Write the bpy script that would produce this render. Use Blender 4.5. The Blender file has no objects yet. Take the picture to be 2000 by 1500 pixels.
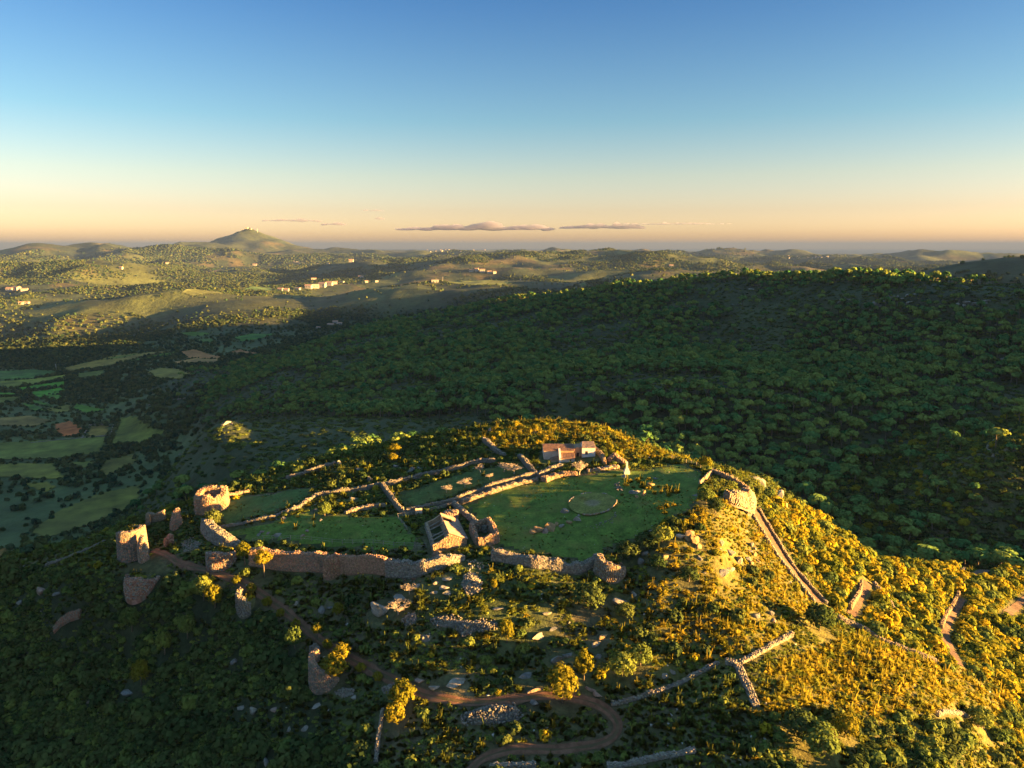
import bpy, bmesh, math, random
import numpy as np
from mathutils import Vector, Matrix

random.seed(7)
rng = np.random.default_rng(11)
SC = bpy.context.scene
COL = SC.collection

# ------------------------------------------------------------------ camera
F = 1376.0                     # focal length in pixels of the 2000 px wide photograph
PITCH = math.atan(0.1974)      # the drone camera looks 11.2 degrees down
CAMZ = 330.0                   # metres above the sea
cam_d = bpy.data.cameras.new('camera')
cam_d.sensor_width = 36.0
cam_d.lens = 36.0 * F / 2000.0
cam_d.clip_start = 1.0
cam_d.clip_end = 150000.0
cam = bpy.data.objects.new('camera', cam_d)
cam.location = (0, 0, CAMZ)
cam.rotation_euler = (math.pi / 2 - PITCH, 0, 0)
COL.objects.link(cam)
SC.camera = cam

# ------------------------------------------------------------------ light
SUN_EL = math.radians(5.6)
SUN_AZ = math.radians(12.0)    # behind the camera's right hand: +X turned towards -Y
sun_dir = Vector((math.cos(SUN_EL) * math.cos(SUN_AZ), -math.cos(SUN_EL) * math.sin(SUN_AZ), math.sin(SUN_EL)))
sun_d = bpy.data.lights.new('sun', 'SUN')
sun_d.energy = 4.9
sun_d.angle = math.radians(0.5)
sun_d.color = (1.0, 0.56, 0.15)
sun = bpy.data.objects.new('sun', sun_d)
sun.rotation_euler = (-sun_dir).to_track_quat('-Z', 'Y').to_euler()
sun.location = (0, 0, 600)
COL.objects.link(sun)

W = bpy.data.worlds.new('World')
SC.world = W
W.use_nodes = True
nt = W.node_tree
nt.nodes.clear()
def wn(t, **kw):
    n = nt.nodes.new(t)
    for k, v in kw.items():
        setattr(n, k, v)
    return n
sky = wn('ShaderNodeTexSky', sky_type='NISHITA', sun_disc=False)
sky.sun_elevation = SUN_EL
sky.sun_rotation = math.atan2(sun_dir.x, sun_dir.y)
sky.altitude = 330
sky.air_density = 1.0
sky.dust_density = 1.0
sky.ozone_density = 1.5
bg = wn('ShaderNodeBackground')
bg.inputs['Strength'].default_value = 0.0425
wout = wn('ShaderNodeOutputWorld')
# evening tint by height above the horizon, the same all the way round
tc = wn('ShaderNodeTexCoord'); sx = wn('ShaderNodeSeparateXYZ'); rp = wn('ShaderNodeValToRGB'); ml = wn('ShaderNodeMix', data_type='RGBA', blend_type='MULTIPLY')
nt.links.new(tc.outputs['Generated'], sx.inputs[0]); nt.links.new(sx.outputs['Z'], rp.inputs['Fac'])
cr = rp.color_ramp
for pos_, c_ in ((0.0, (0.84, 0.67, 0.86)), (0.02, (0.80, 0.69, 0.88)), (0.045, (0.66, 0.55, 0.66)), (0.09, (0.58, 0.53, 0.57)), (0.16, (0.35, 0.46, 0.55)), (0.30, (0.18, 0.32, 0.52)), (0.5, (0.66, 0.90, 1.06))):
    e_ = cr.elements[0] if pos_ == 0.0 else cr.elements.new(pos_)
    e_.position = pos_; e_.color = (*c_, 1)
cr.elements[len(cr.elements)-1].position = 1.0; cr.elements[len(cr.elements)-1].color = (0.92, 1.06, 1.14, 1)
ml.inputs[0].default_value = 1.0
nt.links.new(sky.outputs[0], ml.inputs[6]); nt.links.new(rp.outputs[0], ml.inputs[7])
nt.links.new(ml.outputs[2], bg.inputs['Color'])
nt.links.new(bg.outputs[0], wout.inputs['Surface'])

vs = SC.view_settings
vs.view_transform = 'Standard'
vs.look = 'None'
vs.exposure = 3.75
vs.gamma = 1.0
vs.use_curve_mapping = False
SC.cycles.max_bounces = 6
SC.cycles.diffuse_bounces = 3
SC.cycles.transparent_max_bounces = 4
SC.cycles.volume_bounces = 0
SC.cycles.use_denoising = True

# ------------------------------------------------------------------ picture directions
CP, SP = math.cos(PITCH), math.sin(PITCH)
def ray(u, v):
    """horizontal unit direction, azimuth and slope (dz per horizontal metre) of a photo pixel"""
    x = u - 1000.0
    y = F * CP + (750.0 - v) * SP
    z = (750.0 - v) * CP - F * SP
    h = math.hypot(x, y)
    return x / h, y / h, math.atan2(x, y), z / h

def K(u, v, r=None, z=None):
    _, _, az, s = ray(u, v)
    if r is None:
        r = (z - CAMZ) / s
    if z is None:
        z = CAMZ + r * s
    return (az, r, z)
def A(u, r, z):
    return (ray(u, 600.0)[2], float(r), float(z))
def D(deg, r, z):
    return (math.radians(deg), float(r), float(z))

# ------------------------------------------------------------------ feature lines of the land, near to far: (azimuth, distance, height)
LINES = [
 [D(-100,60,195), D(-60,60,200), D(-25,60,222), D(0,60,232), D(25,60,236), D(45,60,222), D(80,60,195), D(110,60,190)],
 [D(-100,150,180), D(-60,165,195), K(-300,1500,r=215), K(0,1500,r=185), K(300,1500,r=150), K(600,1500,r=122), K(900,1500,r=108), K(1200,1500,r=108), K(1500,1500,r=112), K(1800,1500,r=130), K(2000,1500,r=165), D(55,175,205), D(80,170,185), D(110,170,175)],
 [D(-100,180,170), D(-60,190,190), K(0,1350,r=210), K(300,1300,z=232), K(620,1330,z=241), K(800,1300,z=246), K(1000,1280,z=248), K(1200,1270,z=249), K(1400,1250,z=250), K(1600,1290,z=246), K(1800,1350,z=240), K(2000,1330,z=225), D(55,215,200), D(80,220,180), D(110,220,170)],
 [D(-100,210,160), D(-60,215,180), K(0,1220,r=230), K(240,1100,z=250), K(330,1095,z=251), K(420,1115,z=251.5), K(500,1112,z=251.5), K(640,1118,z=252), K(760,1122,z=254), K(900,1105,z=257), K(1050,1100,z=257.5), K(1140,1115,z=256.5), K(1230,1100,z=257.5), K(1300,1052,z=262), K(1400,1005,z=264), K(1470,1010,z=258), K(1600,1150,z=245), K(1750,1220,z=238), K(2000,1230,z=222), D(55,260,197), D(80,270,178), D(110,270,170)],
 [D(-100,240,150), D(-60,240,170), K(0,1165,r=240), K(240,1070,z=250), K(400,1040,z=253), K(600,1030,z=257), K(800,1000,z=258.5), K(1000,985,z=260.3), K(1200,975,z=262.6), K(1300,975,z=264), K(1400,960,z=265), K(1480,970,z=260), K(1580,1060,z=249), K(1730,1150,z=238), K(2000,1180,z=218), D(55,310,194), D(80,320,177), D(110,320,168)],
 [D(-100,270,130), D(-60,270,150), K(0,1118,r=250), K(120,1078,r=236), K(240,1040,z=250), K(330,1005,z=254), K(400,985,z=256), K(500,940,z=257), K(650,895,z=259), K(750,872,z=260), K(930,840,z=264), K(1050,826,z=265), K(1150,831,z=265), K(1250,870,z=264), K(1350,902,z=263), K(1480,935,z=260), K(1560,990,z=250), K(1700,1095,z=236), K(1800,1112,z=228), K(2000,1130,z=215), D(48,370,200), D(57,380,205), D(80,380,177), D(110,380,168)],
 [D(-100,480,80), D(-60,470,90), A(-400,440,130), A(0,420,135), A(250,400,150), A(500,355,190), A(750,345,205), A(1000,340,208), A(1250,325,208), A(1500,305,204), A(1750,325,192), A(2000,375,190), D(48,420,215), D(57,450,225), D(66,470,200), D(80,540,178), D(110,540,168)],
 [D(-100,620,60), D(-60,620,62), A(-400,600,64), A(0,560,80), A(250,520,150), K(450,828,r=555), K(520,831,r=560), K(620,822,r=570), K(700,815,r=575), K(850,822,r=550), K(950,826,r=505), A(1250,440,204), A(1500,420,197), A(1750,415,196), K(1900,890,r=425), K(2000,865,r=430), D(42,455,222), D(50,510,220), D(57,530,222), D(66,560,215), D(80,640,185), D(110,640,175)],
 [D(-100,900,58), D(-60,900,58), A(-400,900,58), A(0,850,58), A(250,800,64), A(450,720,125), A(700,660,178), A(1000,560,208), A(1250,520,229), A(1500,530,230), A(1750,530,230), A(2000,540,232), D(42,560,240), D(46,600,266), D(51,650,290), D(57,690,284), D(66,720,252), D(80,760,238), D(110,760,200)],  # saddle and unseen hump beyond the right edge raised to shade the spur
 [D(-100,1300,56), D(-60,1300,56), A(-400,1250,56), A(0,1250,56), A(300,1020,66), K(450,770,r=1000), K(700,740,r=850), K(1000,700,r=800), K(1250,690,r=780), K(1500,700,r=720), K(1750,700,r=680), K(2000,700,r=680), A(2400,720,270), D(60,880,325), D(66,895,318), D(70,900,284), D(74,900,268), D(77,900,252), D(80,900,250), D(90,900,215), D(110,900,210)],
 [D(-100,1900,60), D(-60,1900,60), A(-400,1850,57), A(0,1750,56), A(180,1500,60), K(300,795,r=1180), K(450,730,r=1290), K(600,680,r=1350), K(700,645,r=1420), K(850,612,r=1430), K(1000,592,r=1380), K(1200,566,r=1190), K(1400,546,r=1080), K(1500,545,r=1050), K(1750,548,r=950), K(2000,557,r=900), A(2400,920,325), D(60,1050,385), D(68,1080,380), D(71,1083,328), D(73.5,1085,308), D(76,1090,280), D(80,1100,255), D(90,1100,225), D(110,1100,220)],  # here and in the line above, unseen hills right of view added for shade
 [D(-100,2600,80), D(-60,2600,80), A(0,2450,72), A(250,2300,66), A(450,2200,62), A(650,2250,66), A(850,2100,90), A(1000,1900,112), A(1200,1650,165), A(1400,1480,195), A(1600,1380,210), A(2000,1300,215), A(2400,1350,240), D(60,1500,240), D(80,1500,225), D(110,1500,190)],
 [D(-100,3000,130), D(-60,3000,130), K(0,600,r=2900), K(200,592,r=2900), K(400,580,r=2900), K(600,567,r=2900), K(720,556,r=2750), K(850,549,r=2600), K(1000,555,r=2400), K(1080,560,r=2400), K(1250,530,r=2800), A(1400,3000,215), A(1600,3000,195), A(2000,3000,185), D(60,3000,190), D(110,3000,170)],
 [D(-100,4200,80), D(-60,4200,80), A(0,4200,76), A(600,4200,105), A(850,3700,150), A(1250,4000,175), A(1600,4200,140), A(2000,4200,120), D(60,4200,120), D(110,4200,110)],
 [D(-100,5500,165), D(-60,5500,165), K(0,530,r=5500), K(300,521,r=5500), K(500,521,r=5500), K(800,510,r=5500), K(1000,505,r=5500), K(1250,498,r=5500), K(1400,505,r=5500), K(1600,520,r=5500), A(2000,5500,170), D(60,5500,170), D(110,5500,160)],
 [D(-100,7500,85), D(-60,7500,85), A(0,7500,85), A(600,7500,95), A(1250,7500,110), A(1600,7500,90), A(2000,7500,80), D(60,7500,80), D(110,7500,80)],
 [D(-100,10500,220), D(-60,10500,220), K(0,488,r=10500), K(330,491,r=10500), K(600,493,r=10500), K(900,494,r=10500), K(1200,494,r=10500), K(1400,496,r=10500), K(1700,501,r=10500), K(2000,505,r=10500), D(60,10500,150), D(110,10500,150)],
 [D(-100,14500,90), D(-60,14500,90), A(0,14500,80), A(600,14500,110), A(1300,14500,100), A(2000,14500,60), D(60,14500,60), D(110,14500,60)],
 [D(-100,20000,40), D(-60,20000,40), A(0,20000,30), A(300,20000,150), K(600,489,r=20000), K(900,489,r=20000), K(1200,490,r=20000), K(1400,494,r=20000), K(1700,499,r=20000), A(2000,20000,30), D(60,20000,30), D(110,20000,30)],
 [D(-100,26000,-30), D(-60,26000,-30), A(0,26000,-30), A(1000,26000,-30), A(2000,26000,-30), D(60,26000,-30), D(110,26000,-30)],
]

def pchip_slopes(x, y):
    h = np.diff(x); d = np.diff(y) / h
    m = np.zeros_like(y)
    for i in range(1, len(x) - 1):
        if d[i-1] * d[i] > 0:
            w1 = 2 * h[i] + h[i-1]; w2 = h[i] + 2 * h[i-1]
            m[i] = (w1 + w2) / (w1 / d[i-1] + w2 / d[i])
    m[0], m[-1] = d[0], d[-1]
    return m
def pchip(x, y, q):
    m = pchip_slopes(x, y)
    q = np.clip(q, x[0], x[-1])
    i = np.clip(np.searchsorted(x, q) - 1, 0, len(x) - 2)
    h = x[i+1] - x[i]; t = (q - x[i]) / h
    return ((1+2*t)*(1-t)**2*y[i] + t*(1-t)**2*h*m[i] + t*t*(3-2*t)*y[i+1] + t*t*(t-1)*h*m[i+1])
NTAB = 2601
AZT = np.radians(np.linspace(-100, 110, NTAB))
RT = np.zeros((NTAB, len(LINES))); ZT = np.zeros((NTAB, len(LINES)))
for k, line in enumerate(LINES):
    a = np.array(sorted(line))
    RT[:, k] = np.log(pchip(a[:, 0], a[:, 1], AZT))
    ZT[:, k] = pchip(a[:, 0], a[:, 2], AZT)
for k in range(1, RT.shape[1]):
    RT[:, k] = np.maximum(RT[:, k], RT[:, k-1] + 0.02)
# slopes of the profile along each azimuth (monotone, in log distance)
MT = np.zeros_like(ZT)
hh = np.diff(RT, axis=1); dd = np.diff(ZT, axis=1) / hh
pos = dd[:, :-1] * dd[:, 1:] > 0
w1 = 2 * hh[:, 1:] + hh[:, :-1]; w2 = hh[:, 1:] + 2 * hh[:, :-1]
with np.errstate(divide='ignore', invalid='ignore'):
    MT[:, 1:-1] = np.where(pos, (w1 + w2) / (w1 / dd[:, :-1] + w2 / dd[:, 1:]), 0.0)

def hash2(ix, iy, s):
    n = (ix * 374761393 + iy * 668265263 + s * 974634777) & 0xFFFFFFFF
    n = ((n ^ (n >> 13)) * 1274126177) & 0xFFFFFFFF
    n = n ^ (n >> 16)
    return (n & 0xFFFFFF) / float(0xFFFFFF) * 2.0 - 1.0
def vnoise(x, y, s):
    xf = np.floor(x); yf = np.floor(y)
    ix = xf.astype(np.int64); iy = yf.astype(np.int64)
    fx = x - xf; fy = y - yf
    ux = fx*fx*fx*(fx*(fx*6-15)+10); uy = fy*fy*fy*(fy*(fy*6-15)+10)
    a = hash2(ix, iy, s); b = hash2(ix+1, iy, s); c = hash2(ix, iy+1, s); d = hash2(ix+1, iy+1, s)
    return (a*(1-ux)+b*ux)*(1-uy) + (c*(1-ux)+d*ux)*uy
def fbm(x, y, wl, s, octv=4, gain=0.5):
    t = np.zeros_like(x); amp = 1.0; tot = 0.0
    cx, sx = math.cos(0.6), math.sin(0.6)
    for o in range(octv):
        t += amp * vnoise(x / wl + 17.3 * o, y / wl - 9.1 * o, s + o)
        tot += amp; amp *= gain; wl *= 0.5
        x, y = x*cx - y*sx, x*sx + y*cx
    return t / tot * 1.6
def smooth(a, b, x):
    t = np.clip((x - a) / (b - a), 0, 1)
    return t*t*(3-2*t)
def cone(x, y, u, r, hgt, wid, p=1.0):
    _, _, az, _ = ray(u, 500.0)
    d = np.hypot(x - r*math.sin(az), y - r*math.cos(az)) / wid
    return hgt * np.exp(-d**p)
VALLEY_FLAT = 0.0
def H0(x, y):
    r = np.hypot(x, y); az = np.arctan2(x, y)
    lr = np.log(np.maximum(r, 20.0))
    ti = np.clip((az - AZT[0]) / (AZT[1] - AZT[0]), 0, NTAB - 1.001)
    i0 = ti.astype(np.int64); f = ti - i0
    z = np.zeros_like(r)
    best = np.zeros_like(r)
    n = RT.shape[1]
    seg = np.zeros(r.shape, np.int64)
    for k in range(n):
        rk = RT[i0, k]*(1-f) + RT[i0+1, k]*f
        seg += (lr > rk)
    s = np.clip(seg - 1, 0, n - 2)
    def T(M, j):
        return M[i0, j]*(1-f) + M[i0+1, j]*f
    ra, rb = T(RT, s), T(RT, s+1)
    h = rb - ra
    t = np.clip((lr - ra) / h, 0, 1)
    za, zb, ma, mb = T(ZT, s), T(ZT, s+1), T(MT, s), T(MT, s+1)
    return (1+2*t)*(1-t)**2*za + t*(1-t)**2*h*ma + t*t*(3-2*t)*zb + t*t*(t-1)*h*mb
FLATS = []   # (x, y, radius, height): levelled yards
def H(x, y):
    x = np.asarray(x, float); y = np.asarray(y, float)
    r = np.hypot(x, y)
    z = H0(x, y)
    near = 1 - smooth(260, 420, r)
    plateau = near * smooth(250, 259, z) * smooth(150, 165, r)
    z = z + plateau * (fbm(x, y, 4.5, 6, 2) * 0.16)
    z = z + fbm(x, y, 16.0, 3, 3) * near * (0.9 - 0.65 * plateau)
    mid = smooth(260, 480, r) * (1 - smooth(1500, 2600, r))
    low = smooth(66, 120, z)
    z = z + mid * low * (fbm(x, y, 140.0, 21, 4) * 7.0)
    z = z + mid * (1 - low) * fbm(x, y, 260.0, 25, 3) * 2.5
    far = smooth(1700, 2600, r)
    ramp = 0.6 + 0.4 * smooth(3000, 9000, r)
    rough = fbm(x, y, 900.0, 31, 5)
    z = z + far * (1 - 0.6*smooth(11000, 15000, r)) * ramp * (50.0 * rough + 115.0 * (0.40 - np.abs(fbm(x, y, 1500.0, 45, 3))) + 52.0 * (0.4 - np.abs(fbm(x, y, 560.0, 41, 3))))
    z = z + cone(x, y, 490, 12000, 325, 620, 1.35) + cone(x, y, 505, 12000, 30, 1700, 2)
    z = z + cone(x, y, 1305, 8500, 105, 290, 1.3) + cone(x, y, 150, 9800, 45, 1900, 2.2)
    z = z + cone(x, y, 2010, 1950, 105, 300, 2.0)
    return z

_LR = np.exp(np.linspace(math.log(70), math.log(24000), 2600))
def pix(us, vs_):
    """ground points under photo pixels, by marching each sight line to the land"""
    us = np.atleast_1d(np.asarray(us, float)); vs_ = np.atleast_1d(np.asarray(vs_, float))
    out = np.zeros((len(us), 3))
    for a0 in range(0, len(us), 400):
        u = us[a0:a0+400]; v = vs_[a0:a0+400]
        x = u - 1000.0; y = F*CP + (750.0 - v)*SP; zz = (750.0 - v)*CP - F*SP
        h = np.hypot(x, y)
        dx, dy, dz = x/h, y/h, zz/h
        X = dx[:, None]*_LR; Y = dy[:, None]*_LR
        G = H(X, Y); g = CAMZ + dz[:, None]*_LR - G
        hit = np.argmax(g < 0, axis=1)
        hit = np.where((g < 0).any(axis=1), np.maximum(hit, 1), len(_LR) - 1)
        n = np.arange(len(u))
        g0, g1 = g[n, hit-1], g[n, hit]
        t = np.clip(g0 / np.where(g0 - g1 == 0, 1, g0 - g1), 0, 1)
        r = _LR[hit-1]*(1-t) + _LR[hit]*t
        px, py = dx*r, dy*r
        out[a0:a0+400] = np.stack([px, py, H(px, py)], 1)
    return out
def P1(u, v):
    return Vector(pix([u], [v])[0])
def project(p):
    """photo pixel of world points (n,3)"""
    p = np.atleast_2d(p)
    fy = p[:, 1]*CP - (p[:, 2]-CAMZ)*SP
    uy = p[:, 1]*SP + (p[:, 2]-CAMZ)*CP
    fy = np.where(fy < 1, 1, fy)
    return 1000 + F*p[:, 0]/fy, 750 - F*uy/fy, fy

# ------------------------------------------------------------------ helpers
def tag(o, label=None, cat=None, group=None, kind=None):
    if label: o['label'] = label
    if cat: o['category'] = cat
    if group: o['group'] = group
    if kind: o['kind'] = kind
    return o
def link(name, me, parent=None, mats=None):
    o = bpy.data.objects.new(name, me)
    COL.objects.link(o)
    if parent is not None:
        o.parent = parent
    if mats:
        for m in (mats if isinstance(mats, (list, tuple)) else [mats]):
            if me.materials.find(m.name) < 0:
                me.materials.append(m)
    return o
def empty(name, loc, label, cat, group=None, rz=0.0):
    o = bpy.data.objects.new(name, None)
    o.location = loc
    o.rotation_euler = (0, 0, rz)
    o.empty_display_size = 0.5
    COL.objects.link(o)
    return tag(o, label, cat, group)
def np_mesh(name, V, Fc, smooth_=False, colors=None):
    """mesh from vertex array and a list / array of faces (all the same size when an array)"""
    me = bpy.data.meshes.new(name)
    V = np.asarray(V, np.float32)
    if isinstance(Fc, np.ndarray):
        nf, k = Fc.shape
        me.vertices.add(len(V)); me.vertices.foreach_set('co', V.ravel())
        me.loops.add(nf*k); me.loops.foreach_set('vertex_index', Fc.ravel().astype(np.int32))
        me.polygons.add(nf)
        me.polygons.foreach_set('loop_start', np.arange(0, nf*k, k, dtype=np.int32))
        me.polygons.foreach_set('loop_total', np.full(nf, k, np.int32))
        me.update(calc_edges=True)
    else:
        me.from_pydata([tuple(map(float, v)) for v in V], [], Fc)
    if smooth_:
        me.polygons.foreach_set('use_smooth', np.ones(len(me.polygons), bool))
    if colors is not None:
        at = me.color_attributes.new('Col', 'FLOAT_COLOR', 'POINT')
        c = np.ones((len(V), 4), np.float32); c[:, :colors.shape[1]] = colors
        at.data.foreach_set('color', c.ravel())
    me.validate(clean_customdata=False)
    return me

# ------------------------------------------------------------------ materials
def new_mat(name):
    m = bpy.data.materials.new(name)
    m.use_nodes = True
    m.node_tree.nodes.clear()
    return m, m.node_tree
def nd(t, typ, **kw):
    n = t.nodes.new(typ)
    for k, v in kw.items():
        if k.startswith('i_'):
            n.inputs[k[2:].replace('_', ' ')].default_value = v
        else:
            setattr(n, k, v)
    return n
def mixrgb(t, a, b, fac, mode='MIX'):
    n = t.nodes.new('ShaderNodeMix'); n.data_type = 'RGBA'; n.blend_type = mode
    for sock, val in ((n.inputs[6], a), (n.inputs[7], b), (n.inputs[0], fac)):
        if hasattr(val, 'links') or isinstance(val, bpy.types.NodeSocket):
            t.links.new(val, sock)
        elif isinstance(val, (tuple, list)):
            sock.default_value = (*val, 1) if len(val) == 3 else val
        else:
            sock.default_value = val
    return n.outputs[2]
def noise(t, vec, scale, detail=4, rough=0.55):
    n = nd(t, 'ShaderNodeTexNoise')
    n.inputs['Scale'].default_value = scale; n.inputs['Detail'].default_value = detail; n.inputs['Roughness'].default_value = rough
    if vec is not None:
        t.links.new(vec, n.inputs['Vector'])
    return n.outputs['Fac']
def remap(t, val, a, b, c, d):
    n = nd(t, 'ShaderNodeMapRange')
    t.links.new(val, n.inputs['Value'])
    for k, v in zip(('From Min', 'From Max', 'To Min', 'To Max'), (a, b, c, d)):
        n.inputs[k].default_value = v
    return n.outputs[0]
def leaf_mat(name, c1, c2, trans=0.3, tip=None):
    m, t = new_mat(name)
    oi = nd(t, 'ShaderNodeObjectInfo')
    col = mixrgb(t, c1, c2, oi.outputs['Random'])
    geo = nd(t, 'ShaderNodeNewGeometry')
    nz = noise(t, geo.outputs['Position'], 0.9, 2)
    v = remap(t, nz, 0.3, 0.7, 0.7, 1.3)
    vm = nd(t, 'ShaderNodeVectorMath', operation='SCALE')
    t.links.new(col, vm.inputs[0]); t.links.new(v, vm.inputs['Scale'])
    d = nd(t, 'ShaderNodeBsdfDiffuse'); tr = nd(t, 'ShaderNodeBsdfTranslucent')
    t.links.new(vm.outputs[0], d.inputs['Color']); t.links.new(vm.outputs[0], tr.inputs['Color'])
    mx = nd(t, 'ShaderNodeMixShader'); mx.inputs[0].default_value = trans
    t.links.new(d.outputs[0], mx.inputs[1]); t.links.new(tr.outputs[0], mx.inputs[2])
    o = nd(t, 'ShaderNodeOutputMaterial')
    t.links.new(mx.outputs[0], o.inputs['Surface'])
    return m
def plain_mat(name, c1, c2, scale=2.0, rough=0.9, bump=0.0, bscale=None, coord='pos', stretch=None):
    m, t = new_mat(name)
    geo = nd(t, 'ShaderNodeNewGeometry'); tc = nd(t, 'ShaderNodeTexCoord')
    vec = geo.outputs['Position'] if coord == 'pos' else tc.outputs['Object']
    if stretch:
        mp = nd(t, 'ShaderNodeMapping'); mp.inputs['Scale'].default_value = stretch
        t.links.new(vec, mp.inputs['Vector']); vec = mp.outputs[0]
    nz = noise(t, vec, scale, 6, 0.62)
    f = remap(t, nz, 0.32, 0.68, 0, 1)
    col = mixrgb(t, c1, c2, f)
    p = nd(t, 'ShaderNodeBsdfPrincipled')
    p.inputs['Roughness'].default_value = rough
    p.inputs['Specular IOR Level'].default_value = 0.2
    t.links.new(col, p.inputs['Base Color'])
    if bump:
        b = nd(t, 'ShaderNodeBump'); b.inputs['Strength'].default_value = bump; b.inputs['Distance'].default_value = 0.3
        t.links.new(noise(t, vec, bscale or scale*3, 6, 0.65), b.inputs['Height'])
        t.links.new(b.outputs[0], p.inputs['Normal'])
    o = nd(t, 'ShaderNodeOutputMaterial')
    t.links.new(p.outputs[0], o.inputs['Surface'])
    return m
def col_mat(name, scales, amount=0.5, rough=0.95, bump=0.0, bscale=1.0, bdist=0.3, tint=None):
    """colour from the mesh's own colour attribute, broken up by noise at several scales"""
    m, t = new_mat(name)
    at = nd(t, 'ShaderNodeVertexColor', layer_name='Col')
    geo = nd(t, 'ShaderNodeNewGeometry')
    col = at.outputs['Color']
    for i, s in enumerate(scales):
        nz = noise(t, geo.outputs['Position'], s, 5, 0.6)
        v = remap(t, nz, 0.3, 0.7, 1-amount, 1+amount)
        vm = nd(t, 'ShaderNodeVectorMath', operation='SCALE')
        t.links.new(col, vm.inputs[0]); t.links.new(v, vm.inputs['Scale'])
        col = vm.outputs[0]
    if tint:
        nz = noise(t, geo.outputs['Position'], tint[1], 4, 0.6)
        col = mixrgb(t, col, tint[0], remap(t, nz, 0.5, 0.75, 0, tint[2]))
    p = nd(t, 'ShaderNodeBsdfPrincipled')
    p.inputs['Roughness'].default_value = rough
    p.inputs['Specular IOR Level'].default_value = 0.15
    t.links.new(col, p.inputs['Base Color'])
    if bump:
        b = nd(t, 'ShaderNodeBump'); b.inputs['Strength'].default_value = bump; b.inputs['Distance'].default_value = bdist
        t.links.new(noise(t, geo.outputs['Position'], bscale, 6, 0.65), b.inputs['Height'])
        t.links.new(b.outputs[0], p.inputs['Normal'])
    o = nd(t, 'ShaderNodeOutputMaterial')
    t.links.new(p.outputs[0], o.inputs['Surface'])
    return m

M = {}
M['hill'] = col_mat('hill_ground', (0.9, 0.13), 0.4, bump=0.8, bscale=1.3, bdist=0.5)
M['country'] = col_mat('country_ground', (0.02, 0.0035), 0.35, bump=0.9, bscale=0.06, bdist=5.0)
M['stone'] = col_mat('wall_stone', (1.7,), 0.3, bump=0.5, bscale=5.0, bdist=0.08)
M['rock'] = col_mat('boulder_rock', (0.55, 2.5), 0.3, bump=0.7, bscale=1.6, bdist=0.25, tint=((0.19, 0.125, 0.045), 0.7, 0.55))
M['shrub'] = leaf_mat('shrub_leaves', (0.070, 0.105, 0.028), (0.150, 0.170, 0.034), 0.25)
M['dark_shrub'] = leaf_mat('dark_shrub_leaves', (0.032, 0.054, 0.018), (0.078, 0.094, 0.026), 0.18)
M['gold_shrub'] = leaf_mat('olive_shrub_leaves', (0.115, 0.145, 0.020), (0.36, 0.265, 0.018), 0.35)
M['pine'] = leaf_mat('pine_needles', (0.048, 0.138, 0.044), (0.190, 0.220, 0.046), 0.22)
M['wood'] = leaf_mat('woodland_leaves', (0.026, 0.058, 0.030), (0.100, 0.110, 0.036), 0.2)
M['tree_leaf'] = leaf_mat('sunny_tree_leaves', (0.120, 0.115, 0.012), (0.19, 0.155, 0.016), 0.3)
M['tussock'] = leaf_mat('tussock_blades', (0.20, 0.20, 0.024), (0.37, 0.28, 0.036), 0.4)
M['green_tussock'] = leaf_mat('green_tussock_blades', (0.110, 0.150, 0.030), (0.205, 0.215, 0.040), 0.35)
M['bark'] = plain_mat('bark', (0.10, 0.07, 0.05), (0.17, 0.13, 0.095), 2.0, coord='obj')
M['bare'] = plain_mat('bare_branches', (0.30, 0.235, 0.175), (0.42, 0.34, 0.26), 1.0, coord='obj')
M['track'] = plain_mat('grassy_track', (0.062, 0.058, 0.022), (0.12, 0.066, 0.036), 0.5, bump=0.5, bscale=3)
M['rut'] = plain_mat('red_earth', (0.095, 0.042, 0.022), (0.18, 0.092, 0.055), 0.7, bump=0.6, bscale=4)
M['lane'] = plain_mat('pale_earth', (0.085, 0.050, 0.030), (0.16, 0.098, 0.062), 0.8, bump=0.4, bscale=3)
M['lawn'] = col_mat('short_grass', (0.35, 1.8), 0.38, bump=0.5, bscale=4.0, bdist=0.15, tint=((0.15, 0.12, 0.03), 0.14, 0.75))
M['plaster'] = plain_mat('old_plaster', (0.34, 0.25, 0.20), (0.52, 0.42, 0.35), 0.55, bump=0.3, bscale=4, coord='obj')
M['ochre'] = plain_mat('ochre_render', (0.24, 0.145, 0.08), (0.34, 0.24, 0.155), 0.8, bump=0.4, bscale=4, coord='obj')
M['tile'] = plain_mat('terracotta_tiles', (0.15, 0.080, 0.052), (0.27, 0.155, 0.105), 1.2, bump=0.3, bscale=6, coord='obj')
M['old_tile'] = plain_mat('weathered_tiles', (0.19, 0.125, 0.095), (0.36, 0.25, 0.19), 1.0, bump=0.3, bscale=6, coord='obj')
M['dark'] = plain_mat('dark_opening', (0.012, 0.010, 0.009), (0.02, 0.017, 0.014), 2)
M['timber'] = plain_mat('grey_timber', (0.16, 0.13, 0.10), (0.30, 0.25, 0.20), 1.5, coord='obj')
M['floor'] = plain_mat('barn_floor', (0.05, 0.04, 0.03), (0.10, 0.08, 0.06), 1.0, coord='obj')
M['white'] = plain_mat('whitewash', (0.42, 0.38, 0.34), (0.58, 0.55, 0.51), 0.3, coord='obj')
M['farwhite'] = plain_mat('distant_whitewash', (0.26, 0.23, 0.20), (0.36, 0.33, 0.30), 0.3, coord='obj')
M['farroof'] = plain_mat('distant_roof', (0.30, 0.17, 0.11), (0.44, 0.28, 0.19), 0.2, coord='obj')
M['glass'] = plain_mat('window_glass', (0.03, 0.035, 0.04), (0.05, 0.055, 0.06), 1.0, rough=0.2, coord='obj')
M['field'] = col_mat('field_crop', (0.05, 0.015), 0.4, tint=((0.10, 0.085, 0.03), 0.006, 0.5))
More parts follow.
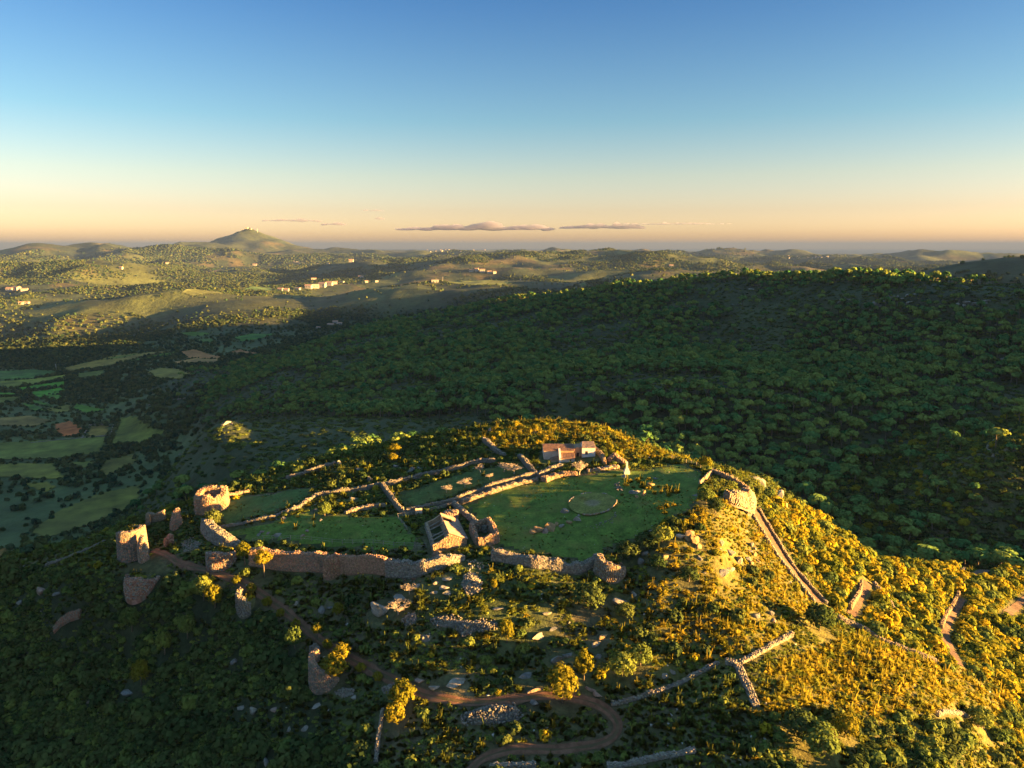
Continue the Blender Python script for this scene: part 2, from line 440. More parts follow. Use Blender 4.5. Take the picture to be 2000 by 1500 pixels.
M['steel'] = plain_mat('painted_steel', (0.45, 0.42, 0.40), (0.55, 0.5, 0.48), 1.0, rough=0.5)

def sea_mat():
    m, t = new_mat('sea_water')
    p = nd(t, 'ShaderNodeBsdfPrincipled')
    p.inputs['Base Color'].default_value = (0.012, 0.035, 0.055, 1)
    p.inputs['Roughness'].default_value = 0.6; p.inputs['Specular IOR Level'].default_value = 0.12
    geo = nd(t, 'ShaderNodeNewGeometry')
    b = nd(t, 'ShaderNodeBump'); b.inputs['Strength'].default_value = 0.3; b.inputs['Distance'].default_value = 20
    t.links.new(noise(t, geo.outputs['Position'], 0.004, 4), b.inputs['Height'])
    t.links.new(b.outputs[0], p.inputs['Normal'])
    o = nd(t, 'ShaderNodeOutputMaterial')
    t.links.new(p.outputs[0], o.inputs['Surface'])
    return m
def vol_mat(name, color, density, aniso):
    m, t = new_mat(name)
    p = nd(t, 'ShaderNodeVolumePrincipled')
    p.inputs['Color'].default_value = (*color, 1)
    p.inputs['Density'].default_value = density
    p.inputs['Anisotropy'].default_value = aniso
    o = nd(t, 'ShaderNodeOutputMaterial')
    t.links.new(p.outputs[0], o.inputs['Volume'])
    return m
M['sea'] = sea_mat()
M['haze'] = vol_mat('haze_air', (0.072, 0.115, 0.27), 4.2e-5, 0.0)
M['cloud'] = vol_mat('cloud_vapour', (0.36, 0.36, 0.54), 0.0018, 0.2)

# ------------------------------------------------------------------ plan of the place, as lines and areas on the ground
def poly(pts):
    p = pix([a for a, b in pts], [b for a, b in pts])
    return p[:, :2]
def inside(xy, pg):
    x, y = xy[:, 0], xy[:, 1]
    c = np.zeros(len(x), bool)
    n = len(pg)
    for i in range(n):
        x1, y1 = pg[i]; x2, y2 = pg[(i+1) % n]
        cond = ((y1 > y) != (y2 > y))
        xi = (x2-x1)*(y-y1)/(y2-y1 if y2 != y1 else 1e-9) + x1
        c ^= cond & (x < xi)
    return c
def dist_line(xy, pl):
    d = np.full(len(xy), 1e9)
    for i in range(len(pl)-1):
        a, b = pl[i], pl[i+1]
        ab = b-a; L = max(1e-9, (ab**2).sum())
        t = np.clip(((xy-a) @ ab)/L, 0, 1)
        d = np.minimum(d, np.hypot(*(xy - (a+t[:, None]*ab)).T))
    return d
def smooth_line(pl, step):
    """Catmull-Rom through plan points, resampled evenly"""
    pl = np.asarray(pl, float)
    q = np.vstack([2*pl[0]-pl[1], pl, 2*pl[-1]-pl[-2]])
    out = []
    for i in range(1, len(q)-2):
        n = max(2, int(np.hypot(*(q[i+1]-q[i]))/step*3))
        t = np.linspace(0, 1, n, endpoint=False)[:, None]
        out.append(0.5*((2*q[i]) + (-q[i-1]+q[i+1])*t + (2*q[i-1]-5*q[i]+4*q[i+1]-q[i+2])*t**2 + (-q[i-1]+3*q[i]-3*q[i+1]+q[i+2])*t**3))
    out = np.vstack(out + [pl[-1:]])
    return resample(out, step)
def resample(pl, step):
    pl = np.asarray(pl, float)
    s = np.r_[0, np.cumsum(np.hypot(*np.diff(pl, axis=0).T))]
    n = max(2, int(round(s[-1]/step))+1)
    q = np.linspace(0, s[-1], n)
    return np.stack([np.interp(q, s, pl[:, 0]), np.interp(q, s, pl[:, 1])], 1)

TRACK = poly([(300,1075),(345,1098),(400,1112),(445,1128),(500,1155),(545,1185),(590,1222),(625,1250),(680,1285),(730,1312),(785,1338),(840,1360),(900,1371),(960,1370),(1040,1362),(1110,1362),(1165,1376),(1200,1402),(1207,1425),(1185,1448),(1130,1460),(1060,1464),(985,1468),(940,1484),(915,1510)])
LANE = poly([(1471,992),(1487,1020),(1512,1062),(1540,1105),(1570,1142),(1602,1178)])
LANE2 = poly([(1664,1202),(1672,1180),(1684,1155),(1694,1138)])
LANE3 = poly([(1872,1298),(1858,1270),(1846,1240),(1852,1215),(1866,1190),(1880,1170)])
LANE4 = poly([(2010,1165),(1985,1185),(1962,1205)])
LANE5 = poly([(1880,1120),(1910,1125),(1945,1110)])
PATHS = [(TRACK, 1.05), (LANE, 1.3), (LANE2, 1.9), (LANE3, 1.5), (LANE4, 2.2), (LANE5, 2.6)]
LAWN_EAST = poly([(905,985),(955,962),(1050,938),(1130,930),(1205,918),(1270,915),(1340,905),(1372,922),(1362,975),(1345,1000),(1250,1048),(1190,1078),(1150,1097),(1080,1085),(1000,1082),(955,1045),(915,1003)])
LAWN_WEST = poly([(437,1035),(520,1020),(600,1000),(640,1005),(700,1010),(780,1008),(800,1030),(830,1078),(700,1072),(560,1062),(480,1060)])
LAWN_NORTH = poly([(432,985),(480,968),(560,958),(620,950),(600,975),(540,1000),(440,1025),(428,1005)])
LAWN_ORCHARD = poly([(775,965),(850,940),(940,915),(1020,905),(1040,922),(960,945),(860,975),(795,995)])
LAWNS = [LAWN_EAST, LAWN_WEST, LAWN_NORTH, LAWN_ORCHARD]

# ------------------------------------------------------------------ land
def blend(c, col, w):
    return c*(1-w[:, None]) + np.array(col)[None]*w[:, None]
def hill_colors(X, Y):
    n = fbm(X, Y, 9.0, 51, 4); n2 = fbm(X, Y, 30.0, 55, 3)
    c = np.tile(np.array([[0.075, 0.072, 0.030]]), (len(X), 1))
    c = blend(c, (0.10, 0.082, 0.042), smooth(0.1, 0.6, n))
    c = blend(c, (0.050, 0.066, 0.022), smooth(0.0, 0.5, n2))
    xy = np.stack([X, Y], 1)
    uu, vv, _ = project(np.c_[X, Y, H(X, Y)])
    sunlit_ground = inside(np.stack([uu, vv], 1), np.array([(1210,1110),(1300,1050),(1420,950),(1560,985),(1700,1085),(2400,1080),(2400,1600),(1500,1520),(1480,1400),(1300,1330),(1190,1250)], float)) | inside(np.stack([uu, vv], 1), np.array([(930,845),(1050,815),(1160,820),(1260,860),(1350,900),(1220,905),(1165,870),(1060,868),(985,890)], float))
    c = blend(c, (0.105, 0.095, 0.027), sunlit_ground*smooth(-0.5, 0.3, n2 + 0.4))  # dry grass colour with sunlight painted in, on the sunlit slope and crest
    shaded_ground = inside(np.stack([uu, vv], 1), np.array([(-400,1080),(60,1110),(240,1115),(330,1120),(470,1165),(575,1250),(610,1300),(640,1380),(735,1520),(-400,1600)], float))
    c = blend(c, (0.026, 0.034, 0.014), shaded_ground*1.0)  # thicket shade painted into the ground as a darker green
    for pl, w in PATHS[:1]:
        d = dist_line(xy, pl)
        c = blend(c, (0.075, 0.058, 0.030), 1 - smooth(w-0.2, w+1.6, d + n*0.8))
    return c
def country_colors(X, Y, Z):
    r = np.hypot(X, Y)
    n = fbm(X, Y, 500.0, 61, 4); n2 = fbm(X, Y, 140.0, 65, 4)
    c = np.tile(np.array([[0.044, 0.052, 0.022]]), (len(X), 1))
    c = blend(c, (0.045, 0.052, 0.024), smooth(0.0, 0.5, n2))
    far = smooth(1800, 3000, r)
    c = blend(c, (0.085, 0.070, 0.032), far*smooth(-0.05, 0.3, n))
    c = blend(c, (0.030, 0.042, 0.022), far*smooth(0.0, 0.25, n2))
    c = blend(c, (0.070, 0.082, 0.028), far*smooth(0.35, 0.5, fbm(X, Y, 420.0, 71, 2)))
    vflat = (1 - smooth(66, 100, Z)) * (1-far)
    c = blend(c, (0.080, 0.098, 0.034), vflat)
    return c
def cut_grid(name, X, Y, colors, drop=None, mat=None, kind='structure'):
    Z = H(X.ravel(), Y.ravel())
    if drop is not None:
        Z = Z - drop(X.ravel(), Y.ravel())
    n, m = X.shape
    V = np.stack([X.ravel(), Y.ravel(), Z], 1)
    i = np.arange(n*m).reshape(n, m)
    Fc = np.stack([i[:-1, :-1], i[1:, :-1], i[1:, 1:], i[:-1, 1:]], -1).reshape(-1, 4)
    me = np_mesh(name, V, Fc, True, colors)
    o = link(name, me, None, mat)
    return tag(o, kind=kind)
HX0, HX1, HY0, HY1 = -290.0, 330.0, 25.0, 400.0
gx = np.arange(HX0, HX1+0.1, 1.25); gy = np.arange(HY0, HY1+0.1, 1.25)
X, Y = np.meshgrid(gx, gy, indexing='ij')
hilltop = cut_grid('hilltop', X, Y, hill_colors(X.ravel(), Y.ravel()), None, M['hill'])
hilltop['label'] = 'steep scrubby hilltop carrying the ruined castle enclosure'
azs = np.radians(np.arange(-64, 106, 0.28))
rs = np.r_[np.exp(np.linspace(math.log(18), math.log(300), 60)), np.exp(np.linspace(math.log(305), math.log(26000), 460))]
Az, R = np.meshgrid(azs, rs, indexing='ij')
X = np.sin(Az)*R; Y = np.cos(Az)*R
def sink(x, y):
    e = np.minimum(np.minimum(x-HX0, HX1-x), np.minimum(y-HY0, HY1-y))
    return smooth(2.0, 14.0, e)*4.0 + smooth(2, 8, e)*1.0
Zc = H(X.ravel(), Y.ravel())
country = cut_grid('countryside', X[::-1], Y[::-1], country_colors(X[::-1].ravel(), Y[::-1].ravel(), H(X[::-1].ravel(), Y[::-1].ravel())), sink, M['country'])
country['label'] = 'wooded valley, forested ridge and rolling hills behind the castle hill'
ang = np.linspace(0, 2*math.pi, 97)[:-1]
me = np_mesh('sea', [(61000*math.cos(a), 61000*math.sin(a), 0.0) for a in ang], [tuple(range(96))])
tag(link('sea', me, None, M['sea']), 'flat blue sea along the horizon', kind='structure')
me = np_mesh('haze', [(x, y, z) for z in (-45, 480) for y in (-62000, 62000) for x in (-62000, 62000)],
             [(0,2,3,1),(4,5,7,6),(0,1,5,4),(2,6,7,3),(0,4,6,2),(1,3,7,5)])
tag(link('haze', me, None, M['haze']), 'thin evening haze over the land', kind='stuff')

# ------------------------------------------------------------------ clouds: low flat puffs some 40 km off
def ico(sub):
    bm = bmesh.new(); bmesh.ops.create_icosphere(bm, subdivisions=sub, radius=1.0)
    V = np.array([v.co[:] for v in bm.verts]); Fc = np.array([[v.index for v in f.verts] for f in bm.faces]); bm.free()
    return V, Fc
ICO1, ICO1F = ico(1); ICO2, ICO2F = ico(2); ICO3, ICO3F = ico(3)
def cloud(u, v, wpx, hpx, label, seed, ragged=1.0):
    g = np.random.default_rng(seed)
    _, _, az, s = ray(u, v)
    R0 = 42000.0
    k = R0/1402.0
    Wd, Hg = wpx*k, hpx*k
    base = Vector((R0*math.sin(az), R0*math.cos(az), CAMZ + R0*s - Hg*0.4))
    tx = np.array([math.cos(az), -math.sin(az), 0.0]); ty = np.array([math.sin(az), math.cos(az), 0.0])
    Vs, Fs, off = [], [], 0
    n = max(7, int(wpx/5))
    for i in range(n):
        f = (i+0.5)/n
        env = math.sin(math.pi*min(max(f, 0.02), 0.98))**0.6
        px = (f-0.5)*Wd + g.normal(0, Wd*0.012)
        rx = Hg*g.uniform(0.35, 0.75)*(0.4+0.6*env); rz = Hg*g.uniform(0.12, 0.55)*(0.35+0.65*env)*(0.6+0.5*vnoise(np.array([f*7.0]), np.array([seed*1.7]), 9)[0])
        nn = ICO2 + 0.22*np.stack([vnoise(ICO2[:, 0]*2+i, ICO2[:, 1]*2+ICO2[:, 2]*2, seed+q) for q in range(3)], 1)
        P = nn*np.array([rx*1.5, Hg*0.9, rz])
        P[:, 2] = np.where(P[:, 2] < 0, P[:, 2]*0.35, P[:, 2])
        Wp = P[:, :1]*tx + P[:, 1:2]*ty + P[:, 2:]*np.array([0, 0, 1.0]) + tx*px + np.array([0, 0, rz*0.25 + g.normal(0, Hg*0.05)])
        Vs.append(Wp); Fs.append(ICO2F+off); off += len(Wp)
    me = np_mesh('cloud', np.vstack(Vs), np.vstack(Fs), True)
    o = link('cloud', me, None, M['cloud'])
    o.location = base
    rm = o.modifiers.new('merge', 'REMESH'); rm.mode = 'VOXEL'; rm.voxel_size = max(Hg/14, 20.0)
    return tag(o, label, 'cloud', 'low evening clouds')
cloud(570, 427, 112, 12, 'thin flat grey cloud over the pointed mountain', 1)
cloud(652, 432, 42, 15, 'small ragged cloud just right of the thin flat one', 2)
cloud(728, 408, 42, 9, 'tiny wispy cloud floating above the others', 3)
cloud(742, 425, 14, 8, 'smallest scrap of cloud below the wispy one', 4)
cloud(930, 437, 300, 26, 'longest and thickest mauve cloud bank in the middle of the sky', 5)
cloud(1175, 438, 165, 18, 'grey cloud following the right end of the thick bank', 6)
cloud(1315, 434, 215, 9, 'long thin streak of cloud trailing off to the right', 7)

# ------------------------------------------------------------------ sheets on the ground: paths, lawns, fields
def ribbon(name, pl, halfw, mat, lift=0.06, label=None, wob=0.25, rows=5):
    c = smooth_line(pl, 1.0)
    t = np.gradient(c, axis=0); t /= np.hypot(*t.T)[:, None]
    nrm = np.stack([-t[:, 1], t[:, 0]], 1)
    hw = halfw*(1 + wob*vnoise(c[:, 0]*0.3, c[:, 1]*0.3, 5))
    P = [c + nrm*(hw*(-1 + 2*k/(rows-1)))[:, None] for k in range(rows)]
    P = np.stack(P, 1); n, m = P.shape[:2]
    Z = H(P[..., 0].ravel(), P[..., 1].ravel()) + lift
    V = np.c_[P.reshape(-1, 2), Z]
    i = np.arange(n*m).reshape(n, m)
    Fc = np.stack([i[:-1, :-1], i[1:, :-1], i[1:, 1:], i[:-1, 1:]], -1).reshape(-1, 4)[:, ::-1]
    o = link(name, np_mesh(name, V, Fc, True), None, mat)
    return tag(o, label, kind='structure')
ribbon('dirt_track', TRACK, 1.0, M['track'], 0.10, 'red earth track winding up the front of the hill', 0.35)
_ts = smooth_line(TRACK, 2.0); _tt = np.gradient(_ts, axis=0); _tt /= np.hypot(*_tt.T)[:, None]
for _o in (-0.55, 0.55):
    ribbon('wheel_rut', _ts + np.stack([-_tt[:, 1], _tt[:, 0]], 1)*_o, 0.3, M['rut'], 0.135, 'bare red wheel rut of the track', 0.6, 3)
# the grassy middle of the track: two wheel ruts either side
ribbon('stepped_lane', LANE, 1.2, M['lane'], 0.10, 'earth lane between two stone walls on the right flank')
ribbon('stepped_lane', LANE2, 1.15, M['lane'], 0.12, 'short sunlit stepped lane right of the walled lane')
ribbon('stepped_lane', LANE3, 0.95, M['lane'], 0.12, 'curving lane among golden bushes on the lower right slope')
ribbon('stepped_lane', LANE4, 1.2, M['lane'], 0.12, 'bend of pale lane at the right edge')
ribbon('stepped_lane', LANE5, 1.9, M['lane'], 0.12, 'shaded bend of lane beside a low wall at lower right')

def sheet(name, pg, mat, lift, color, label=None, cell=1.25, edge=0.0, kind='structure', seed=3):
    """grid of squares clipped to an uneven outline, laid on the land"""
    lo = pg.min(0)-1; hi = pg.max(0)+1
    xs = np.arange(lo[0], hi[0]+cell, cell); ys = np.arange(lo[1], hi[1]+cell, cell)
    X, Y = np.meshgrid(xs, ys, indexing='ij')
    n, m = X.shape
    xy = np.stack([X.ravel(), Y.ravel()], 1)
    q = xy.copy()
    if edge:
        q[:, 0] += fbm(xy[:, 0], xy[:, 1], edge*4, seed, 3)*edge; q[:, 1] += fbm(xy[:, 0], xy[:, 1], edge*4, seed+9, 3)*edge
    ins = inside(q, pg).reshape(n, m)
    i = np.arange(n*m).reshape(n, m)
    keep = ins[:-1, :-1] & ins[1:, :-1] & ins[1:, 1:] & ins[:-1, 1:]
    Fc = np.stack([i[:-1, :-1], i[1:, :-1], i[1:, 1:], i[:-1, 1:]], -1)[keep]
    if len(Fc) == 0:
        return None
    used, inv = np.unique(Fc, return_inverse=True)
    Fc = inv.reshape(Fc.shape)
    xy = xy[used]
    V = np.c_[xy, H(xy[:, 0], xy[:, 1]) + lift]
    c = np.tile(np.array([color]), (len(V), 1))
    o = link(name, np_mesh(name, V, Fc, True, c), None, mat)
    return tag(o, label, kind=kind)
G1 = (0.080, 0.122, 0.018)
sheet('meadow', LAWN_EAST, M['lawn'], 0.05, G1, 'short green grass of the main enclosure', 1.25, 1.5)
sheet('meadow', LAWN_WEST, M['lawn'], 0.05, G1, 'green grass behind the long front wall', 1.25, 1.2)
sheet('meadow', LAWN_NORTH, M['lawn'], 0.05, (0.060, 0.098, 0.022), 'green grass by the square ruin on the left', 1.25, 1.2)
sheet('meadow', LAWN_ORCHARD, M['lawn'], 0.05, (0.064, 0.090, 0.022), 'grass under the bare trees between two walls', 1.25, 1.2)
FIELDS = [
 ([(-60,727),(60,722),(128,726),(60,740),(-60,745)], (0.030,0.075,0.028)),
 ([(-60,748),(60,741),(130,732),(128,740),(60,752),(-60,766)], (0.075,0.10,0.030)),
 ([(40,757),(128,744),(132,754),(70,760),(25,765)], (0.035,0.115,0.022)),
 ([(55,767),(130,756),(128,765),(80,780)], (0.032,0.12,0.020)),
 ([(-40,769),(22,767),(55,772),(-40,776)], (0.034,0.10,0.024)),
 ([(-60,780),(50,774),(60,777),(-60,802)], (0.060,0.082,0.028)),
 ([(50,780),(85,784),(120,800),(70,790)], (0.035,0.09,0.025)),
 ([(40,786),(70,792),(105,805),(60,803)], (0.035,0.085,0.025)),
 ([(85,772),(118,765),(125,780),(95,782)], (0.035,0.09,0.026)),
 ([(140,800),(150,788),(180,795),(212,800),(170,808)], (0.040,0.10,0.024)),
 ([(80,800),(135,790),(145,802),(110,808)], (0.070,0.080,0.035)),
 ([(120,720),(220,695),(345,685),(240,708),(140,727)], (0.095,0.085,0.036)),
 ([(195,703),(280,690),(300,686),(240,700)], (0.034,0.10,0.022)),
 ([(250,705),(330,693),(342,690),(270,706)], (0.036,0.10,0.024)),
 ([(295,695),(345,687),(335,696),(300,700)], (0.04,0.10,0.024)),
 ([(350,650),(380,648),(418,650),(400,656),(365,657)], (0.034,0.075,0.026)),
 ([(455,660),(490,652),(540,652),(510,662),(470,668)], (0.030,0.090,0.028)),
 ([(380,662),(415,662),(420,668),(390,670)], (0.034,0.07,0.026)),
 ([(350,688),(380,682),(440,698),(420,702),(365,700)], (0.15,0.085,0.058)),
 ([(335,708),(380,700),(440,700),(420,710),(350,712)], (0.135,0.095,0.065)),
 ([(450,688),(470,682),(525,690),(500,693)], (0.14,0.08,0.058)),
 ([(285,728),(315,718),(355,722),(382,732),(345,742),(300,738)], (0.085,0.088,0.035)),
 ([(150,730),(205,722),(200,735),(150,740)], (0.060,0.085,0.032)),
 ([(215,868),(235,815),(262,812),(300,835),(330,842),(275,868)], (0.062,0.082,0.032)),
 ([(165,857),(175,832),(215,832),(212,850)], (0.095,0.082,0.038)),
 ([(185,825),(215,818),(222,825),(215,829)], (0.05,0.07,0.03)),
 ([(-60,870),(60,862),(150,855),(212,852),(195,885),(100,897),(-60,900)], (0.055,0.078,0.032)),
 ([(-60,910),(60,905),(105,906),(136,938),(60,936),(-60,930)], (0.080,0.095,0.032)),
 ([(125,905),(180,900),(190,905),(160,917)], (0.060,0.080,0.032)),
 ([(40,945),(95,942),(115,950),(90,965),(60,955)], (0.075,0.085,0.030)),
 ([(190,925),(205,900),(275,885),(265,905),(210,930)], (0.068,0.074,0.034)),
 ([(105,830),(140,822),(165,838),(155,850),(125,855),(110,845)], (0.19,0.070,0.045)),
 ([(-30,818),(60,812),(105,822),(70,834),(-20,832)], (0.085,0.075,0.045)),
 ([(55,1040),(110,1000),(190,965),(280,945),(270,985),(180,1025),(80,1055)], (0.058,0.072,0.030)),
 ([(-20,1075),(20,1068),(80,1075),(60,1085),(-20,1090)], (0.12,0.085,0.05)),
]
FIELD_POLYS = []
for k, (pts, c) in enumerate(FIELDS):
    pg = poly(pts)
    if np.hypot(*pg.T).max() > 9000:
        continue
    FIELD_POLYS.append(pg); c = (2.3*c[0], 1.7*c[1], 0.7*c[2])
    sheet('field', pg, M['field'], 0.9, c, None, 3.5, 1.6, seed=20+k)
# lit meadows on the far plateau
for pts, c in [([(868,551),(900,546),(960,548),(1005,553),(960,557),(900,556)], (0.105,0.125,0.035)), ([(820,556),(850,553),(866,552),(866,556),(840,558)], (0.12,0.12,0.04)),
               ([(470,566),(500,560),(530,561),(535,566),(500,571)], (0.070,0.125,0.035)), ([(350,572),(420,570),(440,574),(380,580)], (0.10,0.11,0.036)), ([(1110,560),(1150,556),(1165,559),(1130,562)], (0.10,0.12,0.036))]:
    pg = poly(pts)
    if np.hypot(*pg.T).max() < 6000:
        FIELD_POLYS.append(pg)
        sheet('field', pg, M['field'], 1.5, c, None, 9.0, 4.0)

# ------------------------------------------------------------------ masonry
PAL = {'grey': (0.17, 0.146, 0.118), 'pale': (0.235, 0.203, 0.162), 'pink': (0.34, 0.19, 0.125), 'ochre': (0.24, 0.155, 0.09), 'warm': (0.20, 0.16, 0.115), 'red': (0.26, 0.12, 0.075)}
CUBE = np.array([(-1,-1,-1),(1,-1,-1),(1,1,-1),(-1,1,-1),(-1,-1,1),(1,-1,1),(1,1,1),(-1,1,1)], float)*0.5
CUBEF = np.array([(0,3,2,1),(4,5,6,7),(0,1,5,4),(1,2,6,5),(2,3,7,6),(3,0,4,7)])
def stones_mesh(name, C, Sx, T, N, cols, g, jit=0.16):
    """many rough blocks: centres, sizes (n,3) along tangent T, normal N and up"""
    n = len(C)
    P = CUBE[None]*Sx[:, None, :]*(1 + g.uniform(-jit, jit, (n, 8, 3)))
    P = P + g.uniform(-0.05, 0.05, (n, 8, 3))*Sx[:, None, :]
    U = np.zeros((n, 3)); U[:, 2] = 1
    tilt = g.normal(0, 0.08, n)
    T2 = T*np.cos(tilt)[:, None] + U*np.sin(tilt)[:, None]
    U2 = U*np.cos(tilt)[:, None] - T*np.sin(tilt)[:, None]
    V = C[:, None, :] + P[..., :1]*T2[:, None, :] + P[..., 1:2]*N[:, None, :] + P[..., 2:]*U2[:, None, :]
    Fc = (CUBEF[None] + (np.arange(n)*8)[:, None, None]).reshape(-1, 4)
    return np_mesh(name, V.reshape(-1, 3), Fc, False, np.repeat(cols, 8, axis=0))
def pal_cols(pal, n, g, spread=0.15):
    base = np.array([PAL[p] for p in (pal if isinstance(pal, (list, tuple)) else [pal])])
    c = base[g.integers(0, len(base), n)]
    return np.clip(c*(1 + g.uniform(-spread, spread, (n, 1)))*(1 + g.uniform(-0.08, 0.08, (n, 3))), 0.02, 0.7)
WALL_LINES = []      # plan lines with half widths: keeps plants out of the masonry
_ws = [100]
def stone_wall(name, label, px=None, h=1.4, width=0.9, s=0.26, pal='grey', xy=None, top=None, jag=0.22, batter=0.06, cat='wall', group=None, parent=None, base_drop=0.7, z0=None, smooth_path=False, keepout=True, parts=('core', 'stones'), pts3=None):
    _ws[0] += 1
    g = np.random.default_rng(_ws[0])
    pl = np.asarray(xy, float) if xy is not None else poly(px)
    if cat == 'wall': h = np.asarray(h, float)*0.72 if not np.isscalar(h) else h*0.72; width *= 0.85
    if name in ('terrace_wall', 'lane_wall', 'parapet_wall'): h = np.asarray(h, float)*0.85 if not np.isscalar(h) else h*0.85; width *= 0.75
    hs = np.full(len(pl), float(h)) if np.isscalar(h) else np.asarray(h, float)
    sl = np.r_[0, np.cumsum(np.hypot(*np.diff(pl, axis=0).T))]
    if smooth_path:
        q = smooth_line(pl, 0.5); L0 = np.r_[0, np.cumsum(np.hypot(*np.diff(q, axis=0).T))]; L0 = L0/L0[-1]*sl[-1]
    else:
        n0 = max(2, int(sl[-1]/0.5)+1); L0 = np.linspace(0, sl[-1], n0)
        q = np.stack([np.interp(L0, sl, pl[:, 0]), np.interp(L0, sl, pl[:, 1])], 1)
    hq = np.interp(L0, sl, hs)
    if keepout:
        WALL_LINES.append((q[::3] if len(q) > 6 else q, width*0.5+0.4))
    zg = H(q[:, 0], q[:, 1]) if z0 is None else np.full(len(q), z0)
    zt = (zg + hq) if top is None else np.interp(L0, sl, np.full(len(pl), top) if np.isscalar(top) else np.asarray(top, float))
    nz = vnoise(L0*0.55+_ws[0]*3.7, L0*0+_ws[0], 3) + 0.6*vnoise(L0*1.7, L0*0+2.2*_ws[0], 4)
    zt = zt + jag*nz
    zt = np.maximum(zt, zg+0.15)
    t = np.gradient(q, axis=0); t /= np.maximum(np.hypot(*t.T), 1e-6)[:, None]
    nr = np.stack([-t[:, 1], t[:, 0]], 1)
    org = np.array([q[len(q)//2, 0], q[len(q)//2, 1], zg.min()])
    if parent is None:
        root = empty(name, org, label, cat, group)
    else:
        root = parent; org = np.array(parent.location)
    hw = width*0.5
    def off(side, frac):   # side face position, frac 0 bottom .. 1 top
        return q + nr*(side*(hw + batter*(zt-zg)*(1-frac)))[:, None]
    ins = 0.06
    rows = [np.c_[q + nr*(hw-ins+batter*(zt-zg))[:, None], zg-base_drop], np.c_[q + nr*(hw-ins), zt-0.05],
            np.c_[q - nr*(hw-ins), zt-0.05], np.c_[q - nr*(hw-ins+batter*(zt-zg))[:, None], zg-base_drop]]
    V = np.stack(rows, 1) - org; n = len(q)
    i = np.arange(n*4).reshape(n, 4)
    Fc = [tuple(x) for k in range(3) for x in np.stack([i[:-1, k], i[:-1, k+1], i[1:, k+1], i[1:, k]], -1)]
    Fc += [tuple(i[0][::-1]), tuple(i[-1])]
    cc = pal_cols(pal, 4*n, g, 0.15)*0.7
    link(parts[0], np_mesh(name+'_core', V.reshape(-1, 3), Fc, False, cc), root, M['stone'])
    C, S, T, N = [], [], [], []
    t3 = np.c_[t, np.zeros(n)]; n3 = np.c_[nr, np.zeros(n)]
    def at(L):
        k = np.clip(np.searchsorted(L0, L)-1, 0, n-2); f = np.clip((L-L0[k])/(L0[k+1]-L0[k]), 0, 1)
        return k, f
    hmax = float((zt-zg).max())
    for side in (1, -1):
        for j in range(int(hmax/s)+1):
            L = np.arange(g.uniform(0, s), L0[-1], s*1.3) + 0.0
            L = L + g.uniform(-0.15*s, 0.15*s, len(L)); L = np.clip(L, 0, L0[-1])
            k, f = at(L)
            lerp = lambda A: A[k] + (A[k+1]-A[k])*(f if A.ndim == 1 else f[:, None])
            z = lerp(zg) + (j+0.45)*s + g.uniform(-0.06, 0.06, len(L))
            ok = z < lerp(zt) - 0.15*s
            fr = np.clip((z-lerp(zg))/np.maximum(lerp(zt)-lerp(zg), 0.2), 0, 1)
            p = lerp(q) + lerp(nr)*(side*(hw - 0.03 + batter*(lerp(zt)-lerp(zg))*(1-fr) + g.uniform(-0.05, 0.05, len(L))))[:, None]
            C.append(np.c_[p, z][ok]); m = ok.sum()
            S.append(np.stack([s*1.2*g.uniform(0.65, 1.25, m), np.full(m, 0.24), s*g.uniform(0.75, 1.1, m)], 1))
            T.append(t3[k][ok]); N.append(n3[k][ok])
    for o in np.arange(-hw+0.5*s*0.8, hw, s*0.85):
        L = np.arange(g.uniform(0, s), L0[-1], s*1.05); k, f = at(L)
        p = q[k] + (q[k+1]-q[k])*f[:, None] + nr[k]*(o + g.uniform(-0.12, 0.12, len(L)))[:, None]
        z = zt[k] + (zt[k+1]-zt[k])*f + g.uniform(-0.12, 0.16, len(L))
        C.append(np.c_[p, z]); m = len(L)
        S.append(np.stack([s*g.uniform(0.6, 1.3, m), s*g.uniform(0.6, 1.2, m), s*g.uniform(0.5, 1.0, m)], 1))
        T.append(t3[k]); N.append(n3[k])
    for e, sg in ((0, -1), (n-1, 1)):
        for o in np.arange(-hw+0.2, hw, s):
            for z in np.arange(zg[e]+0.4*s, zt[e], s):
                C.append(np.r_[q[e]+nr[e]*o + t[e]*sg*0.02, z][None]); S.append(np.array([[0.3, s*g.uniform(.8, 1.1), s*g.uniform(.75, 1.1)]])); T.append(t3[e][None]); N.append(n3[e][None])
    C = np.vstack(C) - org; S = np.vstack(S); T = np.vstack(T); N = np.vstack(N)
    st = link(parts[1], stones_mesh(name+'_stones', C, S, T, N, pal_cols(pal, len(C), g), g), root, M['stone'])
    tag(st, kind='stuff')
    return root
def arc(c, r, a0, a1, n=14):
    a = np.radians(np.linspace(a0, a1, n))
    return np.stack([c[0]+r*np.cos(a), c[1]+r*np.sin(a)], 1)
FILLS = []
def fill_top(root, ring, z, mat, name='earth_fill'):
    FILLS.append((ring.mean(0), np.hypot(*(ring-ring.mean(0)).T).max(), z))
    g = np.random.default_rng(len(ring)); c = ring.mean(0)
    V = [np.r_[c, z+0.35]] + [np.r_[c+(p-c)*0.55, z+g.uniform(0, .4)] for p in ring] + [np.r_[c+(p-c)*0.97, z+g.uniform(-.2, .1)] for p in ring] + [np.r_[c+(p-c)*0.97, z-3.5] for p in ring]
    n = len(ring); Fc = []
    for i in range(n):
        j = (i+1) % n
        Fc += [(0, 1+i, 1+j), (1+i, 1+n+i, 1+n+j, 1+j), (1+n+i, 1+2*n+i, 1+2*n+j, 1+n+j)]
    col = np.tile(np.array([[0.085, 0.085, 0.035]]), (len(V), 1))
    link(name, np_mesh(name, np.array(V)-np.array(root.location), Fc, True, col), root, mat)

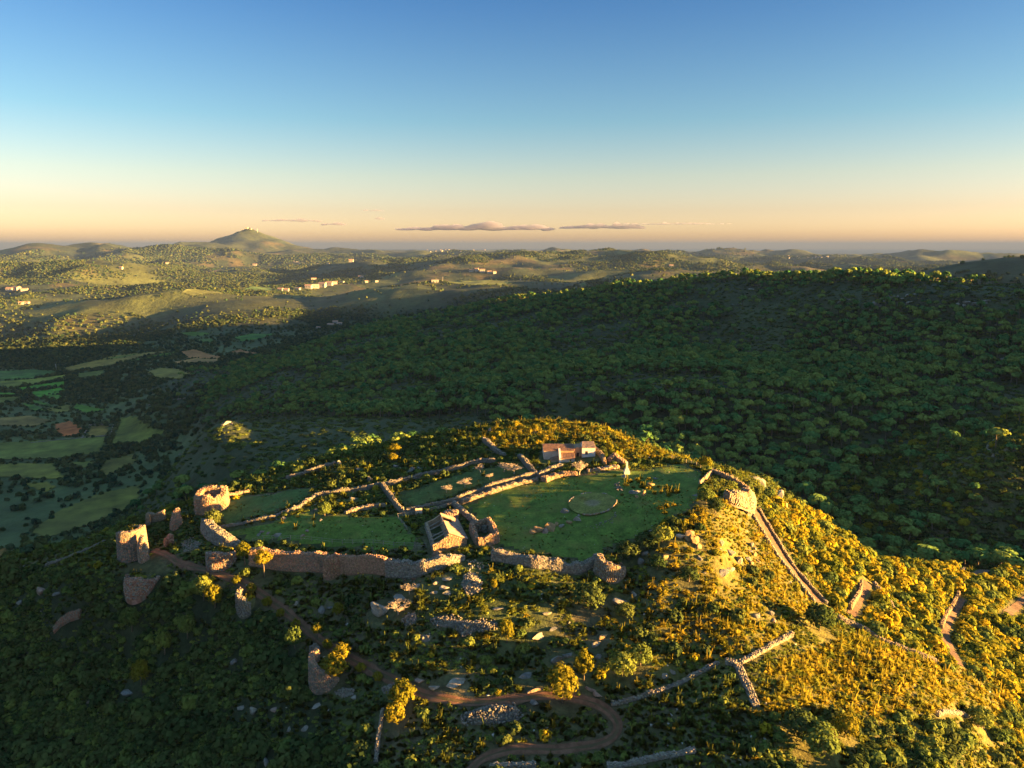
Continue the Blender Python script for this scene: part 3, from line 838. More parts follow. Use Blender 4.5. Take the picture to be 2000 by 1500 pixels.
DS = 'dry_stone_wall'
GW = 'dry stone walls of the hilltop enclosure'
stone_wall(DS, 'low winding grey wall between the two left hand lawns', [(428,1031),(480,1022),(530,1012),(585,992),(620,968),(665,961),(710,957),(743,948)], [0.7,0.7,0.9,1.0,1.3,1.3,1.3,1.3], 1.0, 0.25, 'grey', group=GW)
stone_wall(DS, 'short wall leading down from the winding wall to the wooden fence', [(746,950),(762,972),(774,990),(786,1003)], 1.9, 0.9, 0.25, ['grey','warm'], group=GW)
stone_wall(DS, 'long dark wall closing the near side of the bare tree orchard', [(787,1003),(835,992),(883,983),(926,967),(970,950),(1010,938),(1049,929)], [1.2,1.4,1.7,1.8,1.8,1.7,1.6], 0.9, 0.25, ['grey','warm'], group=GW)
stone_wall(DS, 'sunlit orange wall running alongside the long dark orchard wall', [(901,984),(935,972),(970,960),(1010,947),(1049,938)], [1.5,1.4,1.4,1.2,1.0], 1.6, 0.25, ['ochre','warm','pale'], group=GW)
stone_wall(DS, 'grey wall along the far side of the bare tree orchard', [(748,950),(785,940),(829,931),(862,924),(893,916),(918,907),(940,903),(966,902)], 1.5, 0.9, 0.25, 'grey', group=GW)
stone_wall(DS, 'dark wall behind the largest bare tree', [(1014,892),(1026,906),(1036,918),(1047,929)], [1.4,2.0,2.0,1.4], 1.2, 0.25, 'grey', group=GW)
stone_wall(DS, 'tumbled grey wall below the farmhouse lean-to', [(1050,932),(1066,924),(1082,916),(1098,911)], [1.8,1.6,1.5,1.2], 1.5, 0.34, 'grey', group=GW)
stone_wall(DS, 'collapsed orange wall at the top edge of the main lawn', [(1062,941),(1078,934),(1099,929),(1127,927)], [1.6,1.4,1.2,0.7], 2.4, 0.25, ['ochre','pink','warm'], group=GW)
stone_wall(DS, 'low rubble wall between the farmhouse yard and the main lawn', [(1148,922),(1165,919),(1185,916),(1208,914)], 0.8, 1.6, 0.4, ['ochre','pale'], group=GW)
stone_wall(DS, 'thick bluish wall running from the orchard down to the small roofless hut', [(886,988),(900,1000),(918,1015),(935,1029),(948,1040)], 1.9, 1.0, 0.25, ['grey','pale'], group=GW)
stone_wall(DS, 'curved stone wall stepping down right of the farmhouse', [(1163,884),(1171,889),(1177,897),(1181,908)], [2.2,2.0,1.8,1.5], 0.9, 0.25, ['ochre','warm'], group=GW)
stone_wall(DS, 'broken orange wall stub right of the farmhouse yard', [(1190,903),(1200,898),(1210,903),(1222,906)], [1.2,3.0,2.2,0.9], 1.6, 0.34, ['ochre','pink'], group=GW)
stone_wall(DS, 'faint low wall along the far left rim of the hilltop', [(560,935),(590,926),(625,914),(655,905)], 0.9, 0.9, 0.25, 'grey', group=GW)
stone_wall(DS, 'grey tumbled wall uphill left of the farmhouse', [(945,862),(958,873),(970,883),(985,890)], [1.8,1.8,1.4,1.0], 1.3, 0.34, 'grey', group=GW)
stone_wall(DS, 'low broken terrace wall under the golden tufts of the left lawn', [(675,1003),(700,996),(725,993),(752,990)], [0.7,1.0,1.2,1.2], 1.2, 0.25, ['pale','ochre'], group=GW)
# great front wall in its four stretches
GF = 'stretches of the great front wall'
stone_wall('rampart_wall', 'pinkish stretch at the left end of the tall front wall', [(490,1102),(530,1108),(580,1113),(640,1116)], [4.2,4.5,4.6,4.6], 1.1, 0.22, ['pink','pink','warm'], group=GF, batter=0.05, jag=0.25, cat='rampart')
stone_wall('rampart_buttress', 'projecting crumbled buttress in the middle of the tall front wall', [(638,1122),(650,1125),(660,1117)], [4.6,4.6,4.4], 2.2, 0.25, ['pink','ochre','red'], group=GF, cat='rampart')
stone_wall('rampart_wall', 'smooth salmon stretch right of the crumbled buttress', [(661,1117),(700,1118),(755,1122)], [4.3,4.1,4.1], 1.0, 0.2, ['pink','pink','ochre'], group=GF, batter=0.05, jag=0.15, cat='rampart')
stone_wall('rampart_wall', 'grey rough stretch of front wall below the ruined barn', [(756,1122),(790,1124),(830,1119),(868,1106),(905,1092)], [3.9,3.6,2.9,2.2,1.1], 1.4, 0.25, ['grey','pale'], group=GF, batter=0.10, jag=0.4, cat='rampart')
stone_wall('rampart_wall', 'low grey wall closing the front of the main lawn', [(962,1092),(1000,1098),(1045,1106),(1065,1106),(1100,1114),(1130,1116),(1160,1102),(1172,1094)], [2.0,1.9,1.7,2.1,2.0,1.7,1.5,1.2], 1.5, 0.25, ['grey','pale'], group=GF, batter=0.15, jag=0.4, cat='rampart')
# stone scarp left of the left lawn
stone_wall('rampart_wall', 'sloping face of loose pale stones left of the left lawn', [(404,1030),(412,1044),(428,1058),(448,1066),(470,1070)], [2.8,3.2,3.2,2.4,1.0], 2.2, 0.25, ['pale','grey'], group=GF, batter=0.25, cat='rampart')
# right flank
stone_wall('parapet_wall', 'thin sunlit wall jutting from the right rim of the main lawn', [(1366,948),(1374,940),(1382,932),(1390,924)], 1.6, 0.7, 0.4, ['ochre','pale'])
stone_wall('parapet_wall', 'rim wall dropping to the right from the thin sunlit wall', [(1392,923),(1410,931),(1428,940),(1446,951),(1461,966)], [1.5,1.5,2.0,2.4,3.2], 1.2, 0.25, ['ochre','warm'])
stone_wall('bastion', 'large rough stone bastion face high on the right flank', [(1418,976),(1432,984),(1446,990),(1461,988),(1466,978)], [2.2,3.8,4.4,4.0,2.6], 2.0, 0.34, ['warm','pale','ochre'], cat='bastion', batter=0.28, jag=0.7)
stone_wall('bastion', 'narrow pale buttress at the head of the walled lane', [(1455,1000),(1462,1002),(1467,1001)], [2.6,3.0,3.0], 1.6, 0.34, ['pale','warm'], cat='bastion')
def offset_line(pl, d):
    t = np.gradient(pl, axis=0); t /= np.hypot(*t.T)[:, None]
    return pl + np.stack([-t[:, 1], t[:, 0]], 1)*d
L1_ = smooth_line(LANE, 3.0)
stone_wall('lane_wall', 'left hand wall of the straight walled lane on the right flank', xy=offset_line(L1_, -1.9), h=1.2, width=0.8, pal=['pale','warm'], group='walls of the straight lane')
stone_wall('lane_wall', 'right hand wall of the straight walled lane on the right flank', xy=offset_line(L1_, 1.9), h=1.2, width=0.8, pal=['grey','warm'], group='walls of the straight lane')
stone_wall(DS, 'long wall crossing below the big dark tree towards the lower right', [(1638,1212),(1668,1224),(1700,1240),(1735,1258),(1770,1272),(1800,1284),(1830,1294)], [1.6,1.6,1.2,1.0,1.0,1.0,0.8], 0.9, 0.25, ['grey','warm'])
stone_wall(DS, 'tall sunlit wall beside the short stepped lane', [(1660,1192),(1672,1172),(1680,1158),(1682,1140)], [1.8,1.8,1.6,1.2], 0.7, 0.4, ['ochre','warm'])
stone_wall(DS, 'thin straight wall running down right of the short stepped lane', [(1706,1142),(1720,1158),(1735,1178),(1752,1200)], 1.1, 0.7, 0.4, 'warm')
stone_wall(DS, 'broken wall beside the curving lane at lower right', [(1838,1228),(1846,1205),(1860,1185),(1872,1160)], 1.2, 0.8, 0.25, ['warm','ochre'])
stone_wall(DS, 'low wall above the shaded lane bend at lower right', [(1878,1118),(1900,1112),(1925,1106),(1950,1102)], 1.0, 0.8, 0.25, 'grey')
stone_wall('terrace_wall', 'long terrace wall curving right from the track bend', [(1196,1377),(1235,1368),(1280,1353),(1310,1342),(1340,1329),(1372,1312),(1402,1296)], 0.7, 1.1, 0.4, ['grey','warm'])
stone_wall('terrace_wall', 'thick pale wall dropping down beside the tussock field', [(1418,1295),(1437,1298),(1446,1312),(1454,1330),(1466,1356),(1476,1380)], [1.0,1.1,1.1,1.1,1.1,1.0], 2.0, 0.25, ['pale','grey'])
stone_wall('terrace_wall', 'broken terrace wall climbing towards the big dark tree', [(1446,1296),(1470,1284),(1499,1267),(1522,1254),(1546,1242)], [0.9,0.8,0.8,0.9,1.2], 1.2, 0.25, ['warm','pale'])
stone_wall('terrace_wall', 'short bit of terrace wall at the bottom edge left of the tussocks', [(1187,1498),(1230,1493),(1274,1484),(1318,1476),(1357,1468)], 0.8, 1.2, 0.25, 'pale')
stone_wall('terrace_wall', 'short pale wall cut by the bottom edge beside the track', [(958,1500),(1000,1496),(1045,1497)], 0.8, 1.2, 0.25, 'pale')
stone_wall('terrace_wall', 'narrow pale wall running straight down through the dark thicket', [(747,1392),(744,1415),(739,1445),(734,1488)], 1.2, 0.8, 0.25, ['pale','grey'])
stone_wall('terrace_wall', 'stone edge along the dip under the dry tree', [(1830,1398),(1850,1392),(1880,1396),(1920,1420)], 0.9, 1.0, 0.25, ['warm','pale'])
stone_wall('terrace_wall', 'thin faded wall descending left from the round tower', [(90,1104),(130,1090),(170,1074),(205,1058)], 0.7, 0.8, 0.25, 'grey')

# ------------------------------------------------------------------ towers
GT = 'broken towers around the castle rim'
def round_tower(label, uv, r, htop, a0, a1, w=1.1, s=0.3, pal='grey', jag=0.4, fill=None, name='round_tower', push=None, tops=None, batter=0.04):
    b = P1(*uv); d = Vector((b.x, b.y, 0)).normalized()
    c = np.array([b.x + d.x*r, b.y + d.y*r])
    ring = arc(c, r-w/2, a0, a1, 20)
    z0 = b.z - 0.3
    tp = np.full(len(ring), z0+htop) if tops is None else z0 + np.interp(np.linspace(0, 1, len(ring)), np.linspace(0, 1, len(tops)), tops)
    root = stone_wall(name, label, xy=ring, top=tp, width=w, s=s, pal=pal, jag=jag, cat='tower', group=GT, batter=batter, base_drop=1.5)
    if fill is not None:
        fr = arc(c, r-w, 0, 360, 17)[:-1]
        fill_top(root, fr, z0+fill, M['hill'])
    WALL_LINES.append((np.array([c, c+0.01]), r+0.3))
    return root
round_tower('tall round grey tower at the far left of the castle', (262,1096), 3.4, 8.4, -175, 175, 1.1, 0.25, ['grey','grey','pink'], fill=7.0, tops=[6.6,7.4,8.2,8.6,8.5,8.0,7.4,6.8,6.2])
stone_wall('tower_stub', 'tall narrow slab of masonry leaning against the right side of the round tower', [(273,1099),(279,1096),(284,1092)], [4.2,5.8,6.6], 1.3, 0.25, ['pink','warm','pale'], cat='tower', group=GT, batter=0.10)
b = P1(408, 1002)
stone_wall('square_tower', 'square broken ruin block with tiers of orange stone', xy=[(b.x-3.6,b.y+0.5),(b.x+0.5,b.y-0.6),(b.x+3.7,b.y+1.4),(b.x+3.1,b.y+5),(b.x-3.1,b.y+5),(b.x-3.6,b.y+0.7)], h=[4.4,5.4,3.6,4.4,5.2,4.4], width=1.3, s=0.34, pal=['ochre','pink','warm'], cat='tower', group=GT, jag=0.5)
stone_wall(DS, 'low orange wall trailing right from the square ruin block', [(432,976),(450,972),(470,966),(486,961)], [2.0,1.5,1.2,0.8], 1.0, 0.25, ['ochre','warm'], group=GW)
stone_wall('tower_stub', 'low L shaped wall stub behind the round tower', [(290,1026),(291,1020),(305,1018),(322,1014)], [2.8,3.0,2.2,2.4], 0.9, 0.25, ['warm','ochre'], cat='tower', group=GT)
stone_wall('tower_stub', 'leaning pink slab standing on the grassy bank between the two left towers', [(337,1036),(343,1030),(350,1022)], [2.2,3.6,4.6], 1.2, 0.25, ['pink','warm'], cat='tower', group=GT, batter=0.12)
stone_wall('tower_stub', 'fallen pink block below the leaning slab', [(322,1066),(329,1064),(336,1060)], [1.5,2.0,2.4], 1.6, 0.25, ['pink','red'], cat='tower', group=GT)
round_tower('half buried round bastion with a curved red stone face', (292,1156), 5.2, 3.4, 190, 330, 1.2, 0.25, ['red','pink','pale'], fill=3.2, tops=[2.2,3.2,3.6,3.6,3.0], batter=0.2)
round_tower('squat broken round tower beside the left end of the front wall', (434,1116), 3.4, 4.6, 150, 400, 1.3, 0.25, ['pale','grey','red'], fill=4.0, tops=[3.2,4.6,4.8,4.4,3.0])
round_tower('slim sunlit turret among the bushes left of the track', (487,1204), 2.6, 5.0, 150, 300, 0.9, 0.4, ['warm','grey'], fill=3.6, tops=[5.6,5.4,4.6,3.8])
round_tower('half round turret of neat courses with a tree growing inside', (640,1352), 3.4, 6.8, 140, 330, 1.0, 0.25, ['warm','pink','grey'], fill=4.0, tops=[7.0,6.8,5.8,4.6,2.4])
round_tower('stout crumbling tower at the right end of the low front wall', (1192,1136), 3.3, 5.4, 100, 440, 1.3, 0.25, ['pale','warm','ochre'], fill=3.8, tops=[3.6,5.0,4.8,3.8,2.2,2.8], batter=0.2)
stone_wall('tower_stub', 'overgrown broken wall face in the lower left thicket', [(108,1232),(122,1218),(140,1208),(158,1202)], [1.2,1.6,1.9,1.4], 1.1, 0.25, ['warm','red'], cat='tower', group=GT)
stone_wall('tower_stub', 'little dark wall corner beside the path above the half round turret', [(606,1276),(614,1272),(622,1280)], [1.4,1.8,1.6], 0.8, 0.25, 'grey', cat='tower', group=GT)

# ------------------------------------------------------------------ rubble heaps
def rubble(label, pts, h, s=0.34, dens=7.0, pal='pale', spread=0.0):
    _ws[0] += 1; g = np.random.default_rng(_ws[0])
    s *= 0.72; dens *= 1.7
    pg = poly(pts); lo, hi = pg.min(0), pg.max(0)
    n = int((hi-lo).prod()*dens*1.0)
    xy = g.uniform(lo, hi, (n, 2)); q = xy + np.stack([fbm(xy[:, 0], xy[:, 1], 3.0, 7, 2), fbm(xy[:, 0], xy[:, 1], 3.0, 8, 2)], 1)*0.5
    xy = xy[inside(q, pg)]
    if len(xy) < 4: return
    c = xy.mean(0); ed = dist_line(xy, np.vstack([pg, pg[:1]]))
    dome = h*np.clip(ed/max(ed.max(), 0.1), 0, 1)**0.6
    z = H(xy[:, 0], xy[:, 1]) + dome*g.uniform(0.75, 1.0, len(xy)) + 0.05
    org = np.array([c[0], c[1], float(H(c[0], c[1]))])
    root = empty('rubble_heap', org, label, 'rubble heap', 'heaps of fallen stones')
    S = s*g.uniform(0.55, 1.5, (len(xy), 1))*g.uniform(0.7, 1.2, (len(xy), 3))
    a = g.uniform(0, 6.28, len(xy)); T = np.stack([np.cos(a), np.sin(a), 0*a], 1); N = np.stack([-np.sin(a), np.cos(a), 0*a], 1)
    o = link('stones', stones_mesh('rubble_stones', np.c_[xy, z]-org, S, T, N, pal_cols(pal, len(xy), g)*0.8, g, 0.25), root, M['stone'])
    tag(o, kind='stuff')
    if h > 0.3:      # packed earth and stones under the loose surface
        m = 18; V = [np.r_[c, H(c[0], c[1])+h*0.72]]; 
        ring = resample(np.vstack([pg, pg[:1]]), np.hypot(*np.diff(np.vstack([pg, pg[:1]]), axis=0).T).sum()/m)[:m]
        for f, k in ((0.5, 0.6), (0.85, 0.25), (1.0, -0.4)):
            for p in ring:
                w = c+(p-c)*f; V.append(np.r_[w, float(H(w[0], w[1]))+h*k])
        m = len(ring); Fc = [(0, 1+i, 1+(i+1) % m) for i in range(m)]
        for b in (1, 1+m):
            Fc += [(b+i, b+m+i, b+m+(i+1) % m, b+(i+1) % m) for i in range(m)]
        link('core', np_mesh('rubble_core', np.array(V)-org, Fc, True, pal_cols(pal, len(V), g)*0.55), root, M['stone'])
    WALL_LINES.append((np.vstack([pg, pg[:1]]), 0.2)); KEEP_POLYS.append(pg)
KEEP_POLYS = []
rubble('oval heap of white stones below the small roofless hut', [(898,1142),(905,1125),(918,1118),(932,1124),(943,1142),(935,1160),(915,1162)], 0.8, 0.36, 9)
rubble('scattered white stones spilling down above the oval white heap', [(910,1095),(930,1092),(945,1112),(935,1122),(915,1116)], 0.1, 0.32, 2.2)
rubble('big T shaped heap of pale stones on the front slope', [(840,1210),(862,1204),(890,1212),(930,1214),(972,1218),(972,1228),(930,1234),(905,1248),(895,1236),(880,1226),(850,1226)], 0.9, 0.36, 9, ['pale','grey'])
rubble('small round patch of pale stones left of the T shaped heap', [(820,1245),(832,1240),(845,1244),(838,1254),(824,1256)], 0.4, 0.32, 9)
rubble('long bank of white and grey stones beside the lower track', [(900,1398),(930,1386),(965,1378),(1000,1380),(1022,1395),(1010,1408),(960,1416),(912,1418)], 1.3, 0.36, 9, ['pale','grey'])
rubble('pale rubble slumped beside the half round turret', [(655,1350),(672,1342),(695,1344),(690,1358),(665,1364)], 0.6, 0.34, 8)
rubble('pale rubble at the bend of the track above the yellow bush', [(742,1346),(762,1338),(775,1345),(768,1358),(748,1356)], 0.6, 0.34, 8)
rubble('grey rubble next to the dry white tree', [(785,1208),(800,1196),(818,1202),(812,1218),(794,1224)], 0.5, 0.34, 8, ['pale','grey'])
rubble('band of white stones curving below the threshing circle', [(1148,1026),(1165,1022),(1185,1012),(1200,1000),(1208,1006),(1196,1020),(1172,1030),(1150,1034)], 0.1, 0.28, 1.8)
rubble('loose blue grey stones at the foot of the monument mound', [(1198,948),(1206,942),(1216,956),(1212,964),(1202,958)], 0.3, 0.3, 5, ['grey','pale'])
rubble('speckled stones on the bank below the leaning slab', [(352,1064),(372,1050),(392,1062),(384,1078),(360,1080)], 0.1, 0.34, 2.5)
rubble('red and grey rubble below the right end of the front wall', [(780,1126),(815,1130),(830,1138),(800,1142)], 0.15, 0.34, 3, ['red','warm'])
rubble('tumbled masonry at the near corner of the ruined barn', [(846,1082),(862,1078),(868,1086),(856,1094),(846,1092)], 1.0, 0.4, 9, ['ochre','pink'])
rubble('white stones scattered in the grass at the foot of the small roofless hut', [(955,1066),(985,1070),(990,1082),(960,1080)], 0.1, 0.3, 2.5)

# ------------------------------------------------------------------ boulders
def rock_shape(seed, cuts=11):
    g = np.random.default_rng(seed); V = ICO3.copy() if cuts > 8 else ICO2.copy()
    for _ in range(cuts):
        n = g.normal(size=3); n /= np.linalg.norm(n); d = g.uniform(0.30, 0.74)
        k = V @ n; over = k > d
        V[over] -= np.outer(k[over]-d, n)
    V += 0.035*np.stack([vnoise(V[:, 0]*4+q, V[:, 1]*4+V[:, 2]*3, seed) for q in range(3)], 1)
    return V
ROCKS = [rock_shape(900+k, 14) for k in range(9)]
_rk = [0]
ROCK_COL = {'pale': (0.20, 0.18, 0.15), 'grey': (0.135, 0.13, 0.12), 'orange': (0.23, 0.15, 0.075), 'pink': (0.21, 0.145, 0.115)}
BOULDER_SPOTS = []
def boulder(u, v, size, label, col='pale', rz=None, group='boulders on the hilltop', tilt=0.0, sink=0.28, world=None, name='boulder'):
    _rk[0] += 1; k = _rk[0]; g = np.random.default_rng(500+k)
    V = ROCKS[k % len(ROCKS)]*np.array(size)*0.66
    c = np.array(ROCK_COL[col])*g.uniform(0.9, 1.12)
    cols = np.tile(c, (len(V), 1))*(1+0.12*vnoise(V[:, 0]*2, V[:, 1]*2+V[:, 2], k)[:, None])
    me = np_mesh('boulder', V, ICO3F, False, cols)
    o = link(name, me, None, M['rock'])
    p = Vector(world) if world is not None else P1(u, v)
    o.location = (p.x, p.y, p.z + size[2]*(0.36-sink)*0.62)
    o.rotation_euler = (tilt, g.uniform(-0.12, 0.12), rz if rz is not None else g.uniform(0, 6.28))
    BOULDER_SPOTS.append((p.x, p.y, max(size[:2])*0.6))
    return tag(o, label, 'boulder', group)
B = boulder
GB = 'orange outcrop on the main lawn'
B(1042,1040,(2.6,2.0,1.5),'low left tongue of the orange outcrop on the main lawn','orange',0.2,GB)
B(1052,1038,(3.4,2.6,2.6),'middle block of the orange outcrop on the main lawn','orange',0.4,GB)
B(1064,1038,(3.0,3.0,3.0),'pinkish upright block in the orange outcrop on the main lawn','pink',1.0,GB)
B(1073,1035,(3.2,2.6,2.8),'right hand block of the orange outcrop on the main lawn','orange',0.0,GB)
GR = 'row of rocks below the threshing circle'
B(1086,1026,(1.3,1.2,1.4),'leftmost rock of the row below the threshing circle','orange',None,GR)
B(1096,1028,(2.0,1.4,1.2),'flat second rock of the row below the threshing circle','pale',None,GR)
B(1112,1022,(1.8,1.6,1.4),'middle rock of the row below the threshing circle','orange',None,GR)
B(1126,1016,(2.2,1.7,1.8),'rounded largest rock of the row below the threshing circle','pale',None,GR)
B(1130,1008,(1.0,1.0,1.6),'upright little rock ending the row below the threshing circle','pale',None,GR)
B(1103,1000,(2.2,2.0,2.0),'lone round grey boulder left of the threshing circle','grey')
GM = 'boulders at the foot of the monument mound'
B(1236,962,(2.2,1.8,1.4),'left bluish boulder at the foot of the monument mound','grey',None,GM)
B(1246,962,(2.8,2.0,2.2),'long middle boulder at the foot of the monument mound','pale',0.2,GM)
B(1257,967,(1.7,1.5,2.2),'upright right boulder at the foot of the monument mound','orange',None,GM)
B(1244,972,(1.4,1.2,1.2),'small front boulder at the foot of the monument mound','orange',None,GM)
B(1272,948,(3.2,2.4,1.6),'flat lit slab between tufts right of the monument','orange',0.1,GM)
B(1280,936,(1.8,1.3,0.9),'small dark slab above the flat lit slab','grey',None,GM)
B(1218,932,(2.0,1.8,1.4),'dark boulder under the white monument','grey',None,GM)
B(1360,968,(2.2,1.4,1.3),'bluish boulder in shade at the right edge of the main lawn','grey')
GL = 'boulders on the left lawn'
B(505,1045,(1.4,1.1,0.9),'smallest of the pale boulders on the left lawn','pale',None,GL)
B(512,1040,(1.6,1.2,1.0),'upper round boulder of the left lawn cluster','pink',None,GL)
B(524,1041,(1.8,1.3,1.0),'right round boulder of the left lawn cluster','pink',None,GL)
B(542,1047,(2.6,1.6,1.1),'long low boulder nearest the wire fence on the left lawn','pale',0.2,GL)
B(556,1013,(2.0,1.4,1.0),'bluish boulder beside the winding wall','grey',None,GL)
B(592,1046,(1.7,1.2,0.9),'lower flat stone in the reddish patch of the left lawn','pink',None,GL)
B(600,1038,(1.4,1.2,0.9),'upper flat stone in the reddish patch of the left lawn','pink',None,GL)
B(626,1017,(1.2,1.2,1.0),'small pale stone under the dark bush on the left lawn','pale',None,GL)
B(618,996,(2.4,1.4,1.2),'grey slab beside the dark bush on the left lawn','grey',0.4,GL)
B(690,976,(2.6,1.8,1.4),'flat pale slab by the winding wall above the golden tufts','pale',0.5,GL)
GS = 'standing stones on the left rim'
B(722,940,(1.6,1.2,3.4),'leaning grey standing stone at the corner of the orchard','grey',0.3,GS,0.3)
B(700,917,(1.8,1.5,2.2),'blocky grey stone on the left rim','grey',0.2,GS)
B(662,908,(1.9,1.5,2.4),'upright stone ending the rim wall on the left','grey',0.7,GS)
B(803,920,(2.4,1.8,2.0),'grey boulder in the grass above the orchard wall','grey',None,GS)
B(818,916,(1.6,1.3,1.2),'smaller grey boulder right of the one above the orchard wall','grey',None,GS)
B(773,912,(2.2,1.6,1.4),'low grey boulder among tufts under the lit trees','grey',None,GS)
B(956,843,(1.8,1.5,2.4),'pinkish pointed rock on the far skyline of the hill','pink',None,GS)
GF2 = 'slabs on the front slope'
B(872,1132,(3.6,2.8,1.0),'large flat pale slab below the grey rampart','pale',0.2,GF2)
B(850,1139,(1.5,1.3,0.8),'small slab left of the large flat pale one','pale',None,GF2)
B(868,1149,(2.6,1.7,0.9),'second flat slab under the large flat pale one','pale',0.4,GF2)
B(850,1156,(2.4,1.1,0.7),'thin slab pointing left under the flat slabs','pale',0.3,GF2)
B(873,1159,(2.4,1.4,0.8),'lowest slab of the flat pale group','grey',0.2,GF2)
B(815,1146,(2.4,1.2,0.8),'half hidden slab by the dry twigs under the rampart','pale',0.5,GF2)
B(745,1196,(6.0,4.5,4.2),'huge rounded pale rock under the dry white tree','pale',0.2,GF2)
B(780,1170,(4.0,2.5,1.6),'flat pale rock behind the dry white tree','pale',0.0,GF2)
B(628,1196,(2.0,1.6,2.4),'bluish pale rock beside the round yellow bush','grey',None,GF2)
B(645,1188,(2.6,1.4,1.4),'mossy rock behind the round yellow bush','grey',0.4,GF2)
B(578,1179,(1.3,1.0,1.2),'small white stone right of the upper track','pale',None,GF2)
B(483,1147,(1.2,1.0,1.2),'small white stone at the fork below the front wall','pale',None,GF2)
B(365,1076,(2.0,1.1,0.9),'tilted bluish slab on the bank above the track','grey',0.6,GF2)
B(1053,1245,(4.2,1.6,1.2),'long pale slab on the front slope below the big shrub','pale',0.6,GF2)
B(1080,1230,(2.6,0.9,0.8),'thin tip of the long pale slab','grey',0.6,GF2)
B(1070,1199,(3.0,1.1,0.9),'grey slab below and left of the big dark shrub','grey',0.3,GF2)
B(972,1190,(3.4,1.0,0.7),'narrow greenish ledge in the grassy front slope','grey',0.3,GF2)
B(1085,1290,(3.8,1.8,1.8),'left grey block of the outcrop above the round olive tree','grey',0.4,GF2)
B(1108,1282,(3.0,1.6,1.6),'right grey block of the outcrop above the round olive tree','grey',0.4,GF2)
B(1165,1258,(3.4,1.2,1.2),'slanting ledge above the dark bushes right of the olive tree','pale',0.7,GF2)
B(1178,1245,(2.6,1.2,1.0),'sunlit upper end of the slanting ledge','orange',0.7,GF2)
B(1170,1281,(2.0,1.4,1.3),'bluish rock in the shade right of the olive tree','grey',None,GF2)
B(1025,1322,(3.2,1.4,1.0),'dark slab with a lit rim left of the olive tree','grey',0.3,GF2)
B(888,1337,(4.6,2.2,1.6),'long pale rock above the lowest bend of the track','pale',0.3,GF2)
B(850,1344,(3.0,1.4,1.1),'low rock left of the long pale one above the track','pale',0.2,GF2)
B(818,1332,(2.2,1.6,1.2),'pinkish rock at the inside of the track bend','pink',None,GF2)
B(1040,1350,(3.6,1.4,1.0),'reddish rock beside the track left of the olive tree','pink',0.2,GF2)
B(1150,1347,(3.0,1.2,1.2),'upper reddish rock right of the olive tree','pink',-0.5,GF2)
B(1168,1358,(2.6,1.2,1.0),'lower reddish rock right of the olive tree','pink',-0.5,GF2)
B(1043,1375,(1.9,1.4,1.2),'bluish stone below the track left of the olive tree','grey',None,GF2)
B(1300,1318,(2.2,1.4,1.0),'pale rock above the long terrace wall','pale',None,GF2)
B(1316,1314,(2.0,1.2,0.9),'bluish rock right beside the pale one above the terrace wall','grey',None,GF2)
GK = 'crags on the sunlit right slope'
B(1345,1052,(3.4,2.4,3.2),'left layered crag at the top of the sunlit right slope','orange',0.4,GK)
B(1358,1058,(3.8,2.6,3.8),'right layered crag at the top of the sunlit right slope','orange',0.5,GK)
B(1328,1050,(2.8,1.8,1.6),'pale ledge left of the layered crags','pale',0.4,GK)
B(1366,1070,(2.0,1.4,1.8),'small crag foot below the layered crags','orange',None,GK)
B(1262,1082,(2.6,1.6,2.0),'pale crag above the bushes near the crumbling tower','pale',0.6,GK)
B(1252,1098,(2.2,1.3,1.8),'grey crag lower down near the crumbling tower','grey',0.6,GK)
B(1300,1090,(2.2,1.4,1.6),'small sunlit crag between two dark shrubs','orange',None,GK)
B(1365,1090,(1.8,1.4,1.7),'rounded grey rock low in the sunlit slope','grey',None,GK)
B(1407,1062,(1.6,1.2,1.5),'lone pale rock in the middle of the golden grass','pale',None,GK)
GC = 'cluster of boulders on the sunlit right slope'
B(1466,1064,(2.2,1.6,1.5),'top bluish boulder of the cluster on the sunlit slope','grey',None,GC)
B(1474,1072,(1.8,1.3,1.0),'flat boulder just under the top one of the cluster','pale',None,GC)
B(1464,1078,(1.7,1.4,1.1),'darker boulder in the middle of the cluster','grey',None,GC)
B(1473,1084,(1.6,1.3,1.5),'right middle boulder of the cluster','orange',None,GC)
B(1461,1092,(2.0,1.6,1.8),'largest lower boulder of the cluster','pale',None,GC)
B(1442,1095,(2.6,1.7,2.0),'left lower boulder of the cluster','pale',None,GC)
B(1468,1101,(1.6,1.3,1.3),'bottom boulder of the cluster','orange',None,GC)
B(1480,1096,(1.2,1.1,1.1),'small outer boulder right of the cluster','orange',None,GC)
B(1424,1080,(2.8,1.3,1.2),'slab up and left of the cluster','pale',-0.4,GC)
B(1412,1122,(3.6,1.8,1.7),'left half of the pale ledge below the cluster','pale',0.4,GC)
B(1428,1114,(3.6,1.8,1.8),'right half of the pale ledge below the cluster','pale',0.4,GC)
B(1208,1178,(4.2,2.2,2.0),'broad pale rock below the crumbling tower','pale',0.5,GK)
B(1238,1160,(2.0,1.4,1.1),'small pale rock right of the broad one below the crumbling tower','pale',None,GK)
B(1477,1205,(2.6,1.8,2.2),'greenish boulder among bushes left of the big dark tree','grey',0.3,GK)
B(1505,1198,(1.8,1.3,1.2),'smaller boulder between bushes left of the big dark tree','grey',None,GK)
B(1512,1214,(2.0,1.2,0.9),'pinkish flat rock left of the big dark tree','pink',None,GK)
GRR = 'crags on the right skyline of the hill'
B(1478,934,(4.2,2.4,2.0),'flat topped grey crag on the right skyline','grey',0.1,GRR)
B(1489,946,(2.4,1.6,2.8),'pale crag face under the flat topped one','pale',0.2,GRR)
B(1523,972,(2.6,1.8,4.2),'tall pale crag halfway down the right skyline','pale',0.3,GRR)
B(1535,990,(2.2,1.5,3.4),'lower pale crag halfway down the right skyline','orange',0.4,GRR)
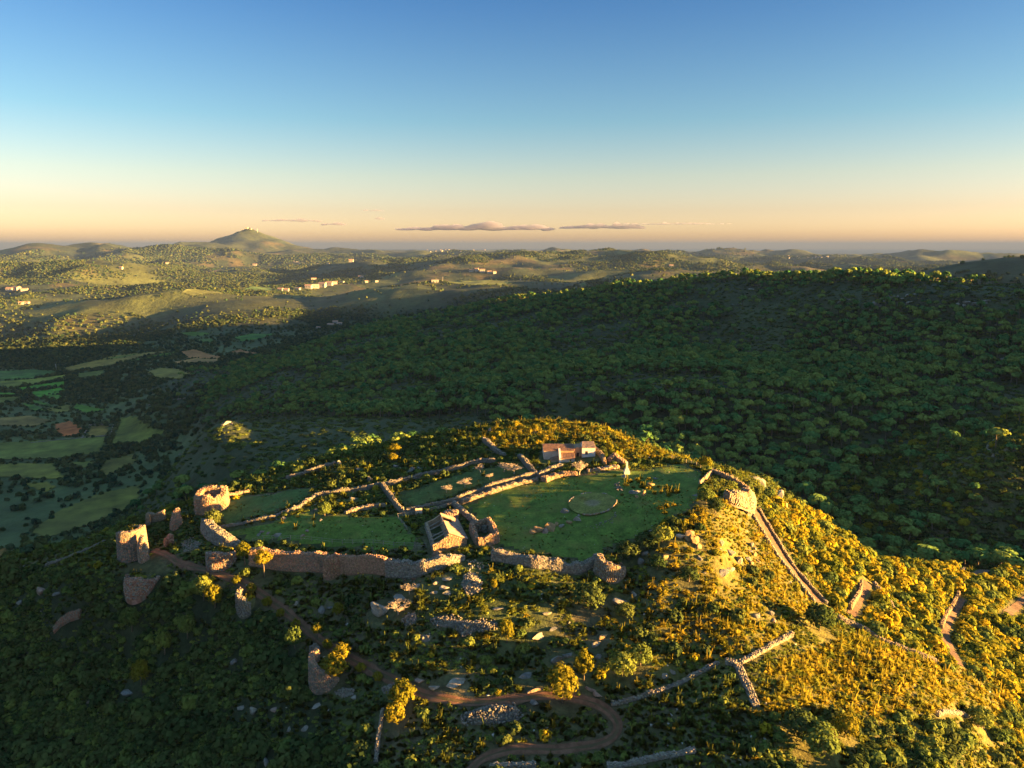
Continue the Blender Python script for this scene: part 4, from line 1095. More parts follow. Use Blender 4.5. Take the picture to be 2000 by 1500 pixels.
B(1549,1018,(1.8,1.3,1.3),'small crag below the tall pale ones on the skyline','pale',None,GRR)
B(1852,1116,(2.6,1.8,2.4),'lone orange lit boulder far right below the forest','orange',None,GRR)
GB2 = 'pale stones in the dark thicket'
B(473,1384,(2.8,1.8,1.8),'left tilted pale boulder in the clearing of the dark thicket','pale',0.7,GB2)
B(497,1389,(2.2,1.5,1.9),'right pale boulder in the clearing of the dark thicket','pale',0.4,GB2)
B(535,1386,(1.8,1.2,1.0),'small pink boulder at the right of the thicket clearing','pink',None,GB2)
B(598,1421,(1.8,1.4,1.5),'square white boulder under the half round turret','pale',0.5,GB2)
B(565,1426,(1.7,1.0,0.8),'thin pale stone left of the square white boulder','pale',None,GB2)
B(618,1380,(2.6,1.1,0.7),'long flat stone below the half round turret','pale',0.5,GB2)
B(521,1490,(1.4,3.6,1.2),'upright pale slab at the bottom edge of the thicket','pale',0.3,GB2)
B(250,1356,(4.4,2.2,1.8),'bluish rock ledge deep in the dark thicket','grey',0.4,GB2)
B(175,1372,(1.6,1.3,1.1),'small bluish stone left of the ledge in the dark thicket','grey',None,GB2)
B(460,1292,(2.4,1.8,1.9),'blue grey boulder in the middle of the dark thicket','grey',None,GB2)
B(83,1155,(3.4,2.0,2.4),'pinkish grey rock near the left edge below the round tower','pink',0.4,GB2)
B(115,1160,(3.6,1.2,1.0),'long thin rock right of the pinkish grey one','grey',0.5,GB2)
B(40,1175,(2.4,1.6,1.2),'bluish rock at the left edge below the round tower','grey',None,GB2)
B(468,1198,(1.4,1.1,1.1),'bluish stone at the foot of the slim turret','grey',None,GB2)
B(690,1362,(1.6,1.2,1.0),'lowest pale stone beside the rubble of the half round turret','pale',None,GB2)
GFR = 'outcrops on the far ridge'
for (u, v, s, lab) in [(1485,557,(16,9,9),'pointed pink outcrop on the crest of the far ridge'),(1470,565,(18,9,6),'flat pale outcrop left under the pointed ridge outcrop'),(1498,568,(12,7,6),'small pale outcrop right under the pointed ridge outcrop'),
      (1645,588,(20,10,8),'pale outcrop in the middle of the far ridge'),(1715,596,(20,12,9),'left large pale outcrop high on the far ridge'),(1738,582,(18,9,8),'long pale outcrop above the left large one on the ridge'),(1772,578,(22,10,8),'crest outcrop touched by sunlight on the far ridge'),(1772,592,(12,8,6),'small outcrop under the sunlit crest one'),
      (1888,592,(14,10,9),'left block of the right hand ridge outcrop'),(1906,594,(16,10,9),'middle block of the right hand ridge outcrop'),(1924,590,(14,9,7),'right block of the right hand ridge outcrop'),(1958,632,(13,8,7),'pale outcrop low at the right end of the far ridge'),(1890,620,(15,8,5),'flat dark outcrop below the right hand ridge outcrop'),
      (1365,635,(8,6,5),'small pair of stones left on the ridge face'),(1440,595,(14,6,4),'flat pale ledge on the ridge face'),(1580,612,(10,6,4),'grey ledge in the middle of the ridge face'),(1590,730,(9,6,4),'pale rock low on the ridge face'),(1960,705,(9,7,9),'pale scar on the right of the ridge face'),
      (870,687,(10,7,5),'pale rock on the left shoulder of the ridge'),(900,702,(8,6,4),'white stones among pines on the left shoulder of the ridge'),(772,808,(12,8,5),'grey rocks at the foot of the pines left of the hill'),(440,828,(14,8,5),'pale crag on top of the round spur'),(352,888,(7,5,4),'small pale stone on the flank of the round spur')]:
    p = P1(u, v); g = np.random.default_rng(int(u)); root = empty('rock_outcrop', p, lab, 'rock outcrop', GFR)
    for k in range(5):
        f = 1.0 if k == 0 else g.uniform(.3, .6)
        V = ROCKS[(k+int(u)) % len(ROCKS)]*np.array(s)*0.42*f*g.uniform(.8, 1.2, 3)
        c_ = np.array(ROCK_COL['pink' if 'pink' in lab else 'pale'])*g.uniform(.75, 1.05)
        o = link('rock', np_mesh('outcrop_rock', V, ICO3F, False, np.tile(c_, (len(V), 1))), root, M['rock'])
        if k: o.location = (g.uniform(-.5, .5)*s[0]*1.1, g.uniform(-.4, .4)*s[1], 0); q = o.location; o.location.z = float(H(p.x+q.x, p.y+q.y))-p.z+s[2]*.05*f
        o.rotation_euler = (g.uniform(-.3, .3), g.uniform(-.3, .3), g.uniform(0, 6))

# ------------------------------------------------------------------ buildings
def frame_mesh(verts, faces, name, parent, mat, smooth_=False):
    return link(name, np_mesh(name, np.array(verts, float), faces, smooth_), parent, mat)
BOXF = [(0,3,2,1),(4,5,6,7),(0,1,5,4),(1,2,6,5),(2,3,7,6),(3,0,4,7)]
def box(name, parent, mat, x0, x1, y0, y1, z0, z1, ztop=None):
    """axis box; ztop = four separate top heights (x0y0, x1y0, x1y1, x0y1)"""
    zt = ztop or (z1, z1, z1, z1)
    V = [(x0,y0,z0),(x1,y0,z0),(x1,y1,z0),(x0,y1,z0),(x0,y0,zt[0]),(x1,y0,zt[1]),(x1,y1,zt[2]),(x0,y1,zt[3])]
    return frame_mesh(V, BOXF, name, parent, mat)
def slope(name, parent, mat, tmat, p0, p1, p2, p3, thick=0.14, pitch=0.36, tiles=True, seed=1):
    """roof slope p0,p1 along the eave, p2,p3 along the ridge (p3 above p0), with rows of cover tiles"""
    p = [np.array(q, float) for q in (p0, p1, p2, p3)]
    n = np.cross(p[1]-p[0], p[3]-p[0]); n /= np.linalg.norm(n)
    V = [q - n*thick for q in p] + [q for q in p]
    o = frame_mesh(V, BOXF, name, parent, mat)
    if tiles:
        g = np.random.default_rng(seed)
        L = np.linalg.norm(p[1]-p[0]); k = max(2, int(L/pitch)); VV, FF = [], []
        D = np.linalg.norm(p[3]-p[0]); m = max(2, int(D/0.5))
        ex = (p[1]-p[0])/L
        for i in range(k):
            f = (i+0.5)/k
            a = p[0] + (p[1]-p[0])*f; b = p[3] + (p[2]-p[3])*f
            for j in range(m):
                q0 = a + (b-a)*(j/m); q1 = a + (b-a)*((j+1)/m + 0.04/m)
                jit = ex*g.normal(0, 0.02) + n*g.normal(0, 0.012)
                r0, r1 = 0.13, 0.105
                base = len(VV)
                for q, r in ((q0, r0), (q1, r1)):
                    for th in (0, 60, 120, 180):
                        VV.append(q + jit + ex*r*math.cos(math.radians(th)) + n*(r*0.85*math.sin(math.radians(th)) + 0.004 + (0.03 if r == r0 else 0)))
                FF += [(base+c, base+c+1, base+c+5, base+c+4) for c in range(3)] + [(base, base+3, base+2, base+1)]
        t = frame_mesh(VV, FF, 'roof_tiles', o, tmat)
        tag(t, kind='stuff')
    return o
b = P1(1062, 897)
hx = Vector((1, 0.02, 0)).normalized()
house = empty('farmhouse', (b.x, b.y, b.z), 'old stone farmhouse with tiled roofs at the top of the hill', 'house', rz=math.atan2(0.02, 1))
PL, OC, TI, OT, DK = M['plaster'], M['ochre'], M['tile'], M['old_tile'], M['dark']
box('wall', house, PL, 0, 4.95, 0, 7.0, -2, 2.95, (2.95, 2.95, 2.95, 2.95))
box('wall', house, OC, 4.953, 9.5, 0.003, 6.95, -2, 2.9)
frame_mesh([(0.0,0.0,2.952),(0.0,7.0,2.952),(0.0,3.5,3.85),(0.35,0.0,2.952),(0.35,7.0,2.952),(0.35,3.5,3.85)], [(0,2,1),(3,4,5),(0,3,5,2),(2,5,4,1),(0,1,4,3)], 'gable', house, PL)
frame_mesh([(9.15,0.02,2.902),(9.15,6.9,2.902),(9.15,3.5,3.85),(9.5,0.02,2.902),(9.5,6.9,2.902),(9.5,3.5,3.85)], [(0,2,1),(3,4,5),(0,3,5,2),(2,5,4,1),(0,1,4,3)], 'gable', house, OC)
slope('roof', house, TI, TI, (-0.25,-0.35,2.90), (4.9,-0.35,2.90), (4.9,3.5,3.98), (-0.25,3.5,3.98), seed=2)
slope('roof', house, TI, TI, (4.92,-0.35,2.84), (9.7,-0.35,2.84), (9.7,3.5,3.92), (4.92,3.5,3.92), seed=3)
slope('roof', house, TI, TI, (4.9,7.35,2.90), (-0.25,7.35,2.90), (-0.25,3.5,3.98), (4.9,3.5,3.98), seed=4)
slope('roof', house, TI, TI, (9.7,7.35,2.84), (4.92,7.35,2.84), (4.92,3.5,3.92), (9.7,3.5,3.92), seed=5)
box('lean_to_wall', house, PL, 5.25, 9.45, -3.0, -0.01, -3, 1.2, (1.15, 1.15, 2.0, 2.0))
slope('lean_to_roof', house, TI, TI, (5.2,-3.25,1.2), (9.6,-3.25,1.2), (9.6,-0.02,2.12), (5.2,-0.02,2.12), seed=6)
box('lean_to_window', house, DK, 7.9, 8.35, -3.03, -2.9, 0.2, 0.75)
box('party_wall', house, M['white'], 4.6, 5.2, -3.15, 0.25, -3, 2.0, (1.75, 1.75, 3.5, 3.5))
box('shed_wall', house, OC, 2.1, 4.58, -2.3, -0.01, -3, 0.6, (0.25, 1.0, 1.0, 0.25))
slope('shed_roof', house, TI, OT, (1.95,-2.45,0.34), (1.95,-0.02,0.34), (4.58,-0.02,1.12), (4.58,-2.45,1.12), seed=7)
box('connecting_wall', house, OC, 9.503, 12.1, 1.2, 5.5, -2, 3.5, (3.3, 3.6, 3.6, 3.3))
d = box('door', house, DK, 10.45, 11.25, 1.16, 1.4, -0.2, 1.75)
box('lintel', d, M['timber'], 10.3, 11.4, 1.13, 1.3, 1.76, 1.95)
box('block_wall', house, M['white'], 12.103, 16.3, 0.2, 5.2, -2.0, 3.7)
box('plinth', house, M['stone'], 12.0, 16.4, -0.15, 0.198, -2.0, 0.25)
w = box('window', house, DK, 13.15, 13.95, 0.17, 0.4, 1.55, 2.5)
box('sill', w, M['timber'], 13.1, 14.0, 0.12, 0.3, 1.45, 1.548)
box('vent_hole', house, DK, 14.9, 15.1, 0.18, 0.3, 2.65, 2.85)
slope('block_roof', house, OT, OT, (11.95,-0.1,3.72), (16.5,-0.1,3.72), (16.1,3.2,4.85), (12.35,3.2,4.85), seed=8)
slope('block_roof', house, OT, OT, (16.5,5.5,3.72), (11.95,5.5,3.72), (12.35,3.2,4.85), (16.1,3.2,4.85), seed=9)
frame_mesh([(12.11,0.2,3.702),(12.11,5.2,3.702),(12.4,3.2,4.7),(12.4,0.4,3.702),(12.4,5.0,3.702)], [(0,2,1),(0,3,2),(2,4,1),(3,4,2)], 'block_gable', house, PL)
frame_mesh([(16.29,0.2,3.702),(16.29,5.2,3.702),(16.0,3.2,4.7),(16.0,0.4,3.702),(16.0,5.0,3.702)], [(0,1,2),(0,2,3),(2,1,4),(3,2,4)], 'block_gable', house, PL)
def plan_of(root, x0, x1, y0, y1):
    m = root.matrix_basis
    return np.array([(m @ Vector((x, y, 0)))[:2] for x, y in ((x0,y0),(x1,y0),(x1,y1),(x0,y1))])
bpy.context.view_layer.update()
KEEP_POLYS.append(plan_of(house, -1.5, 17.5, -4.5, 8.5))

# ruined barn: roofless on its left half
FL, FR, BL = P1(846, 1080), P1(911, 1064), P1(799, 1036)
e1 = Vector((FR.x-FL.x, FR.y-FL.y, 0)); Wb = e1.length; e1.normalize()
e2 = Vector((-e1.y, e1.x, 0)); Lb = max(10.0, (BL-FL).dot(e2))
barn = empty('ruined_barn', (FL.x, FL.y, FL.z), 'ruined barn with half its tiled roof fallen in', 'ruin', rz=math.atan2(e1.y, e1.x))
print('barn', Wb, Lb)
HE, HR = 2.7, 4.7
mid = Wb*0.5
box('side_wall', barn, OC, 0.0, 0.6, 0.6, Lb-0.6, -1.5, HE, (HE-0.9, HE-0.9, HE, HE))
box('side_wall', barn, OC, Wb-0.6, Wb, 0.6, Lb-0.6, -1.5, HE)
def gable_wall(name, y0, y1, left, hl):
    V = []
    for y in (y0, y1):
        V += [(0,y,-1.5),(Wb,y,-1.5),(Wb,y,HE),(mid,y,HR),(mid*0.55,y,HE+ (HR-HE)*0.45*left + hl),(0,y,HE-0.9*(1-left))]
    n = 6
    Fc = [tuple(range(n)), tuple(range(2*n-1, n-1, -1))] + [(i, n+i, n+(i+1) % n, (i+1) % n) for i in range(n)]
    return frame_mesh(V, [f[::-1] for f in Fc], name, barn, OC)
gable_wall('front_gable', 0.0, 0.6, 0.35, -0.2)
gable_wall('back_gable', Lb-0.6, Lb, 0.9, 0.0)
box('partition_wall', barn, OC, mid-0.3, mid+0.2, 0.62, Lb-0.62, -1.5, HR-0.5)
box('floor', barn, M['floor'], 0.62, mid-0.32, 0.62, Lb-0.62, -0.4, 0.15)
# right slope in two pieces with fallen gaps between them
sx0, sx1 = mid-0.15, Wb+0.35
zr, ze = HR+0.12, HE-0.02
def zsl(x): return zr + (ze-zr)*(x-sx0)/(sx1-sx0)
slope('roof_slope', barn, TI, OT, (sx1,-0.2,ze), (sx1,Lb*0.62,ze), (sx0,Lb*0.62,zr), (sx0,-0.2,zr), seed=11)
slope('roof_slope', barn, TI, OT, (sx1,Lb*0.84,ze), (sx1,Lb+0.2,ze), (sx0,Lb+0.2,zr), (sx0,Lb*0.84,zr), seed=12)
slope('roof_slope', barn, TI, OT, (sx1,Lb*0.62+0.01,ze), (sx1,Lb*0.84-0.01,ze), (sx0+2.4,Lb*0.84-0.01,zsl(sx0+2.4)), (sx0+2.4,Lb*0.62+0.01,zsl(sx0+2.4)), seed=13)
box('ridge_beam', barn, M['timber'], sx0-0.1, sx0+0.15, 0.0, Lb, zr-0.35, zr-0.16)
for k, f in enumerate((0.18, 0.34, 0.52, 0.66, 0.8)):
    y = Lb*f
    V = [(0.1,y,HE-0.55),(mid,y+0.3*(-1)**k,HR-0.75)] if k != 2 else [(0.2,y,HE-0.6),(mid-0.5,y+1.6,0.8)]
    a, c = np.array(V[0]), np.array(V[1]); dv = (c-a)/np.linalg.norm(c-a); sd = np.cross(dv, (0,0,1)); sd /= np.linalg.norm(sd); up = np.cross(sd, dv)
    P = [q + sd*i*0.11 + up*j*0.11 for q in (a, c) for i, j in ((-1,-1),(1,-1),(1,1),(-1,1))]
    frame_mesh(P, [(0,1,2,3),(7,6,5,4),(0,4,5,1),(1,5,6,2),(2,6,7,3),(3,7,4,0)], 'rafter', barn, M['timber'])
box('collapsed_timber', barn, M['timber'], 1.0, 1.25, Lb*0.3, Lb*0.72, 0.2, 0.45)
rm = barn.matrix_basis.copy()
def wp(x, y): 
    q = rm @ Vector((x, y, 0)); return (q.x, q.y)
bpy.context.view_layer.update(); rm = barn.matrix_basis.copy()
KEEP_POLYS.append(np.array([wp(-1.5,-1), wp(Wb+1.2,-1), wp(Wb+1.2,Lb+1), wp(-1.5,Lb+1)]))
def facing(root, pl, z0, ztops, pal, s=0.3, name='facing_stones', seed=5):
    """stone facing of a straight wall, local coordinates: from pl[0] to pl[1], outer side on the right"""
    g = np.random.default_rng(seed)
    a, c = np.array(pl[0], float), np.array(pl[1], float); L = np.linalg.norm(c-a); t = (c-a)/L; n = np.array([t[1], -t[0]])
    C, S = [], []
    for j in range(int((max(ztops)-z0)/s)+1):
        for l in np.arange(g.uniform(0, s), L, s*1.25):
            z = z0+(j+0.5)*s
            if z > np.interp(l, np.linspace(0, L, len(ztops)), ztops) - 0.1: continue
            p = a + t*l + n*g.uniform(-0.02, 0.07)
            C.append((p[0], p[1], z)); S.append((s*1.15*g.uniform(.65, 1.2), 0.26, s*g.uniform(.7, 1.05)))
    C = np.array(C); S = np.array(S); k = len(C)
    o = link(name, stones_mesh(name, C, S, np.tile(np.r_[t, 0], (k, 1)), np.tile(np.r_[n, 0], (k, 1)), pal_cols(pal, k, g), g), root, M['stone'])
    return tag(o, kind='stuff')
facing(barn, ((0, Lb), (0, 0)), -0.6, (HE, HE-0.1, HE-0.4, HE-1.0), ['grey','pale'], seed=5)
facing(barn, ((0, 0), (Wb, 0)), -0.6, (HE-1.2, HE+0.6, HR-0.3, HE+0.8, HE-0.2), ['ochre','pink','warm'], seed=6)
facing(barn, ((Wb, 0), (Wb, Lb)), -0.6, (HE-0.3, HE-0.3), ['warm','grey'], seed=7)
facing(barn, ((Wb, Lb), (0, Lb)), -0.6, (HE-0.4, HR-0.6, HE-0.4), ['warm','grey'], seed=8)

hb, hr_, hl = P1(934, 1066), P1(972, 1060), P1(921, 1046)
hut = [(hb.x, hb.y), (hr_.x, hr_.y), (hr_.x+(hl.x-hb.x)*1.1-0.4, hr_.y+(hl.y-hb.y)*1.35), (hl.x-0.2, hl.y+1.5), (hb.x-0.2, hb.y+0.3)]
stone_wall('roofless_hut', 'small roofless stone hut beside the ruined barn', xy=hut, h=[1.8,2.6,3.0,2.6,1.9], width=0.75, s=0.29, pal=['warm','pink','ochre'], cat='ruin', jag=0.3)
c = np.mean(np.array(hut)[:4], 0)
KEEP_POLYS.append(np.array(hut)[:4])
rb = P1(880, 1016)
stone_wall('tower_stub', 'round lump of masonry behind the ruined barn', xy=arc((rb.x, rb.y+1.0), 1.3, 0, 350, 10), h=1.9, width=1.4, s=0.3, pal=['warm','pink'], cat='ruin')

# white monument: stepped base and tapered pillar
mp = P1(1224, 925)
mon = empty('monument', (mp.x, mp.y, mp.z), 'small white survey pillar on a stepped base right of the farmhouse', 'monument')
box('base', mon, M['white'], -0.85, 0.85, -0.8, 0.8, -1.0, 0.8)
box('step', mon, M['white'], -0.6, 0.6, -0.55, 0.55, 0.802, 1.5)
V = [(-0.34,-0.32,1.502),(0.34,-0.32,1.502),(0.34,0.32,1.502),(-0.34,0.32,1.502),(-0.22,-0.2,3.7),(0.22,-0.2,3.7),(0.22,0.2,3.7),(-0.22,0.2,3.7)]
frame_mesh(V, BOXF, 'pillar', mon, M['white'])

# threshing circle
tc = P1(1157, 985); cl, cr = P1(1110, 984), P1(1206, 984)
RC = (cr.x-cl.x)/2
th = empty('threshing_circle', (tc.x, tc.y, tc.z), 'round threshing floor ringed by a low stone kerb', 'threshing floor')
a = np.linspace(0, 2*math.pi, 49)[:-1]
V = [(0.0, 0.0, float(H(tc.x, tc.y))-tc.z+0.42)]; cols = [(0.15, 0.125, 0.075)]
for f in (0.2, 0.4, 0.6, 0.8, 1.0):
    for q in a:
        x, y = RC*f*math.cos(q), RC*f*math.sin(q)
        V.append((x, y, float(H(tc.x+x, tc.y+y))-tc.z+0.42))
        cols.append((0.20, 0.155, 0.085) if f < 0.3 else (0.15, 0.145, 0.034))
Fc = [(0, 1+i, 1+(i+1) % 48) for i in range(48)]
for r_ in range(4):
    Fc += [(1+48*r_+i, 1+48*(r_+1)+i, 1+48*(r_+1)+(i+1) % 48, 1+48*r_+(i+1) % 48) for i in range(48)]
link('floor', np_mesh('threshing_floor', np.array(V), Fc, True, np.array(cols)), th, M['lawn'])
g = np.random.default_rng(77)
kn = 110; ka = np.linspace(0, 2*math.pi, kn, endpoint=False)
kx, ky = RC*np.cos(ka), RC*np.sin(ka)
C = np.stack([kx, ky, H(tc.x+kx, tc.y+ky)-tc.z+0.42], 1)
for k in range(kn):
    if vnoise(np.array([k*0.13]), np.array([3.3]), 6)[0] < -0.35 or g.random() < .12: continue
    nm = 'kerb_stone'
    S = np.array([[0.5*g.uniform(.6, 1.1), 0.3, 0.36*g.uniform(.6, 1.3)]])
    T = np.array([[-math.sin(ka[k]), math.cos(ka[k]), 0]]); N = np.array([[math.cos(ka[k]), math.sin(ka[k]), 0]])
    o = link(nm, stones_mesh('kerb_stone', np.zeros((1, 3)), S, T, N, pal_cols(['pale','ochre'], 1, g), g), th, M['stone'])
    o.location = C[k]
KEEP_POLYS.append(np.stack([tc.x+RC*1.08*np.cos(a), tc.y+RC*1.08*np.sin(a)], 1))

# wire fence with thin posts, and the wooden rail fence by the orchard wall
def tube(pts, r, sides=4):
    pts = np.asarray(pts, float); V, Fc = [], []
    rr = np.full(len(pts), r) if np.isscalar(r) else np.asarray(r)
    t = np.gradient(pts, axis=0); t /= np.maximum(np.linalg.norm(t, axis=1), 1e-6)[:, None]
    ref = np.where(np.abs(t[:, 2:3]) > 0.9, np.array([[1.0, 0, 0]]), np.array([[0, 0, 1.0]]))
    a_ = np.cross(t, ref); a_ /= np.linalg.norm(a_, axis=1)[:, None]; b_ = np.cross(t, a_)
    for i in range(len(pts)):
        for k in range(sides):
            q = 2*math.pi*k/sides
            V.append(pts[i] + rr[i]*(a_[i]*math.cos(q) + b_[i]*math.sin(q)))
    for i in range(len(pts)-1):
        for k in range(sides):
            Fc.append((i*sides+k, i*sides+(k+1) % sides, (i+1)*sides+(k+1) % sides, (i+1)*sides+k))
    Fc += [tuple(range(sides))[::-1], tuple(range((len(pts)-1)*sides, len(pts)*sides))]
    return np.array(V), Fc
def post_fence(name, label, px, n, hgt, pr, rails, rr, mat, railname='wire'):
    pl = poly(px); s = np.r_[0, np.cumsum(np.hypot(*np.diff(pl, axis=0).T))]
    q = np.linspace(0, s[-1], n); P = np.stack([np.interp(q, s, pl[:, 0]), np.interp(q, s, pl[:, 1])], 1)
    Z = H(P[:, 0], P[:, 1])
    root = empty(name, (P[0, 0], P[0, 1], Z[0]), label, 'fence')
    o0 = np.array([P[0, 0], P[0, 1], Z[0]])
    for i in range(n):
        V, Fc = tube([np.r_[P[i], Z[i]-0.3]-o0, np.r_[P[i], Z[i]+hgt]-o0], pr)
        link('post', np_mesh('post', V, Fc), root, mat)
    for h in rails:
        V, Fc = tube(np.c_[P, Z+h]-o0, rr, 3)
        link(railname, np_mesh(railname, V, Fc), root, mat)
post_fence('wire_fence', 'light wire fence on thin posts across the left lawn', [(494,1060),(508,1054),(560,1055),(620,1058),(700,1063),(770,1068),(832,1070)], 18, 1.25, 0.07, (0.55, 1.15), 0.035, M['timber'])
post_fence('rail_fence', 'grey wooden rail fence below the orchard wall', [(777,1011),(800,1008),(840,1000),(882,989)], 9, 1.2, 0.09, (0.4, 0.75, 1.1), 0.07, M['timber'], 'rail')
post_fence('rail_fence', 'dark post and rail fence along the right rim behind the main lawn', [(1312,896),(1335,903),(1360,910),(1385,919),(1410,928),(1440,940)], 16, 1.3, 0.09, (0.5, 1.0), 0.06, M['timber'], 'rail')
post_fence('wire_fence', 'short crooked fence between rail fence and ruined barn', [(778,1014),(786,1024),(795,1036)], 4, 1.1, 0.08, (0.5, 0.95), 0.04, M['timber'])
gp = P1(818, 1007)
gate = empty('gate', (gp.x, gp.y, gp.z), 'pale wooden gate panel standing at the rail fence', 'gate', rz=0.15)
for k in range(6):
    box('plank', gate, M['plaster'], -0.9+0.31*k, -0.62+0.31*k, -0.05, 0.05, 0.1, 2.1)
box('brace', gate, M['timber'], -0.92, 0.95, -0.1, -0.055, 0.5, 0.66)
box('brace', gate, M['timber'], -0.92, 0.95, -0.1, -0.055, 1.5, 1.66)

# ------------------------------------------------------------------ plants: shapes
def clump_cards(centers, radii, per, leaf, center, g, up=0.25, squash=1.0, inner=0.35):
    """leaf sprays set round clump centres; shading follows the clump and the crown"""
    C = np.repeat(np.asarray(centers, float), per, axis=0); Rr = np.repeat(np.asarray(radii, float), per)
    n = len(C)
    d = g.normal(size=(n, 3)); d[:, 2] += up; d /= np.linalg.norm(d, axis=1)[:, None]
    rad = Rr*np.where(g.random(n) < inner, g.uniform(0.4, 0.9, n), g.uniform(0.85, 1.12, n))
    P = C + d*rad[:, None]*np.array([1, 1, squash])
    out = P - np.asarray(center); out /= np.maximum(np.linalg.norm(out, axis=1), 1e-6)[:, None]
    nrm = d*0.85 + out*0.45 + g.normal(0, 0.26, (n, 3)); nrm /= np.linalg.norm(nrm, axis=1)[:, None]
    a = np.cross(nrm, g.normal(size=(n, 3))); a /= np.maximum(np.linalg.norm(a, axis=1), 1e-6)[:, None]
    b = np.cross(nrm, a)
    sz = leaf*g.uniform(0.6, 1.3, n)
    V = np.stack([P + (a*x + b*y)*sz[:, None]*0.5*g.uniform(0.7, 1.2, n)[:, None] for x, y in ((-1,-.7),(.8,-1),(1,.8),(-.8,1))], 1)
    shade = d*0.65 + out*0.5; shade /= np.linalg.norm(shade, axis=1)[:, None]
    N = np.repeat(shade*0.75 + nrm*0.35, 4, axis=0)
    return V.reshape(-1, 3), N
def cards_mesh(name, V, N, mat, extra=None, extra_mat=None):
    nq = len(V)//4
    Fc = np.arange(nq*4).reshape(-1, 4)
    me = np_mesh(name, V, Fc, True)
    N = N/np.linalg.norm(N, axis=1)[:, None]
    me.normals_split_custom_set_from_vertices([tuple(x) for x in N.astype(float)])
    me.materials.append(mat)
    return me
def join_np(name, parts, mats):
    """one mesh of several (V, faces list, material index) with flat normals"""
    me = bpy.data.meshes.new(name); Vs, Fs, Ms, off = [], [], [], 0
    for V, Fc, k in parts:
        Vs += [tuple(map(float, v)) for v in V]; Fs += [tuple(int(i)+off for i in f) for f in Fc]; Ms += [k]*len(Fc); off += len(V)
    me.from_pydata(Vs, [], Fs)
    for m in mats: me.materials.append(m)
    me.polygons.foreach_set('material_index', np.array(Ms, np.int32))
    me.polygons.foreach_set('use_smooth', np.ones(len(Ms), bool))
    return me
def shrub_mesh(seed, mat, n=20, per=13, leaf=0.30, hgt=0.75, cr=0.27):
    """unit shrub: about 2 across and hgt*1.3 high, base at z = 0"""
    g = np.random.default_rng(seed)
    cs, rs_ = [], []
    for i in range(n):
        f = (i+0.5)/n; th = math.acos(1-f*0.98); ph = i*2.399963 + g.normal(0, .35)
        k = g.uniform(0.62, 1.0)
        cs.append((math.sin(th)*math.cos(ph)*0.78*k, math.sin(th)*math.sin(ph)*0.78*k, 0.12 + math.cos(th)*hgt*k)); rs_.append(cr*g.uniform(0.7, 1.35))
    V, N = clump_cards(cs, rs_, per, leaf, (0, 0, 0.1), g)
    V[:, 2] = np.maximum(V[:, 2], -0.05)
    return cards_mesh('shrub', V, N, mat)
def pine_crown(seed, mat, n=17, per=12, leaf=0.42):
    """umbrella crown, unit: radius about 1, centre at z = 0"""
    g = np.random.default_rng(seed); cs, rs_ = [], []
    for i in range(n):
        f = math.sqrt((i+0.4)/n); ph = i*2.399963 + g.normal(0, .3)
        cs.append((f*0.8*math.cos(ph), f*0.8*math.sin(ph), 0.5*math.sqrt(max(0, 1-f*f*0.85)) + g.normal(0, 0.09))); rs_.append(0.30*g.uniform(0.75, 1.3))
    V, N = clump_cards(cs, rs_, per, leaf, (0, 0, -0.3), g, 0.5, 0.75)
    return cards_mesh('pine_crown', V, N, mat)
def pine_trunk(seed, h=1.6):
    g = np.random.default_rng(seed)
    p = np.array([(0, 0, -0.2), (g.normal(0, .05), g.normal(0, .05), h*0.5), (g.normal(0, .1), g.normal(0, .1), h)])
    V, Fc = tube(p, [0.085, 0.065, 0.04], 5); parts = [(V, Fc, 0)]
    for k in range(4):
        q = k*1.57+g.uniform(0, 1)
        V, Fc = tube([p[1]+(p[2]-p[1])*g.uniform(.1, .9), p[2]+np.array([math.cos(q)*.55, math.sin(q)*.55, .25])], [0.04, 0.018], 4); parts.append((V, Fc, 0))
    return join_np('pine_trunk', parts, [M['bark']])
def tussock_mesh(seed, mat, blades=64, stalks=5):
    g = np.random.default_rng(seed); V, N = [], []
    for i in range(blades):
        a = g.uniform(0, 6.283); lean = g.uniform(0.05, 1.0)**0.75; L = g.uniform(0.7, 1.1); w = g.uniform(0.05, 0.10)
        d = np.array([math.cos(a), math.sin(a), 0]); s = np.array([-d[1], d[0], 0])
        p0 = d*0.12*lean; p1 = d*(0.12+0.42*lean*L) + np.array([0, 0, 0.62*L*(1.1-0.45*lean)]); p2 = d*(0.2+0.95*lean*L) + np.array([0, 0, L*(0.98-0.75*lean**1.5)])
        for q0, q1, w0, w1 in ((p0, p1, w, w), (p1, p2, w, 0.012)):
            V += [q0-s*w0, q0+s*w0, q1+s*w1, q1-s*w1]
            nn = d*(0.35+0.55*lean) + np.array([0, 0, 0.6]); nn = nn/np.linalg.norm(nn)
            N += [nn]*4
    for i in range(stalks):
        a = g.uniform(0, 6.283); d = np.array([math.cos(a), math.sin(a), 0]); s = np.array([-d[1], d[0], 0]); L = g.uniform(1.5, 2.1); w = 0.022
        p0 = d*0.1; p1 = d*g.uniform(.2, .7) + np.array([0, 0, L])
        V += [p0-s*w, p0+s*w, p1+s*w*2.2, p1-s*w*2.2]; N += [d*0.5+np.array([0, 0, .6])]*4
    return cards_mesh('tussock', np.array(V), np.array(N), mat)
def bush_small(seed, mat):
    g = np.random.default_rng(seed); cs = [(g.normal(0, .4), g.normal(0, .4), g.uniform(.1, .4)) for _ in range(7)]
    V, N = clump_cards(cs, [0.34]*7, 9, 0.40, (0, 0, 0), g)
    V[:, 2] = np.maximum(V[:, 2], -0.05)
    return cards_mesh('undergrowth', V, N, mat)
